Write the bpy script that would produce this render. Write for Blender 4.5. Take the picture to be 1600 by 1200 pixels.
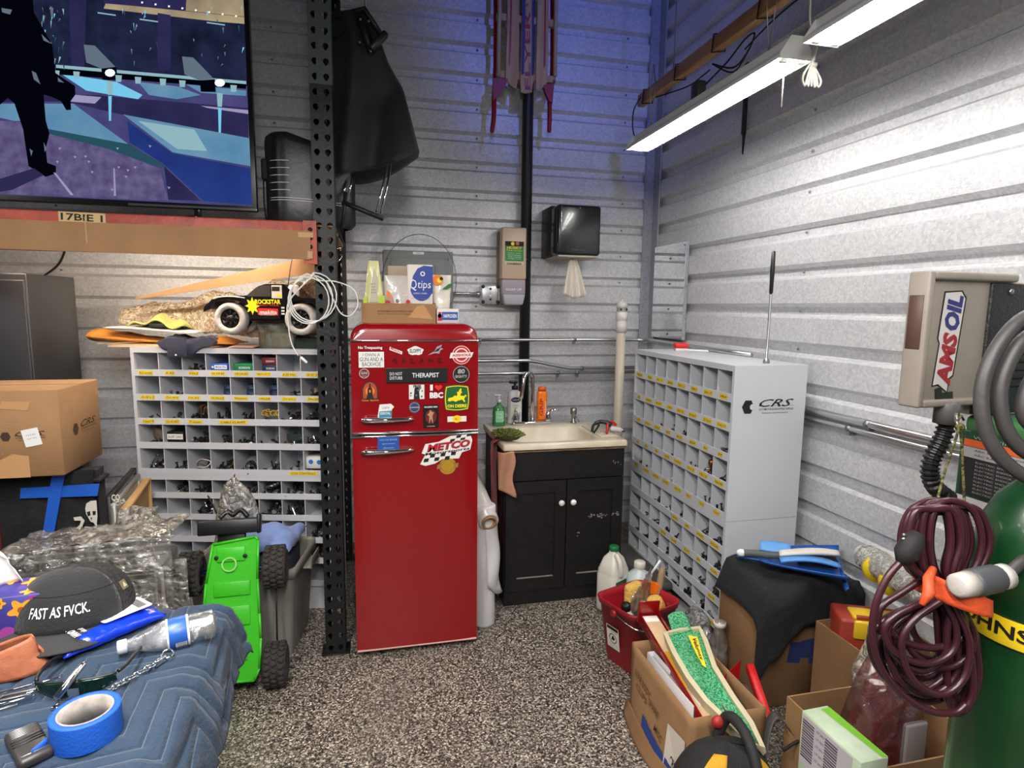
import bpy, bmesh, math, random
from mathutils import Vector, Matrix, noise
for o in list(bpy.data.objects): bpy.data.objects.remove(o)
SC = bpy.context.scene
COL = SC.collection
PI = math.pi
random.seed(7)

# ---------------------------------------------------------------- camera
CAM = Vector((0, 0, 1.6))
FPX = 933.54
YAW, PITCH, ROLL = 0.232534, 0.128895, 0.0126326
cy, sy, cp, sp = math.cos(YAW), math.sin(YAW), math.cos(PITCH), math.sin(PITCH)
FW = Vector((sy*cp, cy*cp, -sp)); RT0 = Vector((cy, -sy, 0)); UP0 = RT0.cross(FW)
RT = RT0*math.cos(ROLL) + UP0*math.sin(ROLL)
UP = UP0*math.cos(ROLL) - RT0*math.sin(ROLL)
cam_d = bpy.data.cameras.new('camera'); cam = bpy.data.objects.new('camera', cam_d); COL.objects.link(cam)
cam_d.sensor_fit = 'HORIZONTAL'; cam_d.sensor_width = 36; cam_d.lens = 36*FPX/1600; cam_d.clip_start = .05
mr = Matrix((RT, UP, -FW)).transposed().to_4x4(); mr.translation = CAM
cam.matrix_world = mr
SC.camera = cam

# ---------------------------------------------------------------- world, lamps, exposure
SC.view_settings.view_transform = 'Standard'; SC.view_settings.look = 'None'
SC.view_settings.gamma = 1; SC.view_settings.use_curve_mapping = False
SC.view_settings.exposure = 0.0
wd = bpy.data.worlds.new('world'); SC.world = wd; wd.use_nodes = True
wd.node_tree.nodes['Background'].inputs[0].default_value = (.80, .84, 1, 1)
wd.node_tree.nodes['Background'].inputs[1].default_value = .07
TUBE_STRENGTH = 35.0
UNDER_STRENGTH = 85.0
def lamp(name, kind, loc, target, power, color, size=.3, size_y=None, **kw):
    l = bpy.data.lights.new(name, kind); o = bpy.data.objects.new(name, l); COL.objects.link(o)
    o.location = loc; d = Vector(target) - Vector(loc)
    o.rotation_euler = d.to_track_quat('-Z', 'Y').to_euler()
    l.energy = power; l.color = color
    if kind == 'AREA':
        l.shape = 'RECTANGLE'; l.size = size; l.size_y = size_y or size
    elif kind == 'SPOT':
        l.shadow_soft_size = size; l.spot_size = kw['cone']; l.spot_blend = kw['blend']
    return o
# unseen fill lamps added at shop light height, over the room and behind the camera
lamp('overhead_fill_lamp', 'AREA', (-.55, .75, 2.43), (-.55, .75, 0), 58, (1, .97, .93), .2, 1.2)
lamp('overhead_fill_lamp', 'AREA', (.05, -.35, 2.43), (.05, .3, 0), 60, (1, .97, .93), .2, 1.2)
lamp('overhead_fill_lamp', 'AREA', (-2.0, 1.4, 2.43), (-1.8, 1.6, 0), 14, (1, .96, .92), .2, 1.2)
# blue lamp high up that washes the top of the back wall
lamp('blue_wash_lamp', 'SPOT', (1.35, .9, 3.75), (1.6, 4.0, 3.6), 95, (.16, .23, 1), .05, cone=.95, blend=.8)

# ---------------------------------------------------------------- helpers
def ray(px, py): return FW + RT*((px-800)/FPX) - UP*((py-600)/FPX)
def W(px, py, X=None, Y=None, Z=None, D=None):
    d = ray(px, py)
    if X is not None: t = X/d.x
    elif Y is not None: t = Y/d.y
    elif Z is not None: t = (Z-CAM.z)/d.z
    else: t = D
    return CAM + d*t
def lin(c):
    out = []
    for v in c[:3]:
        v /= 255
        out.append(v/12.92 if v <= .04045 else ((v+.055)/1.055)**2.4)
    return (*out, 1)
MATS = {}
def mat(name, col, rough=.5, metal=0, bump=None, var=None, spec=.5, coat=0, emit=0, sheen=0, stretch=None, trans=0, alpha=1, sss=0):
    if name in MATS: return MATS[name]
    m = bpy.data.materials.new(name); m.use_nodes = True; MATS[name] = m
    nt = m.node_tree; b = nt.nodes['Principled BSDF']
    b.inputs['Base Color'].default_value = lin(col)
    b.inputs['Roughness'].default_value = rough; b.inputs['Metallic'].default_value = metal
    b.inputs['Specular IOR Level'].default_value = spec
    if coat: b.inputs['Coat Weight'].default_value = coat; b.inputs['Coat Roughness'].default_value = .05
    if sheen: b.inputs['Sheen Weight'].default_value = sheen
    if trans: b.inputs['Transmission Weight'].default_value = trans
    if alpha < 1: b.inputs['Alpha'].default_value = alpha
    if emit:
        b.inputs['Emission Color'].default_value = lin(col); b.inputs['Emission Strength'].default_value = emit
    if bump or var:
        tc = nt.nodes.new('ShaderNodeTexCoord'); src = tc.outputs['Object']
        if stretch:
            mp = nt.nodes.new('ShaderNodeMapping'); mp.inputs['Scale'].default_value = stretch
            nt.links.new(src, mp.inputs['Vector']); src = mp.outputs['Vector']
    if var:                                  # (scale, second colour, contrast)
        n = nt.nodes.new('ShaderNodeTexNoise'); n.inputs['Scale'].default_value = var[0]; n.inputs['Detail'].default_value = 5
        nt.links.new(src, n.inputs['Vector'])
        r = nt.nodes.new('ShaderNodeValToRGB'); lo = .5-(.5-var[2]*.4); 
        r.color_ramp.elements[0].position = .5-.28*(1-var[2]); r.color_ramp.elements[1].position = .5+.28*(1-var[2])
        r.color_ramp.elements[0].color = lin(col); r.color_ramp.elements[1].color = lin(var[1])
        nt.links.new(n.outputs['Fac'], r.inputs['Fac']); nt.links.new(r.outputs['Color'], b.inputs['Base Color'])
        if emit: nt.links.new(r.outputs['Color'], b.inputs['Emission Color'])
    if bump:                                 # (scale, strength)
        n = nt.nodes.new('ShaderNodeTexNoise'); n.inputs['Scale'].default_value = bump[0]; n.inputs['Detail'].default_value = 4
        nt.links.new(src, n.inputs['Vector'])
        bp = nt.nodes.new('ShaderNodeBump'); bp.inputs['Strength'].default_value = bump[1]; bp.inputs['Distance'].default_value = .01
        nt.links.new(n.outputs['Fac'], bp.inputs['Height']); nt.links.new(bp.outputs['Normal'], b.inputs['Normal'])
    return m
def clear_film(name, tint=(235, 235, 230), haze=.25, gloss=.25, scale=40, bump=.6, rough=.12):
    """thin wrinkled clear plastic: see-through, with glints and a milky haze"""
    if name in MATS: return MATS[name]
    m = bpy.data.materials.new(name); m.use_nodes = True; MATS[name] = m
    nt = m.node_tree; nt.nodes.remove(nt.nodes['Principled BSDF']); out = nt.nodes['Material Output']
    N = nt.nodes.new; L = nt.links.new
    tr = N('ShaderNodeBsdfTransparent'); tr.inputs[0].default_value = lin(tint)
    gl = N('ShaderNodeBsdfGlossy'); gl.inputs['Roughness'].default_value = rough
    df = N('ShaderNodeBsdfDiffuse'); df.inputs[0].default_value = lin(tint)
    tc = N('ShaderNodeTexCoord'); n = N('ShaderNodeTexNoise'); n.inputs['Scale'].default_value = scale; n.inputs['Detail'].default_value = 6; n.inputs['Distortion'].default_value = 1.2
    L(tc.outputs['Object'], n.inputs['Vector'])
    bp = N('ShaderNodeBump'); bp.inputs['Strength'].default_value = bump; bp.inputs['Distance'].default_value = .02
    L(n.outputs['Fac'], bp.inputs['Height'])
    for s in (gl, df): L(bp.outputs['Normal'], s.inputs['Normal'])
    mp = N('ShaderNodeMapRange'); mp.inputs[1].default_value = .4; mp.inputs[2].default_value = .75; mp.inputs[3].default_value = haze*.3; mp.inputs[4].default_value = min(1, haze*1.8)
    L(n.outputs['Fac'], mp.inputs[0])
    m1 = N('ShaderNodeMixShader'); L(mp.outputs[0], m1.inputs[0]); L(tr.outputs[0], m1.inputs[1]); L(df.outputs[0], m1.inputs[2])
    m2 = N('ShaderNodeMixShader'); m2.inputs[0].default_value = gloss; L(m1.outputs[0], m2.inputs[1]); L(gl.outputs[0], m2.inputs[2])
    L(m2.outputs[0], out.inputs['Surface'])
    return m

def frame(origin, x, y):
    x = Vector(x).normalized(); z = x.cross(Vector(y)).normalized(); y = z.cross(x)
    m = Matrix((x, y, z)).transposed().to_4x4(); m.translation = Vector(origin); return m
def T(x=0, y=0, z=0): return Matrix.Translation((x, y, z))
def RX(a): return Matrix.Rotation(a, 4, 'X')
def RY(a): return Matrix.Rotation(a, 4, 'Y')
def RZ(a): return Matrix.Rotation(a, 4, 'Z')
def front(x, y, z): return frame((x, y, z), (1, 0, 0), (0, 0, 1))     # a flat sheet facing the room from the back wall side

TXT = {}
def text_mesh(s, bold, shear):
    k = (s, bold, shear)
    if k in TXT: return TXT[k]
    c = bpy.data.curves.new('lettering', 'FONT'); c.body = s; c.resolution_u = 2; c.offset = bold; c.shear = shear; c.fill_mode = 'FRONT'
    o = bpy.data.objects.new('lettering', c); COL.objects.link(o)
    me = o.to_mesh()
    vs = [tuple(v.co) for v in me.vertices]; fs = [tuple(p.vertices) for p in me.polygons]
    o.to_mesh_clear(); bpy.data.objects.remove(o); bpy.data.curves.remove(c)
    assert fs, s
    x0 = min(v[0] for v in vs); x1 = max(v[0] for v in vs); y0 = min(v[1] for v in vs); y1 = max(v[1] for v in vs)
    vs = [((v[0]-(x0+x1)/2)/(x1-x0), (v[1]-(y0+y1)/2)/(y1-y0)) for v in vs]
    TXT[k] = (vs, fs); return TXT[k]

class MB:
    def __init__(s): s.v = []; s.f = []; s.mi = []; s.sm = []; s.M = Matrix.Identity(4)
    def add(s, vs, fs, mi=0, smooth=False, M=None):
        n = len(s.v); X = s.M @ M if M is not None else s.M
        s.v += [X @ Vector(v) for v in vs]; s.f += [tuple(i+n for i in f) for f in fs]
        s.mi += [mi]*len(fs); s.sm += [smooth]*len(fs); return s
    def box(s, x0, x1, y0, y1, z0, z1, mi=0, M=None):
        v = [(x0,y0,z0),(x1,y0,z0),(x1,y1,z0),(x0,y1,z0),(x0,y0,z1),(x1,y0,z1),(x1,y1,z1),(x0,y1,z1)]
        return s.add(v, [(0,3,2,1),(4,5,6,7),(0,1,5,4),(1,2,6,5),(2,3,7,6),(3,0,4,7)], mi, False, M)
    def rbox(s, x0, x1, y0, y1, z0, z1, r=.005, seg=2, mi=0, M=None, taper=1):
        bm = bmesh.new(); bmesh.ops.create_cube(bm, size=1)
        for v in bm.verts:
            k = taper if v.co.z < 0 else 1
            v.co = Vector(((x0+x1)/2+v.co.x*(x1-x0)*k, (y0+y1)/2+v.co.y*(y1-y0)*k, (z0+z1)/2+v.co.z*(z1-z0)))
        bmesh.ops.bevel(bm, geom=bm.edges[:], offset=r, segments=seg, affect='EDGES', profile=.5)
        return s.bm(bm, mi, True, M)
    def bm(s, bm, mi=0, smooth=False, M=None):
        bm.verts.index_update()
        s.add([tuple(v.co) for v in bm.verts], [tuple(v.index for v in f.verts) for f in bm.faces], mi, smooth, M); bm.free(); return s
    def prism(s, pts, z0, z1, mi=0, M=None, smooth=False):
        n = len(pts)
        v = [(x, y, z0) for x, y in pts] + [(x, y, z1) for x, y in pts]
        f = [tuple(range(n-1, -1, -1)), tuple(range(n, 2*n))] + [(i, (i+1) % n, n+(i+1) % n, n+i) for i in range(n)]
        return s.add(v, f, mi, smooth, M)
    def poly(s, pts, z=0, mi=0, M=None): return s.add([(x, y, z) for x, y in pts], [tuple(range(len(pts)))], mi, False, M)
    def tube(s, pts, r, n=8, mi=0, M=None, closed=False, smooth=True):
        pts = [Vector(p) for p in pts]; k = len(pts); vs = []; fs = []
        rad = r if isinstance(r, (list, tuple)) else [r]*k
        up = None
        for i, p in enumerate(pts):
            if closed: t = pts[(i+1) % k]-pts[i-1]
            else: t = pts[min(i+1, k-1)]-pts[max(i-1, 0)]
            t = t.normalized() if t.length > 1e-9 else Vector((0, 0, 1))
            if up is None: up = t.orthogonal().normalized()
            else:
                up = up-t*up.dot(t); up = up.normalized() if up.length > 1e-6 else t.orthogonal().normalized()
            b = t.cross(up)
            vs += [p+(up*math.cos(2*PI*j/n)+b*math.sin(2*PI*j/n))*rad[i] for j in range(n)]
        for i in range(k if closed else k-1):
            a = i*n; c = ((i+1) % k)*n
            fs += [(a+j, a+(j+1) % n, c+(j+1) % n, c+j) for j in range(n)]
        if not closed: fs += [tuple(range(n-1, -1, -1)), tuple(range((k-1)*n, k*n))]
        return s.add(vs, fs, mi, smooth, M)
    def lathe(s, prof, n=20, mi=0, M=None, smooth=True, sx=1, sy=1, arc=1, ring=False):
        vs = []; k = len(prof); fs = []
        for r, z in prof: vs += [(r*math.cos(2*PI*arc*j/n)*sx, r*math.sin(2*PI*arc*j/n)*sy, z) for j in range(n)]
        for i in range(k-1): fs += [(i*n+j, i*n+(j+1) % n, (i+1)*n+(j+1) % n, (i+1)*n+j) for j in range(n)]
        if ring: fs += [((k-1)*n+j, (k-1)*n+(j+1) % n, (j+1) % n, j) for j in range(n)]
        if prof[0][0] > 1e-5 and not ring: fs.append(tuple(range(n-1, -1, -1)))
        if prof[-1][0] > 1e-5 and not ring: fs.append(tuple(range((k-1)*n, k*n)))
        return s.add(vs, fs, mi, smooth, M)
    def shell(s, prof, n=20, **kw): return s.lathe(prof, n, **kw)
    def grid(s, fn, nu, nv, mi=0, M=None, smooth=True, close_u=False):
        vs = [fn(i/nu, j/nv) for j in range(nv+1) for i in range(nu+1)]
        w = nu+1
        fs = [(j*w+i, j*w+i+1, (j+1)*w+i+1, (j+1)*w+i) for j in range(nv) for i in range(nu)]
        return s.add(vs, fs, mi, smooth, M)
    def text(s, t, x, y, w, h, z=0, mi=0, bold=0.0, shear=0.0, rot=0, M=None):
        vs, fs = text_mesh(t, bold, shear); c, d = math.cos(rot), math.sin(rot)
        P = [(x+a*w*c-b*h*d, y+a*w*d+b*h*c, z) for a, b in vs]
        return s.add(P, fs, mi, False, M)
    def disc(s, x, y, r, z=0, mi=0, n=20, M=None, ry=None): return s.poly([(x+r*math.cos(2*PI*i/n), y+(ry or r)*math.sin(2*PI*i/n)) for i in range(n)], z, mi, M)
    def ring(s, x, y, r0, r1, z=0, mi=0, n=24, M=None, a0=0, a1=2*PI):
        vs = []; 
        for i in range(n+1):
            a = a0+(a1-a0)*i/n
            vs += [(x+r0*math.cos(a), y+r0*math.sin(a), z), (x+r1*math.cos(a), y+r1*math.sin(a), z)]
        return s.add(vs, [(2*i, 2*i+1, 2*i+3, 2*i+2) for i in range(n)], mi, False, M)
    def sphere(s, c, r, n=12, mi=0, M=None, sx=1, sy=1, sz=1):
        bm = bmesh.new(); bmesh.ops.create_uvsphere(bm, u_segments=n, v_segments=max(6, n//2+1), radius=1)
        for v in bm.verts: v.co = Vector((c[0]+v.co.x*r*sx, c[1]+v.co.y*r*sy, c[2]+v.co.z*r*sz))
        return s.bm(bm, mi, True, M)
    def build(s, name, mats, parent=None, solid=0, sub=0, label=None, recenter=False):
        me = bpy.data.meshes.new(name)
        me.from_pydata([tuple(v) for v in s.v], [], s.f)
        if not isinstance(mats, (list, tuple)): mats = [mats]
        for m in mats: me.materials.append(m)
        me.polygons.foreach_set('material_index', s.mi); me.polygons.foreach_set('use_smooth', s.sm); me.update()
        o = bpy.data.objects.new(name, me); COL.objects.link(o)
        if parent: o.parent = parent
        if solid:
            d = o.modifiers.new('thickness', 'SOLIDIFY'); d.thickness = solid; d.offset = 0
        if sub:
            d = o.modifiers.new('smooth', 'SUBSURF'); d.levels = d.render_levels = sub
        if label: o['label'] = label
        return o
def thing(name, label, cat, loc=(0, 0, 0), rotz=0, group=None, rot=None):
    o = bpy.data.objects.new(name, None); COL.objects.link(o)
    o.location = loc; o.rotation_euler = rot if rot else (0, 0, rotz); o.empty_display_size = .05
    o['label'] = label; o['category'] = cat
    if group: o['group'] = group
    return o
def tag(o, label, cat, group=None):
    o['label'] = label; o['category'] = cat
    if group: o['group'] = group
    return o
def struct(o): o['kind'] = 'structure'; return o
def stuff(o): o['kind'] = 'stuff'; return o
def dup(root, loc=None, rotz=None, label=None):
    r = root.copy(); COL.objects.link(r)
    if loc is not None: r.location = loc
    if rotz is not None: r.rotation_euler = (0, 0, rotz)
    if label: r['label'] = label
    for ch in list(root.children):
        c = ch.copy(); COL.objects.link(c); c.parent = r
        for g in ch.children:
            d = g.copy(); COL.objects.link(d); d.parent = c
    return r
def nz(x, y=0, z=0, s=1): return noise.noise(Vector((x*s, y*s, z*s)))
def arc_pts(c, r, a0, a1, n, ax=(1, 0, 0), ay=(0, 0, 1)):
    c = Vector(c); ax = Vector(ax); ay = Vector(ay)
    return [c+ax*r*math.cos(a0+(a1-a0)*i/n)+ay*r*math.sin(a0+(a1-a0)*i/n) for i in range(n+1)]
def smooth_path(pts, k=6):
    P = [Vector(p) for p in pts]; out = []
    for i in range(len(P)-1):
        p0 = P[max(i-1, 0)]; p1 = P[i]; p2 = P[i+1]; p3 = P[min(i+2, len(P)-1)]
        for j in range(k):
            t = j/k
            out.append(.5*((2*p1)+(p2-p0)*t+(2*p0-5*p1+4*p2-p3)*t*t+(3*p1-p0-3*p2+p3)*t*t*t))
    out.append(P[-1]); return out

# ---------------------------------------------------------------- shared materials
def galv(name, a=(228, 228, 229), b=(196, 198, 201), rough=.42):
    m = mat(name, a, rough, .25)
    nt = m.node_tree; N = nt.nodes.new; L = nt.links.new; bs = nt.nodes['Principled BSDF']
    tc = N('ShaderNodeTexCoord'); vo = N('ShaderNodeTexVoronoi'); vo.inputs['Scale'].default_value = 95
    L(tc.outputs['Object'], vo.inputs['Vector'])
    sx = N('ShaderNodeSeparateColor'); L(vo.outputs['Color'], sx.inputs[0])
    no = N('ShaderNodeTexNoise'); no.inputs['Scale'].default_value = 3; no.inputs['Detail'].default_value = 6; L(tc.outputs['Object'], no.inputs['Vector'])
    mx = N('ShaderNodeMath'); mx.operation = 'MULTIPLY_ADD'; L(no.outputs['Fac'], mx.inputs[0]); mx.inputs[1].default_value = .5; 
    ms = N('ShaderNodeMath'); ms.operation = 'MULTIPLY'; ms.inputs[1].default_value = .55; L(sx.outputs[0], ms.inputs[0]); L(ms.outputs[0], mx.inputs[2])
    r = N('ShaderNodeValToRGB'); r.color_ramp.elements[0].color = lin(b); r.color_ramp.elements[1].color = lin(a)
    r.color_ramp.elements[0].position = .15; r.color_ramp.elements[1].position = .85
    L(mx.outputs[0], r.inputs[0]); L(r.outputs[0], bs.inputs['Base Color'])
    n2 = N('ShaderNodeTexNoise'); n2.inputs['Scale'].default_value = 170; n2.inputs['Detail'].default_value = 3; L(tc.outputs['Object'], n2.inputs['Vector'])
    bp = N('ShaderNodeBump'); bp.inputs['Strength'].default_value = .35; bp.inputs['Distance'].default_value = .004
    L(n2.outputs['Fac'], bp.inputs['Height']); L(bp.outputs['Normal'], bs.inputs['Normal'])
    mr_ = N('ShaderNodeMapRange'); mr_.inputs[3].default_value = rough-.1; mr_.inputs[4].default_value = rough+.12; L(sx.outputs[1], mr_.inputs[0]); L(mr_.outputs[0], bs.inputs['Roughness'])
    return m
GALV = galv('galvanized steel sheet')
TRIM = galv('galvanized trim', (176, 180, 188), (150, 154, 162), .5)
CONDUIT = mat('zinc conduit', (205, 206, 205), .28, .95)
CHROME = mat('chrome', (225, 226, 228), .08, 1)
STEEL = mat('dull steel', (150, 150, 150), .35, .9)
BLACKM = mat('black painted steel', (22, 24, 24), .45, .2, bump=(60, .15), var=(9, (36, 42, 40), .2))
BLACKP = mat('black plastic', (20, 20, 22), .4)
BLACKR = mat('black rubber', (24, 22, 22), .75, bump=(80, .2))
WHITEP = mat('white enamel shelf paint', (204, 206, 212), .38, bump=(30, .03))
WHITE = mat('plain white', (232, 232, 230), .5)
PAPER = mat('white paper', (228, 226, 220), .8)
CARD = mat('brown cardboard', (160, 122, 84), .85, bump=(120, .1), var=(6, (146, 109, 73), .3))
CARDD = mat('darker brown cardboard', (140, 104, 70), .85, bump=(120, .1), var=(6, (124, 92, 60), .3))
YEL = mat('yellow label tape', (236, 205, 40), .6)
INK = mat('black ink', (20, 18, 16), .7)
RED = mat('red enamel', (138, 6, 16), .22, 0, coat=.6)
BLUEP = mat('blue painters tape', (22, 88, 190), .6, bump=(200, .2))
WHITEINK = mat('white print', (235, 235, 235), .6)
GREYINK = mat('grey print', (120, 124, 130), .6)
REDINK = mat('red print', (190, 22, 30), .5)
BLUEINK = mat('blue print', (34, 62, 150), .5)
GREENINK = mat('green print', (20, 110, 50), .5)
YELINK = mat('yellow print', (245, 210, 30), .5)
ORANGEINK = mat('orange print', (235, 120, 30), .5)
FILM = clear_film('clear wrinkled plastic film')
# ================================================================ the setting
WX, WY = 1.965, 4.02            # planes of the right and back walls
ZC = 4.3
RIB0, RIBP = 1.597, .1822
def corrugated(name, length, M):
    prof = [(0, 0)]; k0 = -8
    z = RIB0+RIBP*k0
    while z < ZC-.1:
        prof += [(0, z-.036), (.028, z-.018), (.028, z+.018), (0, z+.036)]; z += RIBP
    prof.append((0, ZC))
    vs = []; fs = []
    for d, zz in prof: vs += [(0, d*1.15, zz), (length, d*1.15, zz)]
    for i in range(len(prof)-1): fs.append((2*i, 2*i+1, 2*i+3, 2*i+2))
    return struct(MB().add(vs, fs, 0, False, M).build(name, GALV, solid=.0016))
wall_back = corrugated('wall_back', 5.2, T(WX-5.2, WY, 0))
wall_right = corrugated('wall_right', 6.0, T(WX, WY, 0) @ RZ(-PI/2))
# screws along the ribs
sm = MB().lathe([(.007, 0), (.007, .003), (.004, .006), (0, .0065)], 8, M=RX(PI/2)); scr = sm.build('screw', STEEL, wall_back)
me = scr.data; first = True
for x in (-1.75, -.55, .70, 1.74):
    for k in range(-4, 11):
        o = scr if first else scr.copy()
        if not first: COL.objects.link(o)
        first = False; o.location = (x, WY+.027, RIB0+RIBP*k)
for y in (2.47, 1.25):
    for k in range(-7, 9):
        o = scr.copy(); COL.objects.link(o); o.parent = wall_right; o.location = (WX+.027, y, RIB0+RIBP*k); o.rotation_euler = (0, 0, -PI/2)
# folded corner trim
mb = MB().prism([(-.072, 0), (-.072, -.004), (-.064, -.012), (-.006, -.012), (-.006, -.1), (0, -.104), (.004, -.1), (.004, 0)], 0, ZC, M=T(WX-.004, WY-.002, 0))
struct(mb.build('trim_1', TRIM))
def corner_screw(z):
    pass
# floor: epoxy with flakes
fm = bpy.data.materials.new('flaked epoxy floor'); fm.use_nodes = True; nt = fm.node_tree; N = nt.nodes.new; L = nt.links.new; b = nt.nodes['Principled BSDF']
tc = N('ShaderNodeTexCoord'); v1 = N('ShaderNodeTexVoronoi'); v1.inputs['Scale'].default_value = 190
nd = N('ShaderNodeTexNoise'); nd.inputs['Scale'].default_value = 210; mxv = N('ShaderNodeMixRGB'); mxv.inputs[0].default_value = .012
L(tc.outputs['Object'], nd.inputs['Vector']); L(tc.outputs['Object'], mxv.inputs[1]); L(nd.outputs['Color'], mxv.inputs[2]); L(mxv.outputs[0], v1.inputs['Vector'])
sc = N('ShaderNodeSeparateColor'); L(v1.outputs['Color'], sc.inputs[0])
r = N('ShaderNodeValToRGB'); r.color_ramp.interpolation = 'CONSTANT'; e = r.color_ramp.elements
e[0].position = 0; e[0].color = lin((26, 24, 23)); e[1].position = .34; e[1].color = lin((84, 77, 70))
for p, c in ((.52, (136, 126, 115)), (.72, (176, 166, 152)), (.84, (98, 90, 82)), (.94, (206, 198, 184))):
    q = e.new(p); q.color = lin(c)
L(sc.outputs[0], r.inputs[0]); L(r.outputs[0], b.inputs['Base Color'])
b.inputs['Roughness'].default_value = .42
bp = N('ShaderNodeBump'); bp.inputs['Strength'].default_value = .15; bp.inputs['Distance'].default_value = .003; L(sc.outputs[1], bp.inputs['Height']); L(bp.outputs['Normal'], b.inputs['Normal'])
struct(MB().box(-3.3, WX+.03, -2.0, WY+.03, -.06, 0).build('floor', fm))
cm = mat('pale insulated ceiling', (150, 150, 155), .8)
struct(MB().box(-3.3, WX+.03, -2.0, WY+.03, ZC, ZC+.05).build('ceiling', cm))

# ---------------------------------------------------------------- fluorescent shop lights
TUBE = bpy.data.materials.new('lit fluorescent tube'); TUBE.use_nodes = True
bb = TUBE.node_tree.nodes['Principled BSDF']; bb.inputs['Emission Color'].default_value = (1, .97, .93, 1); bb.inputs['Emission Strength'].default_value = TUBE_STRENGTH
FIX = mat('white fixture enamel', (235, 235, 232), .35)
def shop_light(y0, label, cord=True):
    t = thing('shop_light', label, 'light', (1.388, y0, 2.437), 0, 'fluorescent shop lights along the right wall')
    Ln = 1.215; w = .058
    # reflector: shallow trapezoid channel, open below
    prof = [(-w-.005, -.012), (-w-.005, 0), (-.024, .034), (-.024, .058), (.024, .058), (.024, .034), (w+.005, 0), (w+.005, -.012), (w+.003, -.012), (w+.003, -.001), (.022, .031), (.0, .008), (-.022, .031), (-w-.003, -.001), (-w-.003, -.012)]
    M = frame((0, 0, 0), (1, 0, 0), (0, 0, 1))
    MB().prism(prof, -Ln, 0, M=M).build('reflector', FIX, t)
    for ze in (.0005, -Ln-.0035):
        MB().prism([(-w-.006, -.014), (-w-.006, .002), (-.026, .06), (.026, .06), (w+.006, .002), (w+.006, -.014)], ze, ze+.003, M=M).build('end_plate', FIX, t)
    for sx in (-1, 1):
        tb_ = MB().tube([(sx*.034, .03, -.004), (sx*.034, Ln-.03, -.004)], .0155, 14).build('tube', TUBE, t)
        for yy in (.012, Ln-.028):
            MB().rbox(sx*.034-.013, sx*.034+.013, yy, yy+.016, -.02, .02, .004).build('lamp_holder', FIX, tb_)
    for yy in (.15, Ln-.15):
        mb = MB()
        mb.tube([(0, yy, .057), (0, yy-.03, .25), (0, yy, .36), (0, yy+.03, .25), (0, yy, .057)], .0022, 6)
        mb.build('hanging_chain', STEEL, t)
    return t
l1 = shop_light(1.833, 'lit two-tube fluorescent shop light, the one nearer the corner')
l2 = shop_light(.505, 'lit two-tube fluorescent shop light cut off by the top edge of the photo')
# pull chain and bundled cord at the near end of the first light
MB().tube([(.03, .1, -.01), (.03, .1, -.13)], .0022, 6).build('pull_chain', WHITE, l1)
mb = MB()
for i in range(5):
    a = (i-2)*.008
    mb.tube(smooth_path([(.05+a*.3, -.02+a, .01), (.05+a*1.2, -.02+a, -.03), (.05+a*2.6, -.02+a*.5, -.075), (.05+a*1.6, -.02, -.1), (.05+a, -.021, -.07), (.05, -.02, -.03)], 4), .0032, 6)
mb.tube([(.04, -.02, -.032), (.06, -.02, -.032)], .009, 8)
mb.tube(smooth_path([(.05, -.02, -.03), (.05, -.03, .03), (.02, -.03, .09), (0, -.05, .15)], 4), .0032, 6)
mb.build('bundled_cord', mat('ivory cord', (214, 208, 196), .5), l1)

# wooden pole the lights hang from
P0 = Vector((1.665, 3.58, 2.865)); P1 = Vector((1.665, .2, 2.84))
t = thing('wooden_beam', 'long varnished wooden beam with black ties above the shop lights', 'beam', (1.60, 0, 0))
WOOD = mat('varnished pine', (196, 148, 92), .5, bump=(14, .2), var=(5, (150, 104, 58), .2), stretch=(6, .5, 6))
MB().rbox(-.022, .022, 2.2-2.2, 3.5, 2.795, 2.862, .006).build('pole', WOOD, t)
for i, yy in enumerate((3.40, 3.02, 2.66, 2.32, 1.9)):
    MB().tube([(-.026, yy+.02, 2.79), (.026, yy-.005, 2.79), (.026, yy-.015, 2.866), (-.026, yy+.01, 2.866)], .0045, 6, closed=True).build('cable_tie', BLACKR, t)
mb = MB().tube(smooth_path([(-.03, 3.44, 2.83), (-.08, 3.42, 2.74), (-.1, 3.36, 2.6), (-.12, 3.2, 2.52), (-.14, 3.05, 2.49)], 5), .0035, 6)
mb.tube(smooth_path([(0, 3.3, 2.79), (.03, 3.0, 2.75), (.0, 2.8, 2.73), (-.02, 2.7, 2.72)], 5), .0035, 6)
for k in range(2):
    mb.tube(smooth_path([(-.02, 2.68, 2.74), (.04, 2.6, 2.70-.02*k), (.03, 2.48, 2.72), (.02, 2.42, 2.77), (.04, 2.52, 2.79), (.02, 2.62, 2.73), (0, 2.76, 2.68)], 5), .004, 6)
mb.tube(smooth_path([(.03, 2.5, 2.74), (.04, 2.3, 2.79), (.02, 2.0, 2.79), (0, 1.5, 2.78)], 5), .004, 6)
mb.build('hanging_cable', BLACKR, t)
MB().rbox(-.045, .005, 2.76, 2.83, 2.6, 2.7, .012).build('power_adapter', mat('dark grey plastic', (60, 56, 58), .5), t)
for yy in (.4, 3.1): MB().tube([(0, yy, 2.86), (0, yy, ZC)], .003, 6).build('hanger_wire', STEEL, t)
# thin dark bracket below the first light on the right wall
mb = MB().rbox(-.012, .006, -.012, .012, -.2, .16, .003); mb.prism([(-.01, -.2), (.01, -.2), (.002, -.3)], -.004, .004, M=frame((0, 0, 0), (0, 1, 0), (0, 0, 1)))
o = mb.build('hanging_bracket', BLACKM); o.location = (1.950, W(1163, 200, X=1.95).y, W(1163, 240, X=1.95).z+.30); tag(o, 'thin dark metal bracket hanging on the right wall under the first shop light', 'bracket')
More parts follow.
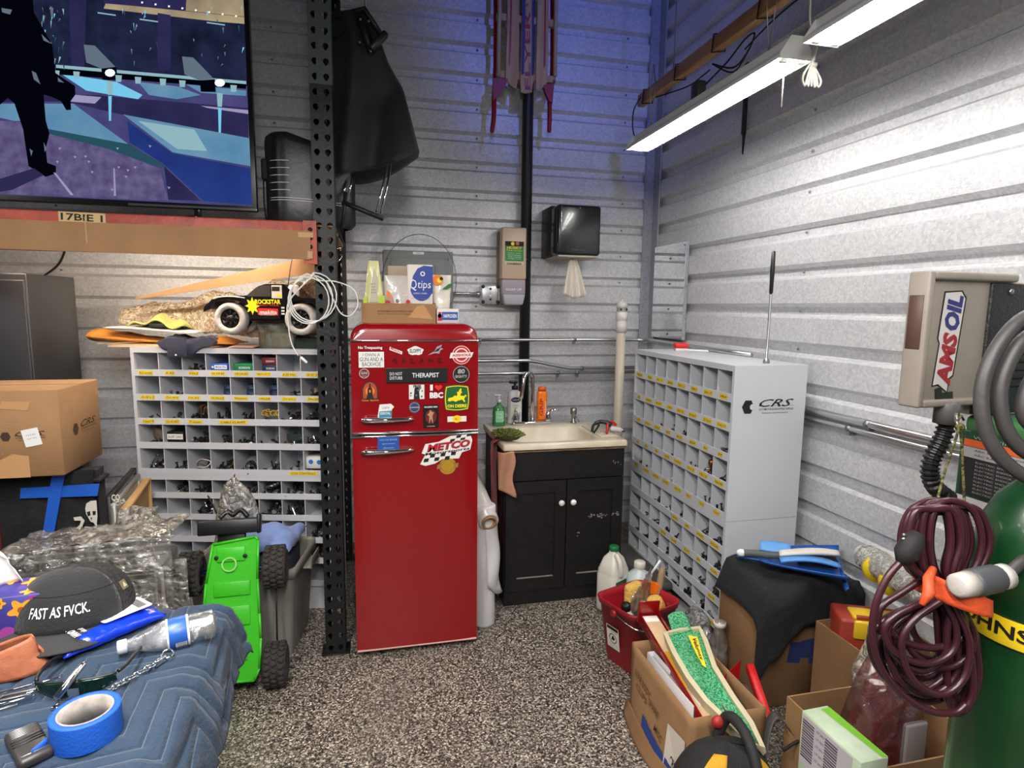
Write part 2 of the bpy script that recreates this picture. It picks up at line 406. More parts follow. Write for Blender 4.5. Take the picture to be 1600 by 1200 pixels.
# ================================================================ bolt-bin cabinets
LBL_FONT = ['8-32 Screws', '8-32', '10x2', '10-24 x 1', '10-24 x 2', 'Nylon #2', '6-32 Hex', '10-32 x 1/2']
def bin_cabinet(label, loc, rotz, Wd, Dp, H, lips, lip_h, labels, group, top_band=.026, logo=None, base=0, ncol=8, wide=None):
    t = thing('bolt_bin_cabinet', label, 'cabinet', loc, rotz, group)
    th = .006
    MB().box(0, .016, 0, Dp, 0, H).build('side_panel', WHITEP, t)
    MB().box(Wd-.016, Wd, 0, Dp, 0, H).build('side_panel', WHITEP, t)
    MB().box(.016, Wd-.016, 0, Dp, H-th, H).box(.016, Wd-.016, 0, .012, H-top_band, H-th).build('top_panel', WHITEP, t)
    MB().box(.016, Wd-.016, Dp-th, Dp, 0, H-th).build('back_panel', WHITEP, t)
    zs = lips
    if base: MB().box(.016, Wd-.016, .02, Dp-th, 0, base).build('plinth', WHITEP, t)
    for z in zs:
        MB().box(.016, Wd-.016, .004, Dp-th, z-lip_h, z-lip_h+.004).box(.016, Wd-.016, 0, .004, z-lip_h, z).build('shelf', WHITEP, t)
    bot = max(min(zs)-lip_h, base)
    cw = (Wd-.032)/ncol
    dv = None
    for i in range(1, ncol):
        x = .016+cw*i
        if dv is None:
            dv = MB().box(-.002, .002, .006, Dp-th, bot+.004, H-th).build('divider', WHITEP, t); o = dv
        else:
            o = dv.copy(); COL.objects.link(o)
        o.location = (x, 0, 0)
    for r, row in enumerate(labels):
        for c, s in enumerate(row):
            if not s: continue
            span = 1
            if isinstance(s, tuple): s, span = s
            x = .016+cw*(c+.5+(span-1)*.5); z = zs[r]-lip_h*.5
            w = min(cw*.62*span, .012*len(s)); h = lip_h*.56
            rnd = random.uniform(-.02, .02)
            m = MB(); m.M = front(x+random.uniform(-.008, .008), -.0008, z) @ RZ(rnd)
            m.poly([(-w/2, -h/2), (w/2, -h/2), (w/2, h/2), (-w/2, h/2)], 0, 0)
            m.text(s, 0, 0, w*.86, h*.55, .0006, 1, shear=.2)
            m.build('label_tape', [YEL, INK], t)
    return t
def hardware(cab, Wd, row, lips, lip_h, cols, label, cat='hardware', seed=0, dark=True, size=1, ncol=8, depth=.16):
    """loose screws, nuts and clips heaped behind the lip of one row of bins"""
    rnd = random.Random(seed); cw = (Wd-.032)/ncol; m = MB()
    z0 = lips[row]-lip_h+.006
    for c, fill in cols:
        for k in range(int(42*fill)):
            x = .016+cw*(c+.12+.76*rnd.random()); y = .02+depth*rnd.random()**1.3
            z = z0+rnd.random()*(.022+.045*fill)*(1-abs((x-.016-cw*(c+.5))/cw))
            M = T(x, y, z) @ RZ(rnd.random()*6.3) @ RY(rnd.random()*6.3)
            q = rnd.random(); mi = 0 if rnd.random() < .72 else (1 if rnd.random() < .75 else 2)
            a = .011*size*(.6+rnd.random())
            if q < .5: m.lathe([(.0032*size, -a), (.0032*size, a), (.007*size, a), (.006*size, a+.005)], 6, mi, M, smooth=False)
            elif q < .75: m.lathe([(.009*size, -.003), (.009*size, .003)], 6, mi, M, smooth=False)
            else: m.box(-a, a, -.005*size, .005*size, -.003, .003, mi, M)
    o = stuff(m.build('loose_hardware', [mat('blackened hardware', (42, 42, 46), .5, .5), STEEL, mat('brassy hardware', (128, 100, 62), .4, .8)]))
    o.matrix_world = Matrix.Translation(cab.location) @ Matrix.Rotation(cab.rotation_euler.z, 4, 'Z')
    tag(o, label, cat); return o

# the cabinet by the right wall: two units stacked, openings facing the room
RL = dict(loc=(1.535, 3.297, 0), rotz=-PI/2)
RUP = [.577, .446, .311, .178, .036]; RLO = [.533, .408, .279, .160]
g = 'white bolt bin cabinets in two stacks'
rl = bin_cabinet('lower white bin cabinet by the right wall, with boxes in front', (1.535, 3.297, 0), -PI/2, 1.01, .367, .652, RLO, .038,
    [['', '', '', '', '10x75', '10MM', 'SCREWS', 'SPACERS'], ['', '', '', '10-24', '12x75', 'BOLTS', 'SET', 'CLIPS'], ['', '', '', '', '', '', '', '20x75'], ['1/4 BOLTS', '', '', '', '', '', '', 'SPRINGS']], g, top_band=.03, base=.012)
ru = bin_cabinet('upper white bin cabinet by the right wall, thin rod standing on it', (1.535, 3.297, .654), -PI/2, 1.01, .367, .703, RUP, .038,
    [['3/8x3/4', '3/8x1', '3/8x1 1/4', '3/8x2', '3/8x2 1/2', '3/8x3', '3/8x3 1/2', '3/8x4'],
     ['3/8', 'WASHERS', '3/8 NUT', '1/4x1', '1/4x2 1/2', '5/16x1', '5/16x2', '5/16x2 1/2'],
     ['LOCK', '3/16x1', '3/16x2', '8x32', '8x1/2', '8x3/4', '8x1', '#10'],
     ['6mm', '8mm', '10x', '12x50', '12 PINS', '12x1.5', '14x1.5', '14x100'],
     ['PINS', 'CLEVIS', 'COTTERS', 'DOWELS', '10x1/2', '10x1', '12x2', '12x3']], g)
def crs_logo(m, w, z=0, ink=0):
    """hexagon nut mark, slanted letters, two thin lines of print; w wide, about .36 w high"""
    hx = [(w*(-.40+.115*math.cos(a)), w*.13*math.sin(a)) for a in [PI/6+i*PI/3+.5 for i in range(6)]]
    m.poly([(x-.0*w, y) for x, y in hx], z, ink)
    m.text('CRS', w*.14, w*.06, w*.66, w*.13, z, ink, bold=.01, shear=.45)
    m.box(w*-.2, w*.47, w*.012-.0006, w*.012+.0006, z-.0002, z+.0002, ink)
    m.text('AUTOMOTIVE & INDUSTRIAL SUPPLIES', w*.14, -w*.045, w*.66, w*.036, z, ink, bold=.01)
    m.text('fasteners and hardware', w*.12, -w*.105, w*.5, w*.028, z, ink)
for root, y0, y1 in ((ru, 622, 648), (rl, 857, 884)):
    a = W(1162, y0, Y=2.287); b = W(1240, y1, Y=2.287)
    m = MB(); m.M = front((a.x+b.x)/2, 2.2862, (a.z+b.z)/2)
    crs_logo(m, abs(b.x-a.x)*1.02)
    m.poly([(x*.055+(-.405)*.21, y*.06) for x, y in [(math.cos(i*PI/6)*.22, math.sin(i*PI/6)*.22) for i in range(12)]], .0004, 1)
    o = m.build('printed_logo', [INK, WHITEP]); o.parent = root
    o.matrix_parent_inverse = (Matrix.Translation(root.location) @ Matrix.Rotation(-PI/2, 4, 'Z')).inverted()
for r_, cols in ((0, [(6, .15), (5, .05)]), (1, [(2, .1), (3, .2)]), (2, [(2, .35), (3, .5), (4, .35), (7, .6)]), (3, [(1, .2), (3, .3), (5, .3), (6, .5), (7, .5)]), (4, [(0, .3), (1, .3), (3, .3), (6, .3), (7, .4)])):
    hardware(ru, 1.01, r_, RUP, .038, cols, 'loose bolts and nuts in the %s row of bins of the upper cabinet by the right wall' % ('first', 'second', 'third', 'fourth', 'fifth')[r_], seed=r_)
for r_, cols in ((0, [(2, .4), (3, .4), (4, .3), (6, .4), (7, .4)]), (1, [(1, .4), (2, .6), (3, .4), (4, .5), (6, .7), (7, .6)]), (2, [(c, .6) for c in range(8)]), (3, [(c, .6) for c in range(2, 8)])):
    hardware(rl, 1.01, r_, RLO, .038, cols, 'loose bolts and fittings in the %s row of bins of the lower cabinet by the right wall' % ('first', 'second', 'third', 'fourth')[r_], seed=20+r_, size=1.2)

# the cabinet under the rack on the left
LA = -.2325; LX, LY = -1.17, 3.33
LUP = [.540, .416, .293, .169, .031]; LLO = [.632, .518, .399, .288, .163]
ll = bin_cabinet('lower white bin cabinet under the rack, behind the grey tote', (LX, LY, 0), LA, .98, .25, .724, LLO, .031, [], g, base=.129)
lu = bin_cabinet('upper white bin cabinet under the rack, toy truck on its top', (LX, LY, .7255), LA, .98, .25, .650, LUP, .0335,
    [['8-32 Screws', '8-32', '10x2', '10-24 #1', '10-24 #2', 'Nylon #1-2', '6-32 Hex', '10-32 1/2'],
     ['10-32 x 2', 'Zinc #10', '10-32', '10-32x1/2', 'Washers', '10x24', 'Zinc #12-2', 'SPACERS'],
     ['12x24', '12x18 HEX', 'T-nuts', ('CABLE CLAMPS', 2), '', '', ''],
     [], ['', '', '', '', '', '', ('CO2 CONTROLS', 2)]], g)
for r_, cols in ((0, [(0, .05), (1, .04), (2, .5)]), (1, [(1, .3), (5, .15), (6, .25), (7, .5)]), (2, [(0, .2), (1, .4), (2, .7), (3, .6), (4, .6), (6, .6), (7, .9)]), (3, [(0, .2), (2, .8), (3, .6), (4, .4), (5, .3), (6, .3), (7, .8)]), (4, [(0, .6), (1, .3), (2, .2), (3, .5), (4, .5), (5, .3), (6, .2), (7, .3)])):
    hardware(lu, .98, r_, LUP, .0335, cols, 'loose screws and clips in the %s row of bins of the upper cabinet under the rack' % ('first', 'second', 'third', 'fourth', 'fifth')[r_], seed=40+r_, size=1.3)
for r_, cols in ((0, [(1, .5), (2, .5), (3, .5), (4, .3), (5, .5), (6, .4), (7, .3)]), (1, [(c, .8) for c in (2, 3, 4, 5, 6)]), (2, [(4, .5), (5, .6), (7, .7)]), (3, [(6, .5), (7, .5)])):
    hardware(ll, .98, r_, LLO, .031, cols, 'loose dark fittings in the %s row of bins of the lower cabinet under the rack' % ('first', 'second', 'third', 'fourth')[r_], seed=60+r_, size=1.4)
LM = T(LX, LY, 0) @ RZ(LA)
def in_bin(o, col, row, dx=0, y=.05, dz=0, lower=False, rz=0):
    cw = (.98-.032)/8; z = (LLO[row]-.031 if lower else .7255+LUP[row]-.0335)+.0045+dz
    o.matrix_world = LM @ T(.016+cw*(col+.5)+dx, y, z) @ RZ(rz); return o
def carton(name, label, cat, sx, sy, sz, body, band, text, tc=WHITEINK, group=None):
    t = thing(name, label, cat, group=group)
    MB().rbox(-sx/2, sx/2, -sy/2, sy/2, 0, sz, .0015, 1).build('carton', body, t)
    m = MB(); m.M = front(0, -sy/2-.0008, sz/2)
    m.poly([(-sx*.28, -sz*.28), (sx*.46, -sz*.28), (sx*.46, sz*.28), (-sx*.28, sz*.28)], 0, 0)
    m.text(text, sx*.1, 0, sx*.6, sz*.26, .0006, 1, bold=.02)
    m.disc(-sx*.38, 0, sz*.15, .0004, 0, 10)
    m.build('printed_face', [band, tc], t); return t
cb = mat('blue carton', (40, 92, 180), .6); cg = mat('green carton', (22, 130, 78), .6); cr = mat('red carton', (120, 34, 40), .6); cn = mat('navy carton', (38, 54, 88), .6)
g2 = 'small screw cartons in the top bins'
in_bin(carton('screw_carton', 'blue and white screw carton in the fourth bin of the top row', 'box', .085, .10, .036, cb, WHITEINK, 'BOLTS', BLUEINK, g2), 3, 0, .0, .07, .025)
in_bin(carton('screw_carton', 'green screw carton in the fifth bin of the top row', 'box', .095, .10, .042, cg, cg, 'SCREWS', WHITEINK, g2), 4, 0, .0, .07, .02)
in_bin(carton('screw_carton', 'navy screw carton under a red one in the sixth bin of the top row', 'box', .07, .10, .036, cn, cn, 'SCREWS', WHITEINK, g2), 5, 0, .01, .08, .02)
in_bin(carton('screw_carton', 'dark red screw carton on a navy one in the sixth bin of the top row', 'box', .07, .10, .036, cr, cr, 'SCREWS', WHITEINK, g2), 5, 0, .01, .08, .0565)
for c in (3, 4, 5):
    for k in range(2):
        in_bin(carton('screw_carton', '%s dull blue carton of the pair in the %s bin of the second row' % (('lower', 'upper')[k], ('fourth', 'fifth', 'sixth')[c-3]), 'box', .062, .09, .028, cn, cn, 'No.10', GREYINK, g2), c, 1, .015+.002*k, .13, .029*k+.012)
# the few odd things that can be told apart in the bins
t = thing('wooden_clamp_block', 'pale wood block leaning in the first bin of the fourth row', 'block')
MB().rbox(-.012, .012, -.05, .05, 0, .05, .003).build('block', mat('weathered wood', (120, 104, 88), .7), t); MB().rbox(-.013, .013, -.052, -.03, -.002, .03, .002).build('metal_shoe', BLACKM, t)
in_bin(t, 0, 3, .0, .07, .03, rz=.9); t.rotation_euler.x = .4
t = thing('connector_block', 'black connector block with a white printed tag in the second bin of the fourth row', 'connector')
MB().rbox(-.042, .042, -.04, .04, 0, .055, .004).build('body', BLACKP, t)
m = MB(); m.M = front(0, -.041, .028); m.poly([(-.04, -.012), (.04, -.012), (.04, .016), (-.04, .016)], 0, 0); m.text('3x30 2AD', 0, .002, .07, .012, .0005, 1); m.build('tag', [PAPER, INK], t)
for i in range(6): MB().box(-.036+i*.0145, -.028+i*.0145, -.044, -.036, 0, .012).build('fin', BLACKP, t)
in_bin(t, 1, 3, 0, .05, .026)
t = thing('chrome_handle', 'bright chrome lever lying in the first bin of the fifth row', 'lever'); MB().tube([(-.02, 0, .01), (.0, 0, .05), (.02, 0, .056)], [.006, .006, .004], 8).build('lever', CHROME, t); MB().lathe([(.014, 0), (.014, .012), (.006, .016)], 12).build('hub', STEEL, t); in_bin(t, 0, 4, -.02, .06, .03)
t = thing('wiring_loop', 'red and white wire looped in the third bin of the fifth row', 'wire'); MB().tube(smooth_path([(-.04, 0, .0), (-.02, -.02, .03), (.03, -.02, .05), (.05, 0, .03), (.02, -.01, .005), (-.03, 0, .012)], 5), .0026, 6).build('red_wire', mat('maroon wire', (110, 40, 44), .5), t); MB().tube(smooth_path([(-.04, -.01, .02), (0, -.03, .045), (.04, -.02, .03), (.02, -.03, .004), (-.03, -.02, -.0)], 5), .0022, 6).build('white_wire', WHITE, t); in_bin(t, 2, 4, 0, .06, .028)
t = thing('white_carton', 'white carton with blue dots in the last bin of the fifth row', 'box'); MB().rbox(-.045, .045, -.04, .04, 0, .06, .002, 1).build('carton', PAPER, t)
m = MB(); m.M = front(0, -.041, .03); m.disc(-.02, .006, .012, 0, 0); m.disc(.022, .004, .012, 0, 0); m.build('print', [mat('sky blue print', (40, 120, 200), .6)], t); in_bin(t, 7, 4, -.01, .07, .03)
t = thing('cable_coil', 'grey cable coil in the fifth bin of the fifth row', 'cable')
mb = MB()
for k in range(4): mb.tube(arc_pts((0, .01*k, .035), .03+.003*k, 0, 2*PI*.96, 18, (1, .1, 0), (.1, .3, .95)), .0035, 6)
mb.build('coil', mat('grey jacket', (112, 112, 112), .5), t); MB().rbox(-.004, .004, -.005, .04, .0, .014, .002).build('tie', BLACKP, t); in_bin(t, 4, 4, 0, .06, .0)
t = thing('green_fitting', 'dark green plate with a round hole in the seventh bin of the fourth row', 'plate'); MB().ring(0, 0, .012, .026, 0, 0, 16, M=front(0, 0, .04)).prism([(-.045, -.032), (.045, -.032), (.045, .0), (-.045, .0)], -.003, .003, M=front(0, .002, .034)).build('plate', mat('dull green metal', (60, 74, 66), .5, .4), t, solid=.003); MB().sphere((.03, -.004, .014), .004, 8).build('rivet', STEEL, t); in_bin(t, 6, 3, 0, .07, .03)
m = MB(); rr = random.Random(3)
t = thing('socket_set', 'short steel tubes lying in the sixth bin of the lower cabinet', 'tubes')
for k in range(5): MB().lathe([(.008, -.03), (.011, -.03), (.011, .03), (.008, .03)], 10, M=T(-.03+k*.014, .004*k, .012+.007*k) @ RY(1.35) @ RX(.2)).build('tube', STEEL, t)
in_bin(t, 5, 0, 0, .07, .03, lower=True)
t = thing('yellow_clips', 'heap of yellow cable clips in the sixth bin of the third row', 'clips')
for k in range(9): MB().tube(arc_pts((rr.uniform(-.035, .035), rr.uniform(-.01, .03), .012+rr.random()*.02), .012, rr.random(), 4.5+rr.random(), 8, (1, .3, 0), (0, .4, 1)), .004, 5).build('clip', mat('mustard plastic', (190, 150, 40), .5), t)
in_bin(t, 5, 2, 0, .06, .025)
t = thing('rusty_fittings', 'tan copper pipe fittings in the third bin of the third row', 'fittings')
for k in range(5): MB().tube(smooth_path([(-.03+.016*k, 0, .01), (-.02+.014*k, -.01, .05+.01*(k % 2)), (0+.012*k, 0, .075-.006*k)], 3), .006, 7).build('fitting', mat('old copper', (126, 92, 66), .45, .7), t)
in_bin(t, 2, 2, 0, .08, .02)
t = thing('copper_fitting', 'copper pipe fitting standing in a bin of the upper cabinet by the right wall', 'fitting'); MB().lathe([(.016, 0), (.016, .03), (.01, .036), (.01, .06), (.015, .064), (.015, .085), (.006, .09)], 10).build('body', mat('copper', (150, 92, 60), .35, .9), t); MB().tube([(-.03, 0, .045), (.03, 0, .045)], .006, 8).build('arm', STEEL, t); t.location = (1.575, 2.49, .654+.178-.038+.004)
# ================================================================ fridge
FY = 2.63
t = fr = thing('refrigerator', 'tall red retro refrigerator with chrome trim and stickers all over its upper door', 'refrigerator', (.18, 2.95, 0))
FM = Matrix.Translation(fr.location).inverted()
def fb(m, name, mats, parent=fr, **kw):
    m.v = [FM @ Vector(v) for v in m.v]; return m.build(name, mats, parent, **kw)
a = W(548, 532, Y=FY); b_ = W(747, 528, Y=FY); fx0, fx1 = a.x-.002, b_.x+.002
zt = (a.z+b_.z)/2; zm = W(650, 677, Y=FY).z; zb = W(650, 1008, Y=FY).z
fb(MB().rbox(fx0+.004, fx1-.004, FY+.045, 3.26, .03, zt+.045, .03, 4), 'body', RED)
m = MB()
ol = []
for i in range(9): ol.append((fx1-.07+.07*math.cos(i*PI/16), zt+.005+.062*math.sin(i*PI/16)))
for i in range(9): ol.append((fx0+.07-.07*math.sin(i*PI/16), zt+.005+.062*math.cos(i*PI/16)))
ol = [(fx1, zt-.01)]+ol+[(fx0, zt-.01)]
vs = []; layers = [(FY+.004, 1, 0), (FY-.002, .985, -.006)]
# crown: outline swept back, with its front edge rounded over
secs = [(FY+.0, -.016), (FY+.008, -.007), (FY+.022, -.001), (FY+.04, 0), (3.255, 0)]
n = len(ol)
for yy, k in secs:
    for x, z in ol: 
        vs.append((x+(k if x > .18 else -k)*.6, yy, z+(k*1.6 if z > zt+.01 else 0)))
fs = [tuple(range(n))]+[tuple(range(n*(len(secs)-1), n*len(secs)))[::-1]]
for s_ in range(len(secs)-1):
    fs += [(s_*n+i, (s_+1)*n+i, (s_+1)*n+(i+1) % n, s_*n+(i+1) % n) for i in range(n)]
m.add(vs, fs, 0, True); fb(m, 'crown', RED)
fb(MB().rbox(fx0+.004, fx1-.004, FY+.05, FY+.062, zb+.01, zt-.004, .003), 'gasket', mat('cream gasket', (206, 188, 170), .6))
def door(name, z0, z1):
    m = MB(); k = 10
    # gently bowed door slab
    def fnc(u, v):
        x = fx0+(fx1-fx0)*u; bow = .006*(1-(2*u-1)**4)
        return (x, FY+.006-bow, z0+(z1-z0)*v)
    m.grid(fnc, 24, 1); g0 = list(m.v); 
    w = 25
    ring = [g0[i] for i in range(w)]+[g0[w+i] for i in range(w-1, -1, -1)]
    n = len(ring); vv = ring+[Vector((p.x, FY+.05, p.z)) for p in ring]
    m.add([tuple(p) for p in vv], [(i, n+i, n+(i+1) % n, (i+1) % n) for i in range(n)]+[tuple(range(2*n-1, n-1, -1))], 0, False)
    return fb(m, name, RED)
d1 = door('freezer_door', zm+.01, zt-.012)
d2 = door('main_door', zb, zm-.012)
for z, nm in ((zt-.006, 'chrome_trim'), (zm+.006, 'chrome_trim'), (zm-.008, 'chrome_trim')):
    fb(MB().rbox(fx0-.002, fx1+.002, FY-.006, FY+.05, z-.004, z+.004, .003), nm, CHROME)
fb(MB().rbox(fx0+.002, fx1-.002, FY-.002, FY+.05, zb-.004, zb+.003, .002), 'lower_trim', mat('pinkish trim', (214, 170, 160), .4))
for x in (fx0+.05, fx1-.05):
    for y in (2.72, 3.2): fb(MB().lathe([(.02, 0), (.02, .012), (.012, .014), (.012, .034)], 12, M=T(x, y, 0)), 'foot', BLACKP)
fb(MB().box(fx0+.02, fx1-.02, FY+.06, FY+.075, .012, zb+.02), 'kick_plate', BLACKP)
def handle(px0, py0, px1, py1, d):
    a = W(px0, py0, Y=FY-.035); b = W(px1, py1, Y=FY-.035); m = MB()
    pts = [a.lerp(b, i/10) for i in range(11)]
    pts = [Vector((p.x, FY-.03+.012*abs(i/10-.5)*2, p.z)) for i, p in enumerate(pts)]
    rad = [.0135-.0006*i for i in range(11)]; rad[0] = .008; rad[10] = .004
    m.tube(pts, rad, 12)
    for i in (1, 9): m.tube([pts[i], (pts[i].x, FY+.004, pts[i].z)], .007, 8)
    return fb(m, 'handle', CHROME, d)
handle(564, 658, 647, 656, d1); handle(564, 709, 647, 704, d2)
# ---- stickers and magnets: each one a part
FS = FY-.0015
def sticker(px0, py0, px1, py1, depth=.001):
    a = W(545+px0/5.217, 530+py0/5.217, Y=FS); b = W(545+px1/5.217, 530+py1/5.217, Y=FS)
    m = MB(); m.M = FM @ front((a.x+b.x)/2, FS, (a.z+b.z)/2); return m, abs(b.x-a.x), abs(a.z-b.z)
def put(m, mats, label): m.build('sticker', mats, d2 if ('METCO' in label or 'seal' in label or 'card' in label) else d1, label=label)
def rect(w, h): return [(-w/2, -h/2), (w/2, -h/2), (w/2, h/2), (-w/2, h/2)]
def rrect(w, h, r, n=5):
    o = []
    for cx, cz, a in ((w/2-r, h/2-r, 0), (-w/2+r, h/2-r, PI/2), (-w/2+r, -h/2+r, PI), (w/2-r, -h/2+r, 1.5*PI)):
        o += [(cx+r*math.cos(a+i*PI/2/n), cz+r*math.sin(a+i*PI/2/n)) for i in range(n+1)]
    return o
m, w, h = sticker(78, 58, 288, 230)
m.text('No Trespassing', -.004, h*.42, w*.95, h*.17, .0006, 2, bold=.02)
m.prism([(x, y-h*.13) for x, y in rect(w, h*.74)], 0, .0008, 0)
m.text('I OWN A', 0, h*.1, w*.68, h*.14, .0012, 1); m.text('GUN AND A', 0, -h*.11, w*.92, h*.19, .0012, 1); m.text('BACKHOE', 0, -h*.34, w*.74, h*.19, .0012, 1)
put(m, [PAPER, INK, WHITEINK], 'white rectangular sticker reading No Trespassing, I OWN A GUN AND A BACKHOE')
m, w, h = sticker(330, 62, 437, 125)
m.prism([(-w*.5, h*.1), (w*.46, -h*.5), (w*.5, -h*.12), (-w*.46, h*.5)], 0, .0008, 0); m.text('MIGHTY', 0, 0, w*.9, h*.3, .0012, 1, bold=.03, rot=-.5); put(m, [PAPER, REDINK], 'small slanted white sticker with red letters')
m, w, h = sticker(480, 60, 607, 130)
m.prism([(w*.5*math.cos(a)*(1+.08*math.sin(a*7)), h*.5*math.sin(a)*(1+.12*math.sin(a*5))) for a in [i*2*PI/36 for i in range(36)]], 0, .0008, 0); m.text('SLOPPY', 0, 0, w*.78, h*.5, .0012, 1, bold=.05); put(m, [PAPER, GREYINK], 'white cloud-shaped sticker with bubble letters')
m, w, h = sticker(640, 45, 770, 130)
m.prism([(-w*.5, -h*.5), (-w*.05, -h*.12), (w*.1, h*.3), (w*.42, h*.5), (w*.34, h*.2), (w*.5, h*.1), (w*.3, -h*.05), (w*.25, -h*.35), (-.02*w, -h*.3)], 0, .0008, 0)
m.prism([(-w*.1, -h*.2), (w*.12, h*.1), (w*.36, h*.3), (w*.2, -h*.1)], .0008, .0014, 1); put(m, [mat('silver foil', (170, 166, 168), .4, .3), INK], 'silver sticker shaped like a swooping bird')
m, w, h = sticker(820, 50, 1015, 207)
m.prism([(h*.48*math.cos(i*PI/16), h*.48*math.sin(i*PI/16)) for i in range(32)], 0, .0006, 0); m.ring(0, 0, h*.36, h*.45, .001, 1); m.disc(0, 0, h*.3, .001, 1)
m.prism([(-w*.5, -h*.16), (w*.42, -h*.12), (w*.5, h*.14), (-w*.44, h*.12)], .001, .0016, 0); m.text('ASSHOLE', 0, 0, w*.78, h*.13, .002, 1, bold=.04, rot=.03); put(m, [PAPER, REDINK], 'round red and white stamp sticker with a banner across it')
m, w, h = sticker(338, 150, 775, 194)
for i, ch in enumerate('GALANZ'): m.text(ch, -w*.5+w*(i+.5)/6, 0, w*.085, h*.8, .002, 0, bold=.01)
m.build('badge_lettering', [mat('tarnished chrome', (120, 70, 66), .25, .9)], d1, solid=.002)
m, w, h = sticker(80, 237, 170, 322)
m.prism([(w*.5*math.cos(i*PI/14), h*.5*math.sin(i*PI/14)) for i in range(28)], 0, .0006, 0); m.ring(0, 0, h*.4, h*.46, .001, 1); m.text('GAS', 0, h*.05, w*.6, h*.25, .001, 1, bold=.02); m.text('GARAGE', 0, -h*.24, w*.5, h*.12, .001, 1); put(m, [mat('maroon print', (96, 16, 24), .5), mat('pale pink print', (210, 178, 178), .5)], 'small round maroon sticker with pale rings')
m, w, h = sticker(302, 238, 802, 345)
m.prism(rect(w, h), 0, .008, 0); m.text('DO NOT', -w*.34, h*.12, w*.2, h*.22, .0085, 1); m.text('DISTURB', -w*.34, -h*.18, w*.2, h*.22, .0085, 1); m.text('THERAPIST', w*.14, 0, w*.44, h*.33, .0085, 1, bold=.01); put(m, [BLACKP, WHITEINK], 'black sign reading DO NOT DISTURB, THERAPIST')
m, w, h = sticker(847, 215, 985, 357)
m.prism([(w*.5*math.cos(i*PI/16), h*.5*math.sin(i*PI/16)) for i in range(32)], 0, .0008, 0); m.ring(0, 0, h*.44, h*.47, .0012, 1); m.text('80', 0, h*.17, w*.42, h*.27, .0012, 1, bold=.04, shear=.1); m.text('EIGHTY', 0, -h*.12, w*.7, h*.16, .0012, 1, bold=.03); put(m, [INK, mat('light grey print', (170, 170, 172), .5)], 'round black sticker with grey letters')
m, w, h = sticker(98, 340, 247, 512)
arch = [(w*.46*math.cos(a), h*.02+h*.46*math.sin(a)) for a in [i*PI/12 for i in range(13)]]
m.prism([(w*.46, -h*.36)]+arch+[(-w*.46, -h*.36)], 0, .0006, 0); m.prism([(x*.86, y*.9) for x, y in [(w*.46, -h*.36)]+arch+[(-w*.46, -h*.36)]], .0006, .001, 1)
m.disc(0, h*.02, w*.26, .0012, 3)
m.prism([(-w*.2, -h*.32), (w*.2, -h*.32), (w*.15, -h*.16), (w*.12, h*.16), (w*.06, h*.2), (w*.03, h*.38), (-w*.03, h*.38), (-w*.06, h*.2), (-w*.12, h*.16), (-w*.15, -h*.16)], .0012, .0018, 0); m.box(-w*.04, w*.04, -h*.05, h*.08, .0018, .002, 3)
m.text('Clear Spirits', 0, -h*.42, w*.95, h*.11, .0012, 2, bold=.02); put(m, [INK, mat('dark orange print', (170, 66, 26), .6), mat('gold print', (196, 150, 70), .5), ORANGEINK], 'arched orange sticker with a dark tower')
m, w, h = sticker(490, 372, 616, 487)
m.prism(rect(w, h), 0, .0008, 0); rr = random.Random(5)
m.prism([(-.2*w, -.5*h), (.2*w, -.5*h), (.16*w, 0), (.22*w, .2*h), (.05*w, .34*h), (-.14*w, .28*h), (-.16*w, 0)], .0008, .001, 1)
for k in range(9): 
    x, y = rr.uniform(-.4, .4)*w, rr.uniform(-.4, .3)*h; m.prism([(x-.06*w, y), (x, y-.08*h), (x+.07*w, y+.02*h), (x, y+.07*h)], .001, .0012+.00005*k, 1 if k % 2 else 2)
m.text('FREE', .04*w, .38*h, w*.5, h*.2, .0014, 1, bold=.05); put(m, [PAPER, INK, GREYINK], 'square black and white photo sticker')
m, w, h = sticker(658, 368, 770, 482)
m.text('I', -w*.36, h*.27, w*.2, h*.42, .0006, 0, bold=.05); m.text('BBC', 0, -h*.27, w*.98, h*.42, .0006, 0, bold=.05)
m.prism([(w*.15+w*.017*16*math.sin(a)**3, h*.27+h*.0145*(13*math.cos(a)-5*math.cos(2*a)-2*math.cos(3*a)-math.cos(4*a))) for a in [i*2*PI/28 for i in range(28)]], 0, .0008, 1); put(m, [WHITEINK, mat('bright red print', (220, 40, 44), .5)], 'sticker reading I heart BBC')
m, w, h = sticker(778, 376, 985, 580)
def barrel(k): return [(w*.5*k*(1-.10*((2*i/8-1)**2)), h*.46*k*(2*i/8-1)) for i in range(9)]+[(w*.44*k*(1-2*i/8), h*.46*k+h*.05*k*(1-(2*i/8-1)**2)) for i in range(1, 8)]+[(-w*.5*k*(1-.10*((2*i/8-1)**2)), h*.46*k*(1-2*i/8)) for i in range(9)]+[(-w*.44*k*(1-2*i/8), -h*.46*k-h*.05*k*(1-(2*i/8-1)**2)) for i in range(1, 8)]
m.prism(barrel(1), 0, .0006, 0); m.prism(barrel(.94), .0006, .0009, 1); m.prism(barrel(.88), .0009, .0012, 0)
deer = [(-.40, -.14), (-.36, -.02), (-.18, .02), (-.1, .1), (-.02, .06), (.02, .16), (-.02, .24), (.06, .26), (.1, .36), (.16, .42), (.2, .36), (.17, .3), (.22, .22), (.16, .18), (.14, .08), (.3, .06), (.36, .12), (.42, .08), (.34, 0), (.3, -.08), (.36, -.2), (.3, -.22), (.22, -.1), (.06, -.14), (-.08, -.2), (-.12, -.16), (-.22, -.14), (-.3, -.18)]
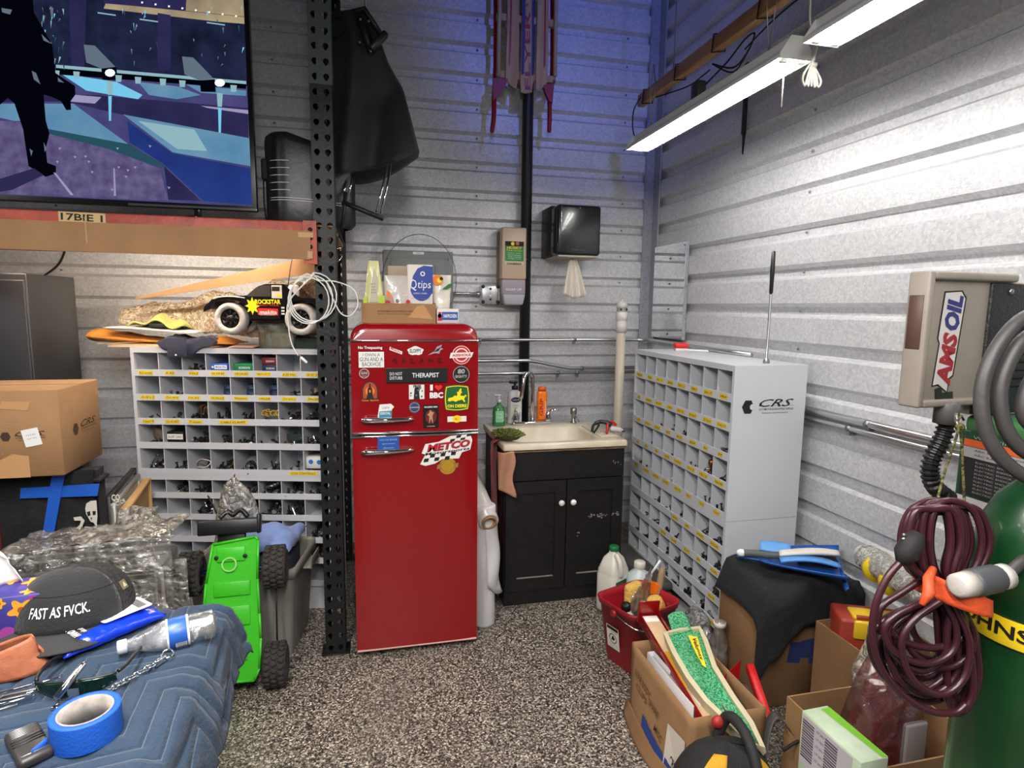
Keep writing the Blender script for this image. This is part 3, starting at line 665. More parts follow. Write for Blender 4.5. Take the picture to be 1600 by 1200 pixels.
m.prism([(x*w*.92, y*h*.86+.02*h) for x, y in deer], .0012, .0018, 1); m.text('OH DEERE', 0, -h*.31, w*.76, h*.13, .0014, 1, bold=.04); put(m, [mat('tractor green print', (14, 92, 40), .5), mat('tractor yellow print', (244, 222, 20), .5)], 'large green and yellow sticker with a leaping deer reading OH DEERE')
m, w, h = sticker(490, 508, 581, 603)
m.prism([(w*.5*math.cos(i*PI/14), h*.5*math.sin(i*PI/14)) for i in range(28)], 0, .0006, 0); m.ring(0, 0, h*.36, h*.41, .001, 1); m.box(-w*.4, w*.4, -h*.05, h*.05, .0008, .001, 1); put(m, [mat('slate blue print', (52, 58, 82), .5), mat('pale blue print', (140, 150, 176), .5)], 'small round slate blue sticker')
m, w, h = sticker(604, 535, 733, 720)
m.prism(rect(w, h), 0, .0008, 0); m.text('PACIFIC RIM', 0, h*.4, w*.82, h*.07, .0012, 1, bold=.03); m.disc(0, -.02*h, w*.36, .0010, 2, ry=h*.3); m.prism([(-.12*w, -.34*h), (0, -.1*h), (.14*w, -.34*h), (.1*w, .02*h), (.2*w, .16*h), (.04*w, .2*h), (-.04*w, .28*h), (-.1*w, .16*h), (-.22*w, .06*h), (-.1*w, 0)], .001, .0014, 3); m.text('IN THEATRES', 0, -h*.43, w*.5, h*.04, .0012, 1); put(m, [mat('poster black', (26, 10, 12), .4), WHITEINK, mat('poster crimson', (104, 22, 22), .5), mat('poster tan', (186, 140, 110), .5)], 'dark rectangular poster magnet')
m, w, h = sticker(804, 608, 958, 692)
m.prism([(x, y-.0*h) for x, y in rect(w, h*.5)], 0, .0006, 0); m.disc(0, 0, h*.4, .001, 1, ry=h*.34); m.prism([(0, h*.1), (w*.2, h*.0), (w*.05, -h*.15)], .001, .0014, 1); m.disc(-.02*w, .0, h*.2, .0011, 2, ry=h*.1); put(m, [PAPER, YELINK, mat('amber print', (214, 160, 20), .5)], 'white strip sticker with a yellow blob in its middle')
m, w, h = sticker(232, 528, 371, 640)
m.prism([(-w*.5, -h*.5), (w*.34, -h*.5), (w*.36, h*.1), (w*.5, h*.28), (w*.3, h*.5), (-w*.36, h*.46), (-w*.42, h*.12)], .002, .003, 0); m.prism([(-w*.42, -h*.46), (w*.34, -h*.46), (w*.36, h*.02), (-w*.38, -.02*h)], .003, .0034, 1); m.text('DENTAL', -.02*w, -.16*h, w*.6, h*.18, .0038, 0, bold=.02); m.text('care', 0, .22*h, w*.4, h*.16, .0034, 2); put(m, [PAPER, mat('teal print', (60, 130, 156), .5), GREYINK], 'white and teal tooth-shaped magnet above the upper handle')
m, w, h = sticker(234, 800, 411, 902)
m.prism(rect(w, h), .002, .003, 0); 
for i, yy in enumerate((.3, .0, -.3)): m.text(('CALL FOR SERVICE', 'appointment', 'office hours')[i], 0, h*yy, w*(.8, .6, .5)[i], h*.11, .0034, 1)
put(m, [mat('card blue', (28, 78, 158), .5), mat('pale blue ink', (170, 196, 226), .5)], 'blue business card magnet above the lower handle')
m, w, h = sticker(580, 788, 1006, 1014)
m.prism([(-w*.5, -h*.44), (-w*.4, -h*.12), (-w*.47, -.08*h), (-w*.4, h*.22), (-w*.15, h*.28), (w*.08, h*.46), (w*.46, h*.5), (w*.5, h*.3), (w*.46, -.02*h), (w*.3, -.1*h), (w*.24, -h*.3), (-w*.08, -h*.3), (-w*.22, -h*.44), (-w*.4, -h*.5)], 0, .0008, 0)
for i in range(4):
    for j in range(2):
        if (i+j) % 2: continue
        m.prism([(w*(.06+.1*i+.02*j), h*(.26+.1*j+.02*i)), (w*(.15+.1*i+.02*j), h*(.28+.1*j+.02*i)), (w*(.17+.1*i+.02*j), h*(.37+.1*j+.015*i)), (w*(.08+.1*i+.02*j), h*(.35+.1*j+.015*i))], .0008, .0011, 1)
for i in range(6):
    for j in range(2):
        if (i+j) % 2: continue
        m.prism([(w*(-.44+.1*i+.02*j), h*(-.38+.13*j+.012*i)), (w*(-.35+.1*i+.02*j), h*(-.37+.13*j+.012*i)), (w*(-.33+.1*i+.02*j), h*(-.25+.13*j+.012*i)), (w*(-.42+.1*i+.02*j), h*(-.26+.13*j+.012*i))], .0008, .0011, 1)
m.text('METCO', w*.04, h*.14, w*.84, h*.26, .0014, 1, bold=.06, shear=.25, rot=.1); m.text('METCO', w*.035, h*.145, w*.82, h*.24, .002, 2, bold=.02, shear=.25, rot=.1); m.text('Motorsports', w*.02, -h*.06, w*.86, h*.12, .0014, 1, bold=.03, shear=.15, rot=.1); put(m, [PAPER, INK, mat('racing red print', (200, 16, 40), .5)], 'big white checkered flag sticker reading METCO Motorsports')
m, w, h = sticker(716, 963, 895, 1103)
m.prism([(h*.46*math.cos(i*PI/16), h*.46*math.sin(i*PI/16)) for i in range(32)], 0, .0006, 0); m.ring(0, 0, h*.35, h*.44, .001, 1, a0=.5, a1=PI-.5); m.ring(0, 0, h*.35, h*.44, .001, 1, a0=PI+.5, a1=2*PI-.5)
m.prism([(-w*.5, -h*.14), (w*.46, -h*.1), (w*.5, h*.14), (-w*.46, h*.1)], .0006, .001, 0)
m.disc(0, 0, h*.33, .0014, 1); m.text('20', -w*.4, 0, w*.14, h*.12, .0012, 1); m.text('22', w*.4, 0, w*.14, h*.12, .0012, 1); put(m, [mat('dull gold foil', (168, 128, 66), .4, .3), mat('bright gold foil', (206, 160, 56), .35, .4)], 'round gold seal sticker')
# ================================================================ sink unit
t = sk = thing('sink_cabinet', 'black painted sink cabinet with two doors and white knobs beside the fridge', 'cabinet', (1.0, 3.2, 0))
BP = mat('chipped black paint', (15, 14, 15), .5, bump=(30, .12), var=(40, (26, 24, 24), .5))
x0, x1, y0, y1, zt = .669, 1.335, 2.955, 3.5, .845
K = Matrix.Translation(-Vector(t.location))
def kb(m, name, mats, parent=sk, **kw):
    m.v = [K @ Vector(v) for v in m.v]; return m.build(name, mats, parent, **kw)
kb(MB().box(x0, x0+.018, y0+.016, y1, .0, zt).box(x1-.018, x1, y0+.016, y1, 0, zt).box(x0+.018, x1-.018, y0+.03, y1, .07, .088).box(x0+.018, x1-.018, y1-.012, y1, .088, zt), 'carcass', BP)
kb(MB().box(x0, x1, y0+.004, y0+.016, 0, .075), 'toe_board', BP)
kb(MB().box(x0, x1, y0+.002, y0+.016, .69, zt), 'apron', BP)
xm = (x0+x1)/2+.005
for a, b in ((x0+.004, xm-.003), (xm+.003, x1-.004)):
    z0, z1 = .08, .685
    m = MB().box(a, b, y0+.004, y0+.014, z0, z1)
    for q in ((a, a+.06, z0, z1), (b-.06, b, z0, z1), (a+.06, b-.06, z0, z0+.07), (a+.06, b-.06, z1-.065, z1)): m.box(q[0], q[1], y0-.006, y0+.004, q[2], q[3])
    d = kb(m, 'door', BP)
    kb(MB().box(a+.065, b-.065, y0-.004, y0+.004, z0+.07, z0+.0745), 'worn_edge', mat('worn grey edge', (130, 124, 118), .7), d)
    kx = b-.03 if a < xm-.1 else a+.03
    kb(MB().lathe([(.006, 0), (.006, .012), (.015, .016), (.0165, .024), (.012, .031), (.001, .033)], 16, M=T(kx, y0-.005, .565) @ RX(PI/2)), 'knob', mat('white porcelain', (240, 240, 238), .2), d)
m = MB(); rr = random.Random(11)
for k in range(26):
    x = 1.13+rr.random()*.17; z = .475+rr.gauss(0, .008); m.box(x, x+.004+rr.random()*.012, y0-.0068, y0-.0056, z, z+.002+rr.random()*.006)
for k in range(6): x = 1.07+rr.random()*.015; z = .36+rr.random()*.025; m.box(x, x+.004, y0-.0068, y0-.0056, z, z+.006)
for k in range(5): x = 1.27+rr.random()*.05; z = .72+rr.random()*.05; m.box(x, x+.002+rr.random()*.004, y0+.0005, y0+.0025, z, z+.004+rr.random()*.012)
kb(m, 'chipped_paint', mat('bare primer', (150, 146, 142), .7))
kb(MB().box(x0-.006, x1+.004, y0-.006, y0+.03, zt, zt+.016).box(x0-.006, x0+.03, y0+.03, y1, zt, zt+.016).box(x1-.03, x1+.004, y0+.03, y1, zt, zt+.016), 'wood_edge', mat('raw plywood edge', (150, 124, 100), .8, var=(20, (96, 74, 58), .4), stretch=(1, 1, 8)))
# moulded basin with deck
CREAM = mat('cream acrylic', (224, 214, 194), .3, var=(8, (206, 192, 166), .4), coat=.2)
t = sb = thing('sink_basin', 'cream drop-in utility sink with a deep rounded bowl on the black cabinet', 'sink', (1.0, 3.22, zt+.016))
zz = zt+.016; sx0, sx1, sy0, sy1 = .655, 1.345, 2.935, 3.52
KB = Matrix.Translation(-Vector(t.location))
bx0, bx1, by0, by1 = .735, 1.20, 3.0, 3.37
def ringpts(xa, xb, ya, yb, r, z, n=5):
    out = []
    for cx, cy_, a in ((xb-r, yb-r, 0), (xa+r, yb-r, PI/2), (xa+r, ya+r, PI), (xb-r, ya+r, 1.5*PI)):
        out += [(cx+r*math.cos(a+i*PI/2/n), cy_+r*math.sin(a+i*PI/2/n), z) for i in range(n+1)]
    return out
loops = [ringpts(sx0, sx1, sy0, sy1, .012, zz), ringpts(sx0, sx1, sy0, sy1, .012, zz+.024), ringpts(sx0+.006, sx1-.006, sy0+.006, sy1-.006, .014, zz+.031), ringpts(bx0-.012, bx1+.012, by0-.012, by1+.012, .07, zz+.029), ringpts(bx0, bx1, by0, by1, .065, zz+.018), ringpts(bx0+.02, bx1-.02, by0+.02, by1-.02, .06, zz-.16), ringpts(bx0+.07, bx1-.07, by0+.07, by1-.07, .05, zz-.2)]
m = MB(); n = len(loops[0]); vs = [v for l in loops for v in l]; fs = []
for i in range(len(loops)-1): fs += [(i*n+j, i*n+(j+1) % n, (i+1)*n+(j+1) % n, (i+1)*n+j) for j in range(n)]
fs.append(tuple(range((len(loops)-1)*n, len(loops)*n)))
m.add(vs, fs, 0, True); m.v = [KB @ Vector(v) for v in m.v]; m.build('basin', CREAM, t)
m = MB().rbox(1.225, 1.325, 3.03, 3.34, zz+.028, zz+.036, .006); m.v = [KB @ Vector(v) for v in m.v]; m.build('soap_ledge', CREAM, t)
m = MB().lathe([(.03, 0), (.03, .004), (.018, .006), (.017, .002)], 16, M=T(.97, 3.18, zz-.2)); m.v = [KB @ Vector(v) for v in m.v]; m.build('drain', CHROME, t)
# faucet on the rear deck
deck = zz+.031
t = thing('faucet', 'chrome gooseneck faucet with two lever handles at the back of the sink', 'faucet', (.945, 3.45, deck))
MB().rbox(-.125, .125, -.025, .025, 0, .02, .009, 3).build('deck_plate', CHROME, t)
neck = [(0.0, 0, .015), (0.0, 0, .15), (0, 0, .28)]+[(-.032+.032*math.cos(a), -.012*(1-math.cos(a))*1.5, .28+.036*math.sin(a)) for a in [i*PI/8 for i in range(1, 8)]]+[(-.066, -.04, .275), (-.078, -.045, .2), (-.084, -.047, .165)]
MB().tube(neck, .0125, 10).build('spout', CHROME, t)
for s in (-1, 1):
    vv = MB().lathe([(.022, 0), (.02, .02), (.014, .045), (.012, .06)], 14, M=T(s*.1, 0, .015)).build('valve', CHROME, t)
    MB().tube([(s*.1, 0, .07), (s*.13, -.01, .085), (s*.165, -.02, .088)] if s > 0 else [(s*.1, 0, .055), (s*.108, -.02, .085), (s*.112, -.03, .1)], [.012, .009, .006], 8).build('lever', CHROME, vv)
t = thing('soap_pump', 'short brushed metal side sprayer on the right of the sink deck', 'sprayer', (1.21, 3.45, deck))
MB().lathe([(.02, 0), (.02, .006), (.012, .01), (.012, .05), (.02, .056), (.02, .09), (.014, .094)], 14).build('body', STEEL, t); MB().tube([(0, 0, .05), (.02, -.02, .03), (.026, -.03, .01)], .006, 8).build('lever', STEEL, t)
# bottles on the deck
def gel(x, y):
    t = thing('hand_soap_bottle', 'clear bottle of green hand gel with pump beside the fridge', 'bottle', (x, y, deck))
    MB().lathe([(.036, 0), (.038, .01), (.038, .085), (.03, .115), (.014, .13), (.013, .14)], 16, sy=.65).build('bottle', mat('green gel', (84, 176, 110), .15, trans=.5, spec=.6), t)
    MB().lathe([(.015, .14), (.015, .155), (.006, .158), (.006, .18)], 12).rbox(-.03, .012, -.008, .008, .178, .19, .004).build('pump', mat('cloudy plastic', (196, 206, 206), .3), t)
    m = MB(); m.M = front(0, -.0258, .06); m.poly(rrect(.05, .07, .01), 0, 0); m.text('Soft', 0, .015, .03, .012, .0006, 1); m.text('SOAP', 0, -.005, .035, .012, .0006, 1); m.build('label', [mat('pale green label', (140, 206, 160), .4), WHITEINK], t)
gel(.735, 3.435)
t = thing('lotion_bottle', 'white pump lotion bottle with a dark blue cap left of the faucet', 'bottle', (.845, 3.49, deck))
MB().lathe([(.042, 0), (.045, .01), (.045, .16), (.038, .19), (.02, .205), (.018, .212)], 18, sy=.6).build('bottle', mat('white bottle', (226, 226, 228), .3), t)
MB().lathe([(.02, .21), (.02, .23), (.008, .233), (.008, .25)], 12).rbox(-.036, .014, -.012, .012, .246, .264, .005).build('pump', mat('navy cap', (24, 26, 54), .35), t)
m = MB(); m.M = front(0, -.0285, .1); m.poly(rrect(.062, .15, .01), 0, 2); m.disc(0, .05, .03, .0006, 0, ry=.016); m.text('VASELINE', 0, .05, .046, .009, .001, 1); m.text('intensive', 0, .016, .04, .008, .0008, 0); m.text('care', 0, .002, .02, .006, .0008, 0); m.prism([(-.028, -.07), (-.01, -.03), (.012, -.05), (.028, -.02), (.028, -.072)], .0003, .0006, 3); m.build('label', [mat('navy print', (26, 30, 76), .5), WHITEINK, PAPER, mat('grey blue print', (150, 152, 176), .5)], t)
t = thing('cleaner_bottle', 'bright orange hand cleaner bottle right of the faucet', 'bottle', (1.015, 3.485, deck))
MB().rbox(-.031, .031, -.02, .02, 0, .2, .016, 3).build('bottle', mat('orange plastic', (238, 120, 22), .35), t); MB().lathe([(.026, .2), (.026, .218), (.02, .225)], 14, sy=.75).build('cap', mat('darker orange plastic', (216, 96, 20), .4), t)
m = MB(); m.M = front(0, -.0206, .1); m.text('GRIP', -.008, 0, .11, .022, 0, 0, bold=.03, rot=PI/2); m.text('cleaner', .016, -.01, .1, .012, 0, 1, rot=PI/2); m.poly([(-.025, -.09), (.025, -.09), (.025, -.075), (-.025, -.075)], 0, 0); m.build('label', [mat('deep red print', (176, 40, 30), .5), WHITEINK], t)
# pistol tool on the right side of the sink
t = thing('caulking_tool', 'red and black ratcheting hand tool lying on the right rim of the sink', 'tool', (1.275, 3.12, zz+.036))
MB().tube(smooth_path([(-.075, -.02, .012), (-.06, 0, .045), (-.02, .01, .06), (.02, 0, .056), (.04, -.01, .04)], 4), [.008]*6+[.012]*6+[.014]*4+[.012], 10).build('black_grip', BLACKP, t)
MB().tube(smooth_path([(-.0, -.05, .006), (.012, -.03, .03), (.02, -.01, .05), (.05, 0, .058), (.075, 0, .04)], 4), .008, 8).build('red_trigger', mat('red plastic', (190, 24, 36), .35), t)
MB().rbox(.03, .105, -.02, .016, .02, .05, .012, 3, M=RY(.25)).build('white_head', mat('off white plastic', (204, 200, 196), .4), t)
MB().lathe([(.012, 0), (.008, .02), (.003, .026)], 10, M=T(.108, 0, .01) @ RY(PI/2+.3)).build('nozzle', STEEL, t)
MB().tube([(-.07, -.03, .0065), (-.055, -.035, .03), (-.035, -.02, .05)], .006, 8).build('lower_lever', BLACKP, t)
# cloths on the left of the sink
def cloth_hang(name, label, cat, pts_fn, m_, th=.003, nu=14, nv=18, extra=None):
    o = MB().grid(pts_fn, nu, nv).build(name, m_, solid=th); tag(o, label, cat); return o
a = W(768, 660, Y=3.2)
def pink(u, v):
    x = .60+.055*u+.012*math.sin(u*9+v*3); z = .885-.60*v+.03*u*(v > .02); y = 3.02+.16*u*(1-v*.3)+.012*math.sin(v*7+u*5)
    if v < .12: k = v/.12; x += .05*(1-k); z = .905-.03*k
    return (x+.02*v, y, z)
cloth_hang('pink_rag', 'faded pink and maroon rag hanging between the fridge and the sink', 'rag', pink, mat('faded red cloth', (160, 62, 70), .95, bump=(300, .3), var=(5, (196, 96, 100), .3), sheen=.3))
def hide(u, v):
    y = 2.95-.02*math.sin(u*3)-.02*v; x = .622+.085*u+.01*math.sin(v*8)*u; z = .86-.19*v-.05*u*v
    return (x, y-.012*math.sin(u*6+v*2)-.02, z)
cloth_hang('leather_rag', 'tan chamois leather folded over the left edge of the sink', 'rag', hide, mat('tan chamois', (170, 122, 96), .9, bump=(90, .25)), .005)
t = thing('wash_mitt', 'olive green noodle wash mitt lying on the left rim of the sink', 'mitt', (.70, 3.04, zz+.03))
MB().sphere((0, 0, .032), .05, 14, sx=1.5, sy=1.1, sz=.62, M=RZ(-.4)).build('pad', mat('dark olive cloth', (60, 66, 26), .95), t)
rr = random.Random(2); m = MB()
for k in range(150):
    a = rr.random()*2*PI; b = math.acos(rr.random()); d = Vector((math.sin(b)*math.cos(a)*.072, math.sin(b)*math.sin(a)*.052, .028+math.cos(b)*.03)); d2 = d*1.22+Vector((rr.gauss(0, .006), rr.gauss(0, .006), -.004)); d2.z = max(d2.z, .004)
    m.tube([RZ(-.4) @ d, RZ(-.4) @ d2], [.005, .004], 5)
stuff(m.build('noodle_pile', mat('olive chenille', (104, 110, 50), .95), t))
# rolls between fridge and sink
t = thing('film_roll', 'roll of milky plastic film on a cardboard core leaning beside the fridge', 'roll', (.585, 2.80, .0))
a = W(765, 818, Y=2.74); c0 = Vector((a.x, 2.74, a.z)); c1 = c0+Vector((-.05, .42, .17))
MF = Matrix.Translation(-Vector(t.location))
def along(p, q): return frame(p, (q-p).orthogonal(), (q-p).cross((q-p).orthogonal()))
MM = MF @ along(c0, c1)
Lg = (c1-c0).length
MB().lathe([(.037, .01), (.05, .01), (.05, Lg), (.037, Lg)], 20, M=MM, ring=True).build('film', mat('milky film roll', (206, 198, 190), .25, bump=(60, .2), coat=.4), t)
MB().lathe([(.030, .012), (.030, 0), (.037, 0), (.037, Lg+.01), (.030, Lg+.01)], 20, M=MM, ring=True).build('core', mat('paper core', (150, 112, 74), .85), t)
t2 = thing('paper_roll', 'tall white paper roll standing on the floor beside the fridge', 'roll', (.535, 2.82, 0))
MB().lathe([(.018, 0), (.055, 0), (.056, .01), (.056, .62), (.05, .625), (.018, .625)], 22, ring=True).build('roll', mat('white paper roll', (206, 204, 206), .7, bump=(20, .2)), t2)
MB().lathe([(.012, .6), (.018, .6), (.018, .628), (.012, .628)], 14, ring=True).build('core', CARD, t2)
def sheet(u, v):
    a = -1.75+1.5*u; r = .06+.012*math.sin(v*9+u*4)*v+.01*v; z = .58-.36*v-.07*u*v*(1+math.sin(u*4)*.3)
    return (r*math.cos(a)+.018*v, r*math.sin(a)-.0, z)
MB().grid(sheet, 12, 14).build('loose_sheet', mat('draped white sheet', (202, 200, 200), .75), t2, solid=.002)
# ================================================================ things on the back wall
# black vent pipe
t = thing('vent_pipe', 'tall black pipe running down the back wall behind the sink', 'pipe', (1.02, 3.955, 0))
MB().tube([(0, 0, .75), (0, 0, 3.2), (0, 0, ZC)], .036, 16).build('pipe', mat('black ABS pipe', (34, 34, 36), .45), t)
for z in (.76, 1.9, 3.6): MB().lathe([(.0365, 0), (.0385, .002), (.0385, .018), (.0365, .02)], 16, M=T(0, 0, z)).build('pipe_strap', BLACKM, t)
t = thing('drain_pipe', 'white capped plastic standpipe standing right of the sink', 'pipe', (0, 0, 0))
a = W(970, 520, Y=3.72); px_ = a.x
t.location = (px_+.002, 3.72, 0)
PVC = mat('aged white PVC', (220, 208, 190), .4)
MB().tube([(0, 0, 0), (0, 0, 1.49)], .031, 18).build('pipe', PVC, t)
MB().lathe([(.038, 1.44), (.038, 1.50), (.034, 1.505), (.034, 1.52), (.04, 1.525), (.04, 1.57), (.03, 1.575)], 18).build('coupling', mat('white PVC', (232, 230, 224), .4), t)
MB().lathe([(.034, 1.575), (.034, 1.60), (.036, 1.60), (.036, 1.625), (.024, 1.64), (.006, 1.645), (.006, 1.655), (.001, 1.657)], 18).build('cap', mat('white PVC', (232, 230, 224), .4), t)
for s in (-1, 1): MB().rbox(s*.02-.006, s*.02+.006, -.037, -.03, 1.583, 1.597, .003).build('cap_slot', mat('shadowed vent', (70, 60, 52), .8), t)
# conduits
def conduit(label, pts, r=.0115, clips=()):
    t = thing('conduit', label, 'conduit', pts[0]); o = Vector(pts[0])
    MB().tube([Vector(p)-o for p in pts], r, 10).build('tube', CONDUIT, t)
    for c, ax in clips:
        c = Vector(c)-o
        if ax == 'x': MB().tube([c+Vector((-.01, 0, 0)), c+Vector((.01, 0, 0))], r+.002, 12).box(c.x-.008, c.x+.008, c.y-.004, c.y+.026, c.z-r-.018, c.z-r).build('clip', STEEL, t)
        else: MB().tube([c+Vector((0, -.01, 0)), c+Vector((0, .01, 0))], r+.002, 12).box(c.x-.004, c.x+.03, c.y-.008, c.y+.008, c.z-r-.018, c.z-r).build('clip', STEEL, t)
    return t
cy_ = 3.90
def CW(px, py, Y=cy_): p = W(px, py, Y=Y); return (p.x, Y, p.z)
z1 = W(870, 531, Y=cy_).z; z2a = W(780, 563, Y=cy_).z; z2b = W(930, 575, Y=cy_).z; z3 = W(870, 582, Y=cy_).z
conduit('top steel conduit of the three along the back wall, running on round the corner', [(-.3, cy_, z1), (1.80, cy_, z1)]+[(1.80+.1*math.sin(a), cy_-.1+.1*math.cos(a), z1) for a in (.4, .8, 1.2, PI/2)]+[(1.90, 3.0, z1-.01), (1.90, 2.7, z1-.01)], .0115, [((1.36, cy_, z1), 'x'), ((.7, cy_, z1), 'x')])
xb = W(835, 563, Y=cy_).x; xc = W(880, 575, Y=cy_).x
conduit('kinked middle steel conduit of the three along the back wall', [(-.3, cy_-.03, z2a), (xb-.06, cy_-.03, z2a), (xb, cy_-.03, z2a-.008), (xc-.02, cy_, z2b+.012), (xc+.05, cy_, z2b), (1.88, cy_, z2b)], .0125, [((1.42, cy_, z2b), 'x')])
conduit('bottom steel conduit of the three along the back wall', [(-.3, cy_-.02, z3), (.9, cy_-.02, z3), (1.88, cy_-.02, z3)], .0115, [((1.38, cy_-.02, z3), 'x'), ((1.24, cy_-.02, z3), 'x')])
# conduits low on the right wall
def RW(px, py, X): p = W(px, py, X=X); return (X, p.y, p.z)
a = RW(1250, 638, 1.94); zq = a[2]
zr = RW(1270, 652, 1.935)[2]
conduit('upper steel conduit along the right wall running behind the bin cabinets', [(1.942, 3.75, zq+.002), (1.942, .3, zq+.002)], .017, [((1.942, 1.97, zq), 'y'), ((1.942, 1.45, zq), 'y')])
conduit('lower steel conduit along the right wall running behind the bin cabinets', [(1.935, 3.75, zr-.008), (1.935, .3, zr-.008)], .0115, [((1.935, 2.06, zr-.008), 'y'), ((1.935, 1.5, zr-.008), 'y')])
# soap dispenser
a = W(783, 355, Y=3.9); b_ = W(820, 477, Y=3.9)
t = thing('soap_dispenser', 'tan bag-in-box hand soap dispenser with grey push bar on the back wall', 'dispenser', ((a.x+b_.x)/2, 3.96, 0)); w = (b_.x-a.x)/2
zt_, zb_ = a.z, b_.z; zj = W(800, 437, Y=3.9).z
MB().rbox(-w, w, -.09, .055, zj, zt_, .012, 3).build('refill', mat('tan plastic refill', (204, 180, 156), .35), t)
MB().rbox(-w-.006, w+.006, -.02, .056, zb_, zt_-.02, .006).build('back_plate', mat('taupe plastic', (120, 106, 96), .5), t)
MB().rbox(-w+.004, w-.004, -.085, .05, zb_+.07, zj, .006).build('housing', mat('grey lilac plastic', (168, 158, 170), .45), t)
MB().rbox(-w+.006, w-.006, -.105, -.02, zb_, zb_+.072, .012, 3, taper=.8).build('push_bar', mat('pale grey plastic', (184, 186, 196), .4), t)
m = MB(); m.M = front(0, -.0912, (zt_+zj)/2)
lw = w*1.5; m.poly(rect(lw, .15), 0, 0); m.poly([(x, y+.062) for x, y in rect(lw, .03)], .0005, 2)
m.disc(-.012, .062, .012, .0009, 3); m.disc(.02, .064, .012, .0009, 4); m.poly([(x, y-.0) for x, y in rect(lw, .1)], .0004, 1)
m.text('HUSKY', 0, .036, lw*.8, .016, .001, 3, bold=.03); m.text('Naranja', 0, .018, lw*.82, .013, .001, 3)
for i in range(4): m.text(('heavy duty', 'hand cleaner', 'with natural', 'orange scrub')[i], 0, .002-.012*i, lw*.7, .007, .001, 5)
m.text('CANBERRA', 0, -.066, lw*.8, .013, .001, 6, bold=.03)
m.build('label', [mat('cream label', (222, 204, 180), .5), mat('label green', (40, 140, 60), .5), INK, YELINK, mat('label orange', (214, 90, 40), .5), WHITEINK, INK], t)
m = MB(); m.M = front(0, -.0862, zb_+.09); m.text('SOAP UP', 0, .012, w*1.3, .016, 0, 0, bold=.03); m.build('printed_name', [WHITEINK], t)
# junction box with short conduit
a = W(765, 460, Y=3.96)
t = thing('junction_box', 'square galvanized outlet box with short conduit left of the soap dispenser', 'box', (a.x, 3.965, a.z))
MB().rbox(-.062, .062, -.03, .054, -.062, .062, .012, 2).build('box', GALV, t)
MB().rbox(-.06, .06, -.036, -.03, -.06, .06, .008, 2).build('cover', mat('zinc cover', (190, 192, 194), .35, .7), t)
for i in range(4): MB().lathe([(.008, 0), (.008, .003), (.003, .004)], 10, M=T(0, -.036, .036-.023*i) @ RX(PI/2)).build('slot', BLACKM if i in (0, 3) else WHITE, t)
for x in (-.05, .05):
    for z in (-.05, .05): MB().lathe([(.012, 0), (.012, .004), (.006, .006)], 10, M=T(x, -.036, z) @ RX(PI/2)).build('corner_screw', BLACKM, t)
MB().tube([(-.062, 0, .002), (-.3, 0, .002)], .011, 10).build('conduit_stub', CONDUIT, t); MB().tube([(-.062, 0, .002), (-.09, 0, .002)], .016, 10).build('connector', CONDUIT, t)
# breaker panel behind the fridge top
a = W(598, 390, Y=3.93); b_ = W(708, 520, Y=3.93)
PNL = mat('grey panel enamel', (128, 134, 134), .45)
t = thing('breaker_panel', 'grey electrical breaker panel on the back wall above the fridge', 'panel', ((a.x+b_.x)/2, 3.96, 0)); w = (b_.x-a.x)/2
MB().rbox(-w, w, -.03, .058, b_.z-.25, a.z, .008).build('housing', PNL, t)
dw = w-.05
MB().rbox(-dw, dw, -.038, -.03, b_.z-.2, a.z-.045, .004).build('door', PNL, t)
for i in range(4): MB().rbox(.02+i*.028, .034+i*.028, -.043, -.038, b_.z-.15, a.z-.09, .004).build('ridge', PNL, t)
for x in (-w+.03, w-.03): MB().lathe([(.008, 0), (.008, .003), (.003, .005)], 10, M=T(x, -.03, a.z-.05) @ RX(PI/2)).build('screw', CHROME, t)
m = MB(); m.M = front(0, -.0312, a.z-.015); m.poly(rect(.07, .016), 0, 0); m.text('OPEN', 0, 0, .03, .007, .0004, 1); m.build('tag', [WHITE, GREYINK], t)
# wire loop on the panel
m = MB().tube([(W(655+58*math.cos(a), 438-72*math.sin(a), Y=3.86+.03*math.sin(a*2))) for a in [i*2*PI/48 for i in range(48)]], .0022, 6, closed=True)
o = m.build('wire_loop', mat('grey wire', (92, 96, 98), .4, .5)); tag(o, 'thin grey wire loop hanging over the breaker panel', 'wire')
# paper towel dispenser
a = W(872, 318, Y=3.66); b_ = W(938, 400, Y=3.66); w = b_.x-a.x
TD = mat('smoky dark green plastic', (26, 34, 34), .25, coat=.3)
t = thing('paper_towel_dispenser', 'dark smoky paper towel dispenser on the back wall with a white towel hanging out', 'dispenser', ((a.x+b_.x)/2, 3.8, b_.z)); h = a.z-b_.z
MB().rbox(-w/2, w/2, -.14, .05, 0, h, .02, 3).build('cover', TD, t)
MB().rbox(-w/2-.004, w/2+.004, .0, .215, 0, h+.01, .008, 2).build('back_shell', mat('dark plum plastic', (52, 44, 48), .5), t)
MB().rbox(-w/2+.01, w/2-.01, -.135, .18, -.012, 0, .004).build('underside', mat('pale beige plastic', (186, 176, 164), .5), t)
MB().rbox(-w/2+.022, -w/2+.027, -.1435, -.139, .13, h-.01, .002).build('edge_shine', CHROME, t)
m = MB(); m.M = front(0, -.141, .035); m.text('Towel Saver', 0, 0, .1, .012, 0, 0); m.build('maker_name', [mat('faint grey print', (90, 98, 98), .5)], t)
MB().lathe([(.006, 0), (.006, .004)], 8, M=T(0, -.14, h-.02) @ RX(PI/2)).build('lock', CHROME, t)
def towel(u, v):
    sp = .018+.062*v**.8; x = (u-.5)*2*sp+.012*v; fold = math.sin(u*19)*.012*(.5+v); z = -.012-.23*v-.03*v*math.sin(u*3.1)
    return (x-.005, -.045+fold-.02*math.sin(v*2), z)
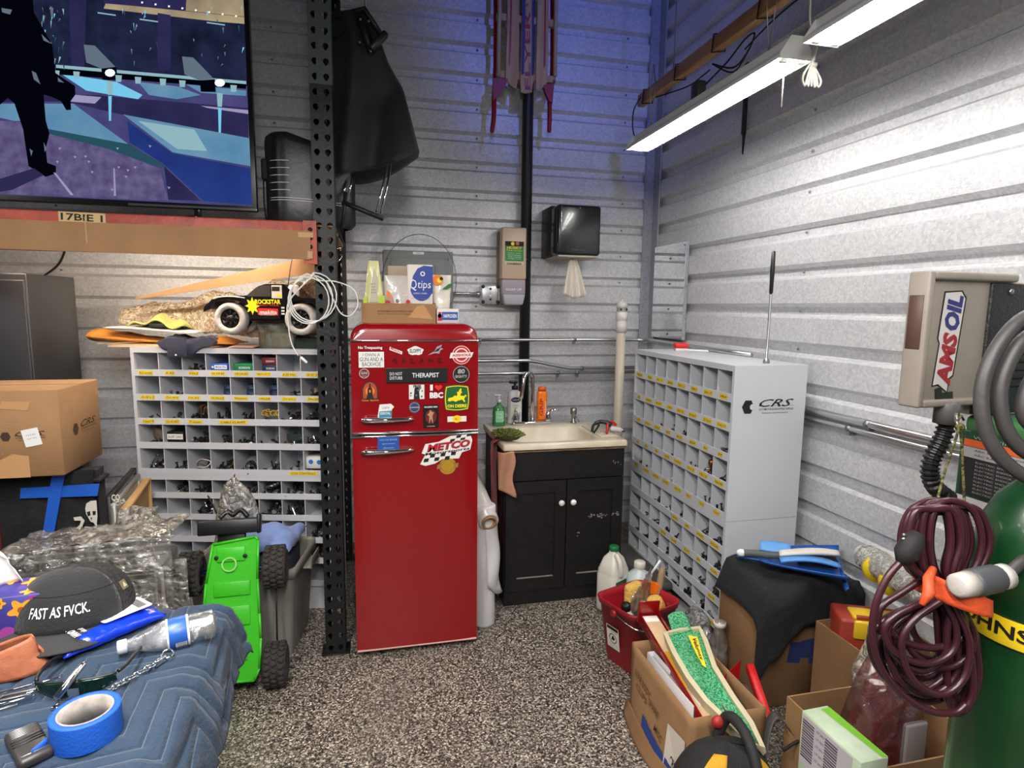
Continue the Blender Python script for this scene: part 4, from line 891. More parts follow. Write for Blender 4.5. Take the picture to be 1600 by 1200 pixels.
o = MB().grid(towel, 40, 14).build('paper_towel', mat('soft white paper', (232, 226, 214), .9), solid=.001); o.location = t.location; tag(o, 'white paper towel hanging out of the dark dispenser', 'towel')
# mirror on the right wall by the corner
a = W(1025, 392, X=1.945); b_ = W(1074, 377, X=1.945); c_ = W(1074, 540, X=1.945)
t = thing('wall_mirror', 'tall frameless mirror on the right wall in the corner above the bin cabinet', 'mirror', (1.945, (a.y+b_.y)/2, b_.z))
w = a.y-b_.y
MB().box(-.006, .016, -w/2, w/2, -.62, 0).build('backing', TRIM, t)
MB().box(-.008, -.006, -w/2, w/2, -.62, 0).build('glass', mat('mirror silver', (225, 228, 232), .02, 1), t)
MB().lathe([(.006, 0), (.006, .003)], 8, M=T(-.0085, -w/2+.015, -.02) @ RY(-PI/2)).build('clip', STEEL, t)
# ================================================================ things on the fridge
FZ = zt_f = (W(548, 532, Y=FY).z+W(747, 528, Y=FY).z)/2+.067
a = W(565, 500, Y=2.74); b_ = W(681, 503, Y=2.74); hb = W(620, 474, Y=2.74).z-FZ
t = thing('open_carton', 'low brown open carton on top of the red fridge with packets standing in it', 'box', ((a.x+b_.x)/2, 2.74, FZ)); w = (b_.x-a.x)/2
MB().box(-w, w, 0, .004, 0, hb).build('front_wall', CARD, t); MB().box(-w, w, .236, .24, 0, hb).build('back_wall', CARD, t)
for s in (-w, w-.004): MB().box(s, s+.004, .004, .236, 0, hb+.004).build('side_wall', CARD, t)
MB().box(-w+.004, w-.004, .004, .236, 0, .004).build('bottom', CARD, t)
m = MB(); m.M = front(0, -.0006, hb*.5); m.text('ENVIRONMENTALLY FRIENDLY PACKAGING', -.0, .008, w*1.15, .007, 0, 0, bold=.02); m.text('please recycle this corrugated carton', -.0, -.004, w*1.15, .006, 0, 0, bold=.02); m.build('printed_lines', [mat('brown ink', (88, 60, 40), .8)], t)
m = MB(); m.M = front(w*.55, -.0007, hb*.42); m.poly([(-.05, -.012), (.06, -.02), (.02, .045), (-.01, .04)], 0, 0); m.build('clear_tape', mat('packing tape', (196, 150, 104), .15, coat=.8), t)
def packet(name, label, cat, px0, py0, px1, py1, Y, m_, thick=.03, topw=.8, zb=None):
    """an upright bag; returns root, half width, height"""
    a = W(px0, py1, Y=Y); b = W(px1, py0, Y=Y); z0 = zb if zb is not None else a.z
    t = thing(name, label, cat, ((a.x+b.x)/2, Y, z0)); w = abs(b.x-a.x)/2; h = b.z-z0
    def fn(u, v):
        a_ = u*2*PI; k = 1-(1-topw)*v**1.2; th = thick*(1-v)**.6*(1 if v < .99 else .1)+.0015
        return (w*k*math.cos(a_)*(1+.04*nz(v*5, u*7, 1)), th*math.sin(a_)*(1+.3*nz(u*9, v*9, 2)), h*v)
    MB().grid(fn, 28, 14).build('pouch', m_, t); return t, w, h
zi = FZ+.006
t, w, h = packet('snack_pouch', 'clear and lime green snack pouch standing at the left of the carton on the fridge', 'bag', 566, 408, 602, 474, 2.79, mat('pale yellow pouch', (214, 210, 150), .3, bump=(40, .3), coat=.5), .035, .42, zi)
m = MB(); m.M = front(.0, -.034, h*.5); m.poly([(-.02, -.05), (.014, -.05), (.014, .06), (0, .1), (-.006, .06)], 0, 0); m.poly([(.02, -.07), (.048, -.07), (.046, -.02), (.02, -.02)], .002, 1); m.poly([(-.05, -.07), (-.03, -.07), (-.03, -.02), (-.047, -.03)], .002, 1)
for i in range(4): m.text(('NET WT', 'organic', 'trail mix', 'dried')[i], -.003, .03-.012*i, .022, .006, .001, 2)
m.build('printed_panel', [mat('grey panel print', (186, 178, 156), .4), mat('lime print', (176, 200, 50), .4), mat('dark green print', (60, 84, 40), .5)], t)
t, w, h = packet('clear_pouch', 'clear zip pouch with red dots in the middle of the carton on the fridge', 'bag', 600, 431, 640, 474, 2.80, mat('frosted pouch', (196, 188, 182), .25, bump=(30, .4), coat=.6), .03, .95, zi)
m = MB(); m.M = front(0, -.031, h*.45); m.poly([(-.04, -.06), (.0, -.06), (-.02, .02), (-.035, .03)], 0, 2); m.disc(-.042, -.01, .012, .002, 0); m.disc(.048, -.005, .01, .002, 0); m.poly([(-.048, .02), (-.03, .01), (-.03, .035), (-.045, .045)], .001, 1); m.poly(rect(.014, .014), .003, 3); m.build('print', [REDINK, ORANGEINK, mat('pinkish contents', (176, 140, 128), .6), mat('grey code', (130, 120, 116), .6)], t)
t, w, h = packet('kraft_pouch', 'tan paper pouch standing behind the clear pouch on the fridge', 'bag', 606, 416, 640, 474, 2.86, mat('kraft paper', (178, 160, 136), .8, bump=(40, .3)), .03, .95, zi)
a = W(637, 474, Y=2.79); b_ = W(676, 414, Y=2.79)
t = thing('swab_box', 'white cotton swab box with a big blue oval on the fridge', 'box', ((a.x+b_.x)/2, 2.79, zi)); w = (b_.x-a.x)/2; h = b_.z-zi
MB().rbox(-w, w, 0, .05, 0, h, .003).build('carton', mat('white carton', (222, 214, 208), .5), t)
m = MB(); m.M = front(0, -.0008, 0)
drop = [(w*.98, h*.97), (w*.98, h*.5)]+[(w*(.1+.9*math.cos(a)), h*(.62+.26*math.sin(a))) for a in [-.55-i*2.3/8 for i in range(9)]]+[(-w*.55, h*.8), (-w*.2, h*.93), (w*.3, h*.985)]
m.poly([(x*1.02, z) for x, z in drop], 0, 0); m.text('Q', -w*.55, h*.64, w*.55, h*.2, .0006, 1); m.text('tips', w*.32, h*.63, w*1.05, h*.17, .0006, 1, shear=.1); m.ring(w*.2, h*.84, .006, .011, .0006, 1, 14); m.text('cotton swabs', 0, h*.5, w*1.1, h*.03, .0006, 1)
for s in (-.5, .45): m.disc(w*s, h*.27, .014, .0004, 2, 12, ry=.01); m.disc(w*s-.003, h*.28, .009, .0008, 3, 10, ry=.005)
m.text('170 count  double tip', 0, h*.4, w*1.5, h*.025, .0004, 2); m.build('print', [BLUEINK, WHITEINK, GREYINK, mat('warm grey print', (170, 158, 150), .5)], t)
t, w, h = packet('produce_bag', 'white bag with orange and green fruit print beside the cotton swab box', 'bag', 678, 430, 702, 474, 2.83, mat('white poly bag', (214, 206, 194), .3, bump=(30, .3), coat=.5), .02, 1.25, zi)
m = MB(); m.M = front(.0, -.022, h*.75); m.disc(-.02, .03, .024, 0, 0); m.disc(-.012, .028, .012, .001, 2); m.disc(-.004, .036, .008, .002, 3); m.poly([(.0, -.012), (.03, .012), (.052, .016), (.04, -.004), (.02, -.012)], .001, 1); m.build('print', [ORANGEINK, GREENINK, YELINK, INK], t)
t, w, h = packet('long_white_packet', 'white packet leaning at the left rear corner of the carton on the fridge', 'bag', 588, 440, 606, 474, 2.90, PAPER, .015, .9, zi)
a = W(683, 503, Y=2.74); b_ = W(717, 484, Y=2.74)
t = carton('small_carton', 'small white and blue medicine box lying beside the open carton on the fridge', 'box', b_.x-a.x, .05, b_.z-FZ+.004, mat('white carton', (222, 214, 208), .5), mat('royal blue print', (40, 84, 168), .5), 'NAPROXEN')
t.location = ((a.x+b_.x)/2, 2.77, FZ)
m = MB(); m.M = front(-(b_.x-a.x)*.37, -.0262, (b_.z-FZ)/2); m.poly([(-.01, -.02), (.01, -.02), (.008, .0), (.006, .02), (-.006, .02), (-.008, 0)], 0, 0); m.build('figure_print', [REDINK], t)
# ================================================================ on the cabinet by the right wall
CT = .654+.703
a = W(1198, 556, Z=CT)
t = thing('thin_rod', 'thin steel rod with a black grip standing upright on the bin cabinet', 'rod', (1.76, a.y*1.76/a.x, CT))
h = W(1210, 393, X=1.76).z-CT
MB().lathe([(.014, 0), (.014, .012), (.01, .02), (.0055, .022), (.0055, h*.62), (.004, h*.63)], 10).build('rod', STEEL, t); MB().lathe([(.004, h*.62), (.0085, h*.64), (.010, h*.85), (.008, h), (.002, h+.003)], 10).build('grip', BLACKP, t)
a = W(1063, 548, Z=CT)
t = thing('scrub_brush', 'red and white handled brush lying on top of the bin cabinet', 'brush', (a.x, a.y, CT), -.25)
MB().rbox(-.035, .035, -.03, .02, .0, .016, .006).rbox(.0, .16, -.02, .0, .0, .012, .005, M=RZ(-.5)).build('handle', WHITE, t); MB().rbox(-.038, .038, -.034, .026, .016, .045, .008).build('red_head', mat('red bristle', (214, 30, 34), .5), t)
# ================================================================ sled on the back wall
SY = 3.84
t = thing('wooden_sled', 'old wooden sled with red steel runners hanging upright high on the back wall', 'sled', (W(822, 60, Y=SY).x, SY, 2.72))
KS = Matrix.Translation(-Vector(t.location))
def sp(px, py, dy=0): p = W(740+px/5.456, py/5.456, Y=SY+dy); return Vector(p)
WO = mat('aged sled wood', (206, 172, 128), .55, bump=(20, .15), var=(8, (168, 128, 84), .3), stretch=(4, 4, .4)); SR = mat('sled red', (150, 22, 24), .4); SBL = mat('sled blue', (40, 44, 120), .5)
ZT = 3.42
def slat(name, pts, y0, y1, m_):
    q = [sp(*p) for p in pts]
    m = MB(); m.M = KS @ frame((0, SY, 0), (1, 0, 0), (0, 0, 1)); m.prism([(p.x, p.z) for p in q], -y1, -y0); return m.build(name, m_, t)
top = -640
slat('slat', [(290, top), (392, top), (380, 640), (362, 760), (340, 755), (270, 690), (285, 150)], -.012, 0, WO)
slat('slat', [(420, top), (520, top), (505, 690), (492, 790), (440, 800), (400, 790), (395, 690), (412, 100)], -.012, 0, WO)
slat('slat', [(548, top), (640, top), (632, 500), (622, 710), (595, 745), (530, 778), (527, 650), (540, 100)], -.012, 0, WO)
m = MB(); m.M = KS
def strip(pts, y, mi): 
    q = [sp(*p) for p in pts]; m.add([(p.x, SY+y, p.z) for p in q], [tuple(range(len(pts)))], mi)
strip([(420, top), (440, top), (438, 100), (425, 640), (404, 640), (412, 100)], -.0132, 0); strip([(500, top), (520, top), (505, 650), (488, 650), (492, 100)], -.0132, 0)
strip([(322, top), (334, top), (318, 300), (305, 580), (296, 560), (306, 200)], -.0132, 1); strip([(604, top), (618, top), (608, 560), (596, 600), (590, 560), (598, 200)], -.0132, 1)
c = sp(455, 440, 0)
m.text('FLYER', 0, 0, .46, .036, 0, 1, bold=.02, M=frame((c.x, SY-.0136, c.z), (-.02, 0, 1), (-1, 0, 0)))
m.build('painted_stripes', [SBL, SR], t)
for zpx in (660, 180, -300):
    a = sp(200, zpx-30); b = sp(700, zpx+20); m = MB(); m.M = KS; m.box(a.x+.0, b.x, SY+.004, SY+.034, b.z-.018, b.z+.022); m.build('cross_bar', WO, t)
for s, xs in ((-1, (222, 205, 150)), (1, (702, 690, 640))):
    m = MB(); m.M = KS; q = [sp(xs[0]-2*s, top), sp(xs[0], 50), sp(xs[1]+4, 650)]; m.tube(q, .013, 8); m.build('side_rail', mat('bare ash rail', (180, 160, 136), .5), t)
    m = MB(); m.M = KS; dx = -26*s if s < 0 else -22
    q = [sp(xs[0]-40 if s < 0 else xs[0]-30, top, .05), sp(xs[0]-34 if s < 0 else xs[0]-30, 100, .06), sp(xs[1]-20, 640, .05), sp(xs[1]-30 if s < 0 else xs[1]-40, 820, .02), sp(xs[2]+22 if s < 0 else xs[2]+8, 1000, 0), sp(xs[2]+4, 1130, 0)]
    m.tube(smooth_path(q, 5), [.014]*10+[.016]*8+[.015]*4+[.014]*3+[.011], 8); m.build('runner', SR, t)
    m = MB(); m.M = KS @ frame((0, SY, 0), (1, 0, 0), (0, 0, 1))
    tri = [(165, 670), (290, 680), (270, 740), (205, 830), (165, 860)] if s < 0 else [(590, 730), (682, 715), (668, 880), (640, 870), (610, 800)]
    m.prism([(sp(*p).x, sp(*p).z) for p in tri], -.016, .014); m.build('runner_bracket', SR, t)
    m = MB(); m.M = KS; m.sphere(sp(690 if s > 0 else 210, 690, -.012), .009, 8); m.build('bolt', STEEL, t)
MB().tube([(0, -.02, .72), (0, .2, .74)], .006, 8).build('wall_hook', STEEL, t)

# ================================================================ pallet rack on the left
PY0 = 2.684
t = rk = thing('pallet_rack', 'steel pallet rack with black punched posts and an orange beam under the television', 'rack', (-.18, PY0, 0))
PX0, PX1 = -.224, -.138
GG = mat('grey green painted steel', (74, 84, 78), .5, .2, bump=(60, .15)); BPost = mat('black punched steel', (26, 28, 28), .5, .3, bump=(60, .15))
def post(name, x0, x1, y, face, z0, z1, m_):
    """a channel post: punched face plus two side flanges"""
    m = MB(); w = (x1-x0)/2; p = .0585; n = int((z1-z0)/p+.5); p = (z1-z0)/n; r = .0125
    K = 8
    for c in range(2):
        cx = x0+w*(c+.5)
        for i in range(n):
            cz = z0+p*(i+.5)
            hole = [(cx+(r if k != 6 else r)*math.cos(2*PI*k/K)*(1 if math.sin(2*PI*k/K) > -.1 else .55), y, cz+r*math.sin(2*PI*k/K)*(1 if math.sin(2*PI*k/K) > -.1 else 1.5)) for k in range(K)]
            ow, oh = w/2, p/2
            rim = []
            for k in range(K):
                a = 2*PI*k/K; ca, sa = math.cos(a), math.sin(a); s_ = 1/max(abs(ca), abs(sa)); rim.append((cx+ow*ca*s_, y, cz+oh*sa*s_))
            m.add(hole+rim, [(k, (k+1) % K, K+(k+1) % K, K+k) for k in range(K)])
    d = .08*face
    for x in (x0, x1): m.add([(x, y, z0), (x, y+d, z0), (x, y+d, z1), (x, y, z1)], [(0, 1, 2, 3)])
    for x, s in ((x0, 1), (x1, -1)): m.add([(x, y+d, z0), (x+s*.022, y+d, z0), (x+s*.022, y+d, z1), (x, y+d, z1)], [(0, 1, 2, 3)])
    m.v = [Vector(v)-Vector(rk.location) for v in m.v]
    return m.build(name, m_, rk, solid=.003)
ZSP = 2.489
post('post', PX0, PX1, PY0, 1, .006, ZSP, BPost); post('upper_post', PX0-.001, PX1+.001, PY0-.001, 1, ZSP, 3.9, GG)
post('post', PX0, PX1, 3.80, -1, .006, 3.9, BPost)
def rkb(m, name, mats, **kw):
    m.v = [Vector(v)-Vector(rk.location) for v in m.v]; return m.build(name, mats, rk, **kw)
for y in (PY0+.04, 3.76): rkb(MB().rbox(PX0-.02, PX1+.02, y-.05, y+.05, 0, .006, .002, 1), 'foot_plate', BPost)
rkb(MB().box(PX1-.002, PX1+.001, PY0+.0, PY0+.004, .006, 3.9), 'bright_edge', mat('pale metal edge', (124, 128, 122), .4, .6))  # thin strip, lighter than the black post, along its right front edge
for z in (.25, 1.3, 2.35, 3.3): rkb(MB().rbox(PX0+.02, PX0+.05, PY0+.08, 3.72, z, z+.04, .004, 1), 'cross_brace', BPost)
for z in (.3, 1.35, 2.4): rkb(MB().tube([(PX0+.035, PY0+.08, z), (PX0+.035, 3.72, z+.95)], .014, 6), 'diagonal_brace', BPost)
ORG = mat('scuffed orange enamel', (176, 66, 38), .5, bump=(50, .2), var=(14, (142, 50, 34), .45))
zb0, zb1 = 1.79, 1.937
rkb(MB().rbox(-3.0, PX0-.006, PY0-.03, PY0+.02, zb0, zb1, .005), 'beam', ORG)
rkb(MB().rbox(-3.0, PX0-.006, 3.76, 3.81, 1.885, zb1-.013, .005), 'beam', ORG)
m = MB(); m.box(PX0-.04, PX0+.012, PY0-.034, PY0-.003, 1.765, 1.94).box(PX0-.006, PX0-.0, PY0-.03, PY0+.05, 1.765, 1.94); rkb(m, 'beam_connector', ORG)
for i in range(4):
    rkb(MB().lathe([(.009, 0), (.009, .002)], 8, M=T(PX0-.012, PY0-.035, 1.80+.035*i) @ RX(PI/2)), 'connector_slot', INK)
rkb(MB().box(-3.0, PX1-.01, PY0+.03, 3.76, zb1-.012, zb1+.006), 'shelf_deck', mat('plywood deck', (168, 130, 90), .8, bump=(30, .2)))
a = W(128, 340, Y=PY0-.031)
m = MB(); m.M = front(a.x, PY0-.0312, a.z); m.poly([(-.078, -.02), (.08, -.022), (.08, .018), (-.078, .02)], 0, 0); m.text('17BIE 1', 0, 0, .14, .026, .0006, 1, bold=.02, rot=-.03); o = m.build('tape_label', [mat('tan masking tape', (196, 168, 120), .8), INK]); o.parent = rk; o.matrix_parent_inverse = Matrix.Translation(rk.location).inverted()
# cardboard strip hung in front of the beam
a = W(0, 344, Y=PY0-.036); b_ = W(485, 361, Y=PY0-.036); c_ = W(485, 406, Y=PY0-.036); d_ = W(0, 385, Y=PY0-.036)
t = thing('cardboard_strip', 'long brown cardboard strip taped in front of the orange beam', 'cardboard', (-.3, PY0-.036, 1.85))
m = MB(); m.M = T(.3, -(PY0-.036), -1.85) @ frame((0, PY0-.036, 0), (1, 0, 0), (0, 0, 1))
m.prism([(-2.9, d_.z+.002), (c_.x, c_.z), (b_.x, b_.z), (-2.9, a.z+.004)], 0, .004); m.build('strip', CARD, t)
m = MB(); m.M = T(.3, -(PY0-.036), -1.85) @ frame((0, PY0-.036, 0), (1, 0, 0), (0, 0, 1))
for x, z, w, h in ((c_.x-.015, c_.z+.1, .06, .02), (c_.x-.0, c_.z+.02, .02, .03), (-1.05, d_.z+.07, .004, .10)): m.poly([(x+p, z+q) for p, q in rect(w, h)], .0046, 0)
m.build('tape_piece', mat('glossy tape', (190, 156, 116), .12, coat=1), t)
# lamp tube under the shelf, hidden from the room by the beam and the cardboard
WT = bpy.data.materials.new('lit warm tube'); WT.use_nodes = True; bb = WT.node_tree.nodes['Principled BSDF']; bb.inputs['Emission Color'].default_value = (1, .86, .68, 1); bb.inputs['Emission Strength'].default_value = UNDER_STRENGTH
t = thing('under_shelf_light', 'warm tube light under the rack shelf, hidden behind the orange beam', 'light', (-1.0, 3.05, 1.90))
MB().rbox(-.62, .62, -.05, .05, 0.0, .024, .006).build('housing', FIX, t); MB().tube([(-.58, 0, -.016), (.58, 0, -.016)], .013, 10).build('tube', WT, t)
for s in (-.6, .59): MB().rbox(s-.01, s+.01, -.016, .016, -.032, .004, .004).build('lamp_holder', FIX, t)
# ================================================================ television
TY = 2.80
t = tv = thing('television', 'large flat television showing a blue lit stage, standing on the rack', 'television', (-1.1, TY, 1.945))
x1 = W(390, 160, Y=TY).x+.006; z0 = W(200, 316, Y=TY).z; zb = W(0, 305, Y=TY).z
KT = Matrix.Translation(-Vector(t.location))
GLB = mat('gloss black bezel', (14, 14, 16), .15)
m = MB(); m.M = KT; m.rbox(-1.78, x1+.004, TY+.004, TY+.05, z0-.012, 2.93, .004); m.build('chassis', GLB, t)
m = MB(); m.M = KT; m.box(x1-.012, x1+.006, TY-.006, TY+.004, z0-.012, 2.93).box(-1.78, x1-.012, TY-.006, TY+.004, z0-.012, z0+.006).box(-1.78, x1-.012, TY-.006, TY+.004, 2.915, 2.93).box(-1.79, -1.778, TY-.006, TY+.004, z0-.012, 2.93); m.build('bezel', GLB, t)
m = MB(); m.M = KT; m.box(-.95, x1+.005, TY-.0075, TY-.006, z0-.012, z0-.004); m.build('trim_line', CHROME, t)
for x in (-1.5, -.7):
    m = MB(); m.M = KT; m.rbox(x-.02, x+.02, TY-.06, TY+.12, 1.943, 1.953, .004); m.rbox(x-.012, x+.012, TY+.01, TY+.035, 1.95, z0+.02, .004); m.build('stand_foot', GLB, t)
# the picture on the screen
def screen(name, c, s=1.0, var=None):
    m = mat('screen '+name, c, .6, emit=s, var=var, spec=0)
    b = m.node_tree.nodes['Principled BSDF']
    for l in list(b.inputs['Base Color'].links): m.node_tree.links.remove(l)
    b.inputs['Base Color'].default_value = (0, 0, 0, 1); return m
pal = ['night', 'floor', 'beam', 'deep', 'violet', 'pale', 'black', 'stone', 'glow', 'gold', 'cyan', 'greenish', 'lilac', 'navyband']
smats = [screen('night', (20, 24, 44), .8, (9, (44, 50, 84), .2)), screen('floor', (66, 66, 120), .8, (10, (90, 86, 140), .2)), screen('beam', (118, 164, 190), .85, (6, (86, 138, 180), .2)), screen('deep', (34, 52, 122), .8, (5, (46, 70, 150), .2)), screen('violet', (84, 72, 120), .8, (24, (120, 112, 156), .3)),
         screen('pale', (150, 190, 200), .9), screen('black', (6, 8, 18), .6), screen('stone', (108, 124, 140), .8), screen('glow', (235, 250, 250), 1.3), screen('gold', (196, 176, 140), .9, (6, (120, 106, 90), .2)), screen('cyan', (120, 200, 235), 1.0), screen('greenish', (44, 88, 104), .8), screen('lilac', (170, 160, 200), .85), screen('navyband', (40, 38, 78), .8, (8, (58, 54, 100), .2))]
m = MB(); m.M = KT; lay = [0]
def pic(pts, mi, S=2.963):
    lay[0] += 1; y = TY-.0005-.00004*lay[0]
    q = [W(p[0]/S, p[1]/S, Y=TY) for p in pts]
    q = [(max(-1.776, min(x1-.013, p.x)), y, max(z0+.007, min(2.914, p.z))) for p in q]
    m.add(q, [tuple(range(len(q)))], mi)
Lf = -620
pic([(Lf, -340), (1170, -340), (1170, 960), (Lf, 960)], 0)
pic([(Lf, 330), (280, 330), (1150, 400), (1170, 960), (Lf, 960)], 1)
pic([(490, 15), (1140, 80), (1140, 112), (1000, 100), (480, 40)], 9); pic([(860, -340), (1140, -340), (1140, 78), (860, 50)], 9); pic([(Lf, -340), (860, -340), (860, 48), (480, 16), (480, -60), (Lf, -120)], 13)
pic([(320, 0), (400, 0), (390, 320), (330, 320)], 13); pic([(730, 60), (790, 70), (790, 330), (730, 320)], 13)
pic([(Lf, 430), (430, 440), (1150, 500), (1150, 640), (560, 530), (300, 470), (Lf, 480)], 13)
pic([(300, 435), (470, 450), (440, 480), (320, 470)], 12); pic([(930, 490), (1150, 510), (1150, 528), (960, 500)], 12)
pic([(570, 530), (1155, 640), (1160, 770), (800, 705)], 2); pic([(Lf, 480), (340, 480), (595, 668), (240, 600), (0, 545), (Lf, 530)], 2); pic([(640, 560), (900, 600), (960, 700), (820, 690)], 5)
pic([(590, 560), (700, 640), (800, 710), (1160, 780), (1170, 950), (940, 930), (760, 760), (600, 660)], 3); pic([(230, 600), (600, 668), (780, 780), (700, 760), (500, 690), (230, 625)], 11)
pic([(Lf, 560), (100, 560), (230, 620), (500, 690), (740, 780), (780, 930), (Lf, 900)], 4); pic([(760, 770), (930, 930), (780, 925)], 13)
pic([(280, 340), (540, 380), (660, 440), (640, 460), (400, 420)], 10); pic([(640, 380), (820, 400), (930, 440), (820, 460), (690, 440)], 2); pic([(860, 390), (1140, 420), (1140, 445), (930, 430)], 2)
pic([(260, 300), (1140, 376), (1140, 390), (260, 315)], 5); pic([(260, 316), (1140, 391), (1140, 412), (260, 345)], 6)
for dx, dy, lx in ((0, 0, 510), (455, 55, 1018)):
    pic([(388+dx, 207+dy), (440+dx, 212+dy), (535+dx, 310+dy), (470+dx, 318+dy), (400+dx, 290+dy)], 7); pic([(470+dx, 318+dy), (540+dx, 312+dy), (545+dx, 372+dy), (475+dx, 370+dy)], 6)
    pic([(lx+24*math.cos(k*PI/5), 338+dy*.84+18*math.sin(k*PI/5)) for k in range(10)], 8); pic([(lx-14, 375+dy), (lx+14, 378+dy), (lx+10, 440+dy), (lx-10, 440+dy)], 5); pic([(lx-8, 445+dy), (lx+8, 445+dy), (lx+5, 560+dy), (lx-5, 560+dy)], 10)
for x, y in ((262, 340), (355, 345), (550, 362), (640, 370), (755, 378), (845, 386), (1082, 408)): pic([(x-15, y-14), (x+15, y-12), (x+12, y+18), (x-12, y+18)], 5)
for x, y in ((495, 65), (690, 95), (1000, 110)): pic([(x-42, y-8), (x+42, y+4), (x+42, y+10), (x-42, y-2)], 5)
rr = random.Random(4)
for k in range(60):
    x = rr.choice([rr.uniform(160, 310), rr.uniform(560, 730), rr.uniform(880, 1130), rr.uniform(160, 310)]); y = rr.uniform(30, 300); h = rr.uniform(6, 40); pic([(x, y), (x+rr.uniform(3, 9), y+2), (x+rr.uniform(-6, 8), y+h)], rr.choice([7, 10, 5, 11, 5]))
for k in range(8): x = 660+k*62; pic([(x-4, 10+k*9), (x+4, 10+k*9), (x+4, 18+k*9), (x-4, 18+k*9)], 8)
pic([(Lf, 330), (-200, 300), (-90, 0), (-60, -340), (130, -340), (160, 60), (245, 210), (260, 340), (350, 400), (352, 440), (330, 470), (332, 510), (310, 512), (285, 470), (240, 450), (205, 440), (215, 560), (232, 620), (215, 690), (222, 755), (262, 770), (262, 805), (215, 820), (190, 805), (135, 770), (110, 600), (70, 480), (40, 455), (0, 490), (-60, 700), (Lf, 800)], 6)
pic([(160, 780), (205, 812), (60, 880), (0, 890), (Lf, 930), (Lf, 880), (0, 830)], 13)
for q in ([(150, 330), (170, 340), (190, 392), (160, 370)], [(195, 160), (240, 205), (205, 190)], [(205, 660), (220, 690), (210, 705)], [(140, 690), (155, 700), (148, 725)], [(270, 360), (300, 385), (272, 380)], [(235, 30), (250, 40), (248, 90), (238, 70)], [(10, 40), (60, 48), (50, 70), (14, 60)]): pic(q, 7)
for k in range(14): x, y = rr.uniform(250, 800), rr.uniform(640, 880); pic([(x, y), (x+14, y+3), (x+6, y+12)], 12)
pic([(250, 800), (262, 802), (345, 905), (330, 905)], 12); pic([(528, 780), (534, 780), (540, 908), (530, 908)], 12)
m.build('screen_picture', smats, t)
# ================================================================ black rolled pad beside the television
t = thing('rolled_pad', 'black rolled vinyl seat pad with thin white stripes standing beside the television', 'pad', (0, 2.96, 1.9435))
a = W(418, 300, Y=2.96).x; c_ = W(545, 300, Y=3.0).x; t.location.x = a+.1
m = MB(); r = .105; ol = []
for i in range(15): q = PI*.5+PI*i/14; ol.append((r*math.cos(q), r*math.sin(q)))
ol = ol+[(.12, -r*.96), (c_-a-.1, -r*.55), (c_-a-.07, -.02), (c_-a-.1, r*.4), (.12, r)]
n = len(ol); hs = [0, .02, .10, .2, .3, .36, .385, .4]; vs = []
for i, h in enumerate(hs):
    k = [.93, 1, 1, 1, 1, 1, .96, .8][i]
    for x, y in ol: vs.append((x*k, y*k, h*(1-.22*max(0, min(1, (x-.02)/.3))) if i > 2 else h))
m.add(vs, [(j*n+i, j*n+(i+1) % n, (j+1)*n+(i+1) % n, (j+1)*n+i) for j in range(len(hs)-1) for i in range(n)]+[tuple(range((len(hs)-1)*n, len(hs)*n))], 0, True); m.build('pad', mat('black vinyl', (30, 30, 34), .38, bump=(25, .15)), t)
for i in range(5):
    MB().tube([(1.005*r*math.cos(q), 1.005*r*math.sin(q), .275-.031*i) for q in [PI+.75+k*.13 for k in range(8)]], .0016, 5).build('stripe', WHITE, t)
for dz in (.118, .108): MB().tube([(1.005*r*math.cos(q), 1.005*r*math.sin(q), dz) for q in [PI+.7+k*.14 for k in range(7)]]+[(.12, -r*.985, dz-.004), (c_-a-.1, -r*.57, dz-.012)], .0016, 5).build('stripe', WHITE, t)
MB().rbox(-r-.012, -r+.018, -.05, -.0, .2, .29, .008).tube([(-r-.004, -.03, .25), (-r-.006, -.035, .1), (-r, -.03, .02)], .004, 6).build('side_strap', BLACKR, t)
# ================================================================ folded chair hanging beside the post
HY = 2.86
t = fc = thing('folding_chair', 'folded black canvas chair hanging upside down from the rack beside the post', 'chair', (W(580, 150, Y=HY).x, HY, 2.4))
KF = Matrix.Translation(-Vector(t.location)); CANV = mat('black canvas', (22, 22, 26), .68, bump=(25, .35), sheen=.1)
Lp = [(513, 20), (514, 60), (514, 110), (515, 170), (517, 230), (524, 272)]; Rp = [(570, 12), (592, 58), (607, 100), (630, 140), (643, 190), (655, 238)]
def lerp_poly(P, v):
    s = v*(len(P)-1); i = min(int(s), len(P)-2); f = s-i; return (P[i][0]*(1-f)+P[i+1][0]*f, P[i][1]*(1-f)+P[i+1][1]*f)
def can(u, v):
    l = lerp_poly(Lp, v); r_ = lerp_poly(Rp, v); x = l[0]+(r_[0]-l[0])*u; y = l[1]+(r_[1]-l[1])*u+10*math.sin(u*PI)*v*.7
    f = .032*math.sin(u*9+v*4)*(.3+v)+.035*math.sin(v*7+u*4)*u-.06*math.sin(u*PI)
    f += .02*max(0, 1-abs(v-.55-.16*(1-u))*9)
    return W(x, y, Y=HY+f)
m = MB(); m.M = KF; m.grid(can, 22, 26); m.build('seat_canvas', CANV, t, solid=.004)
def can2(u, v):
    l = (527+10*v, 262+26*v); r_ = (655-2*v, 236+10*v); x = l[0]+(r_[0]-l[0])*u; y = l[1]+(r_[1]-l[1])*u-18*(u-.5)*(v)*0+14*math.sin(u*PI)*v
    return W(x, y, Y=HY+.05+.1*v)
m = MB(); m.M = KF; m.grid(can2, 16, 5); m.build('rear_canvas', CANV, t, solid=.004)
def rod(name, pts, r, m_, y=HY): m = MB(); m.M = KF; m.tube([W(a, b, Y=y+c) for a, b, c in pts], r, 8); m.build(name, m_, t)
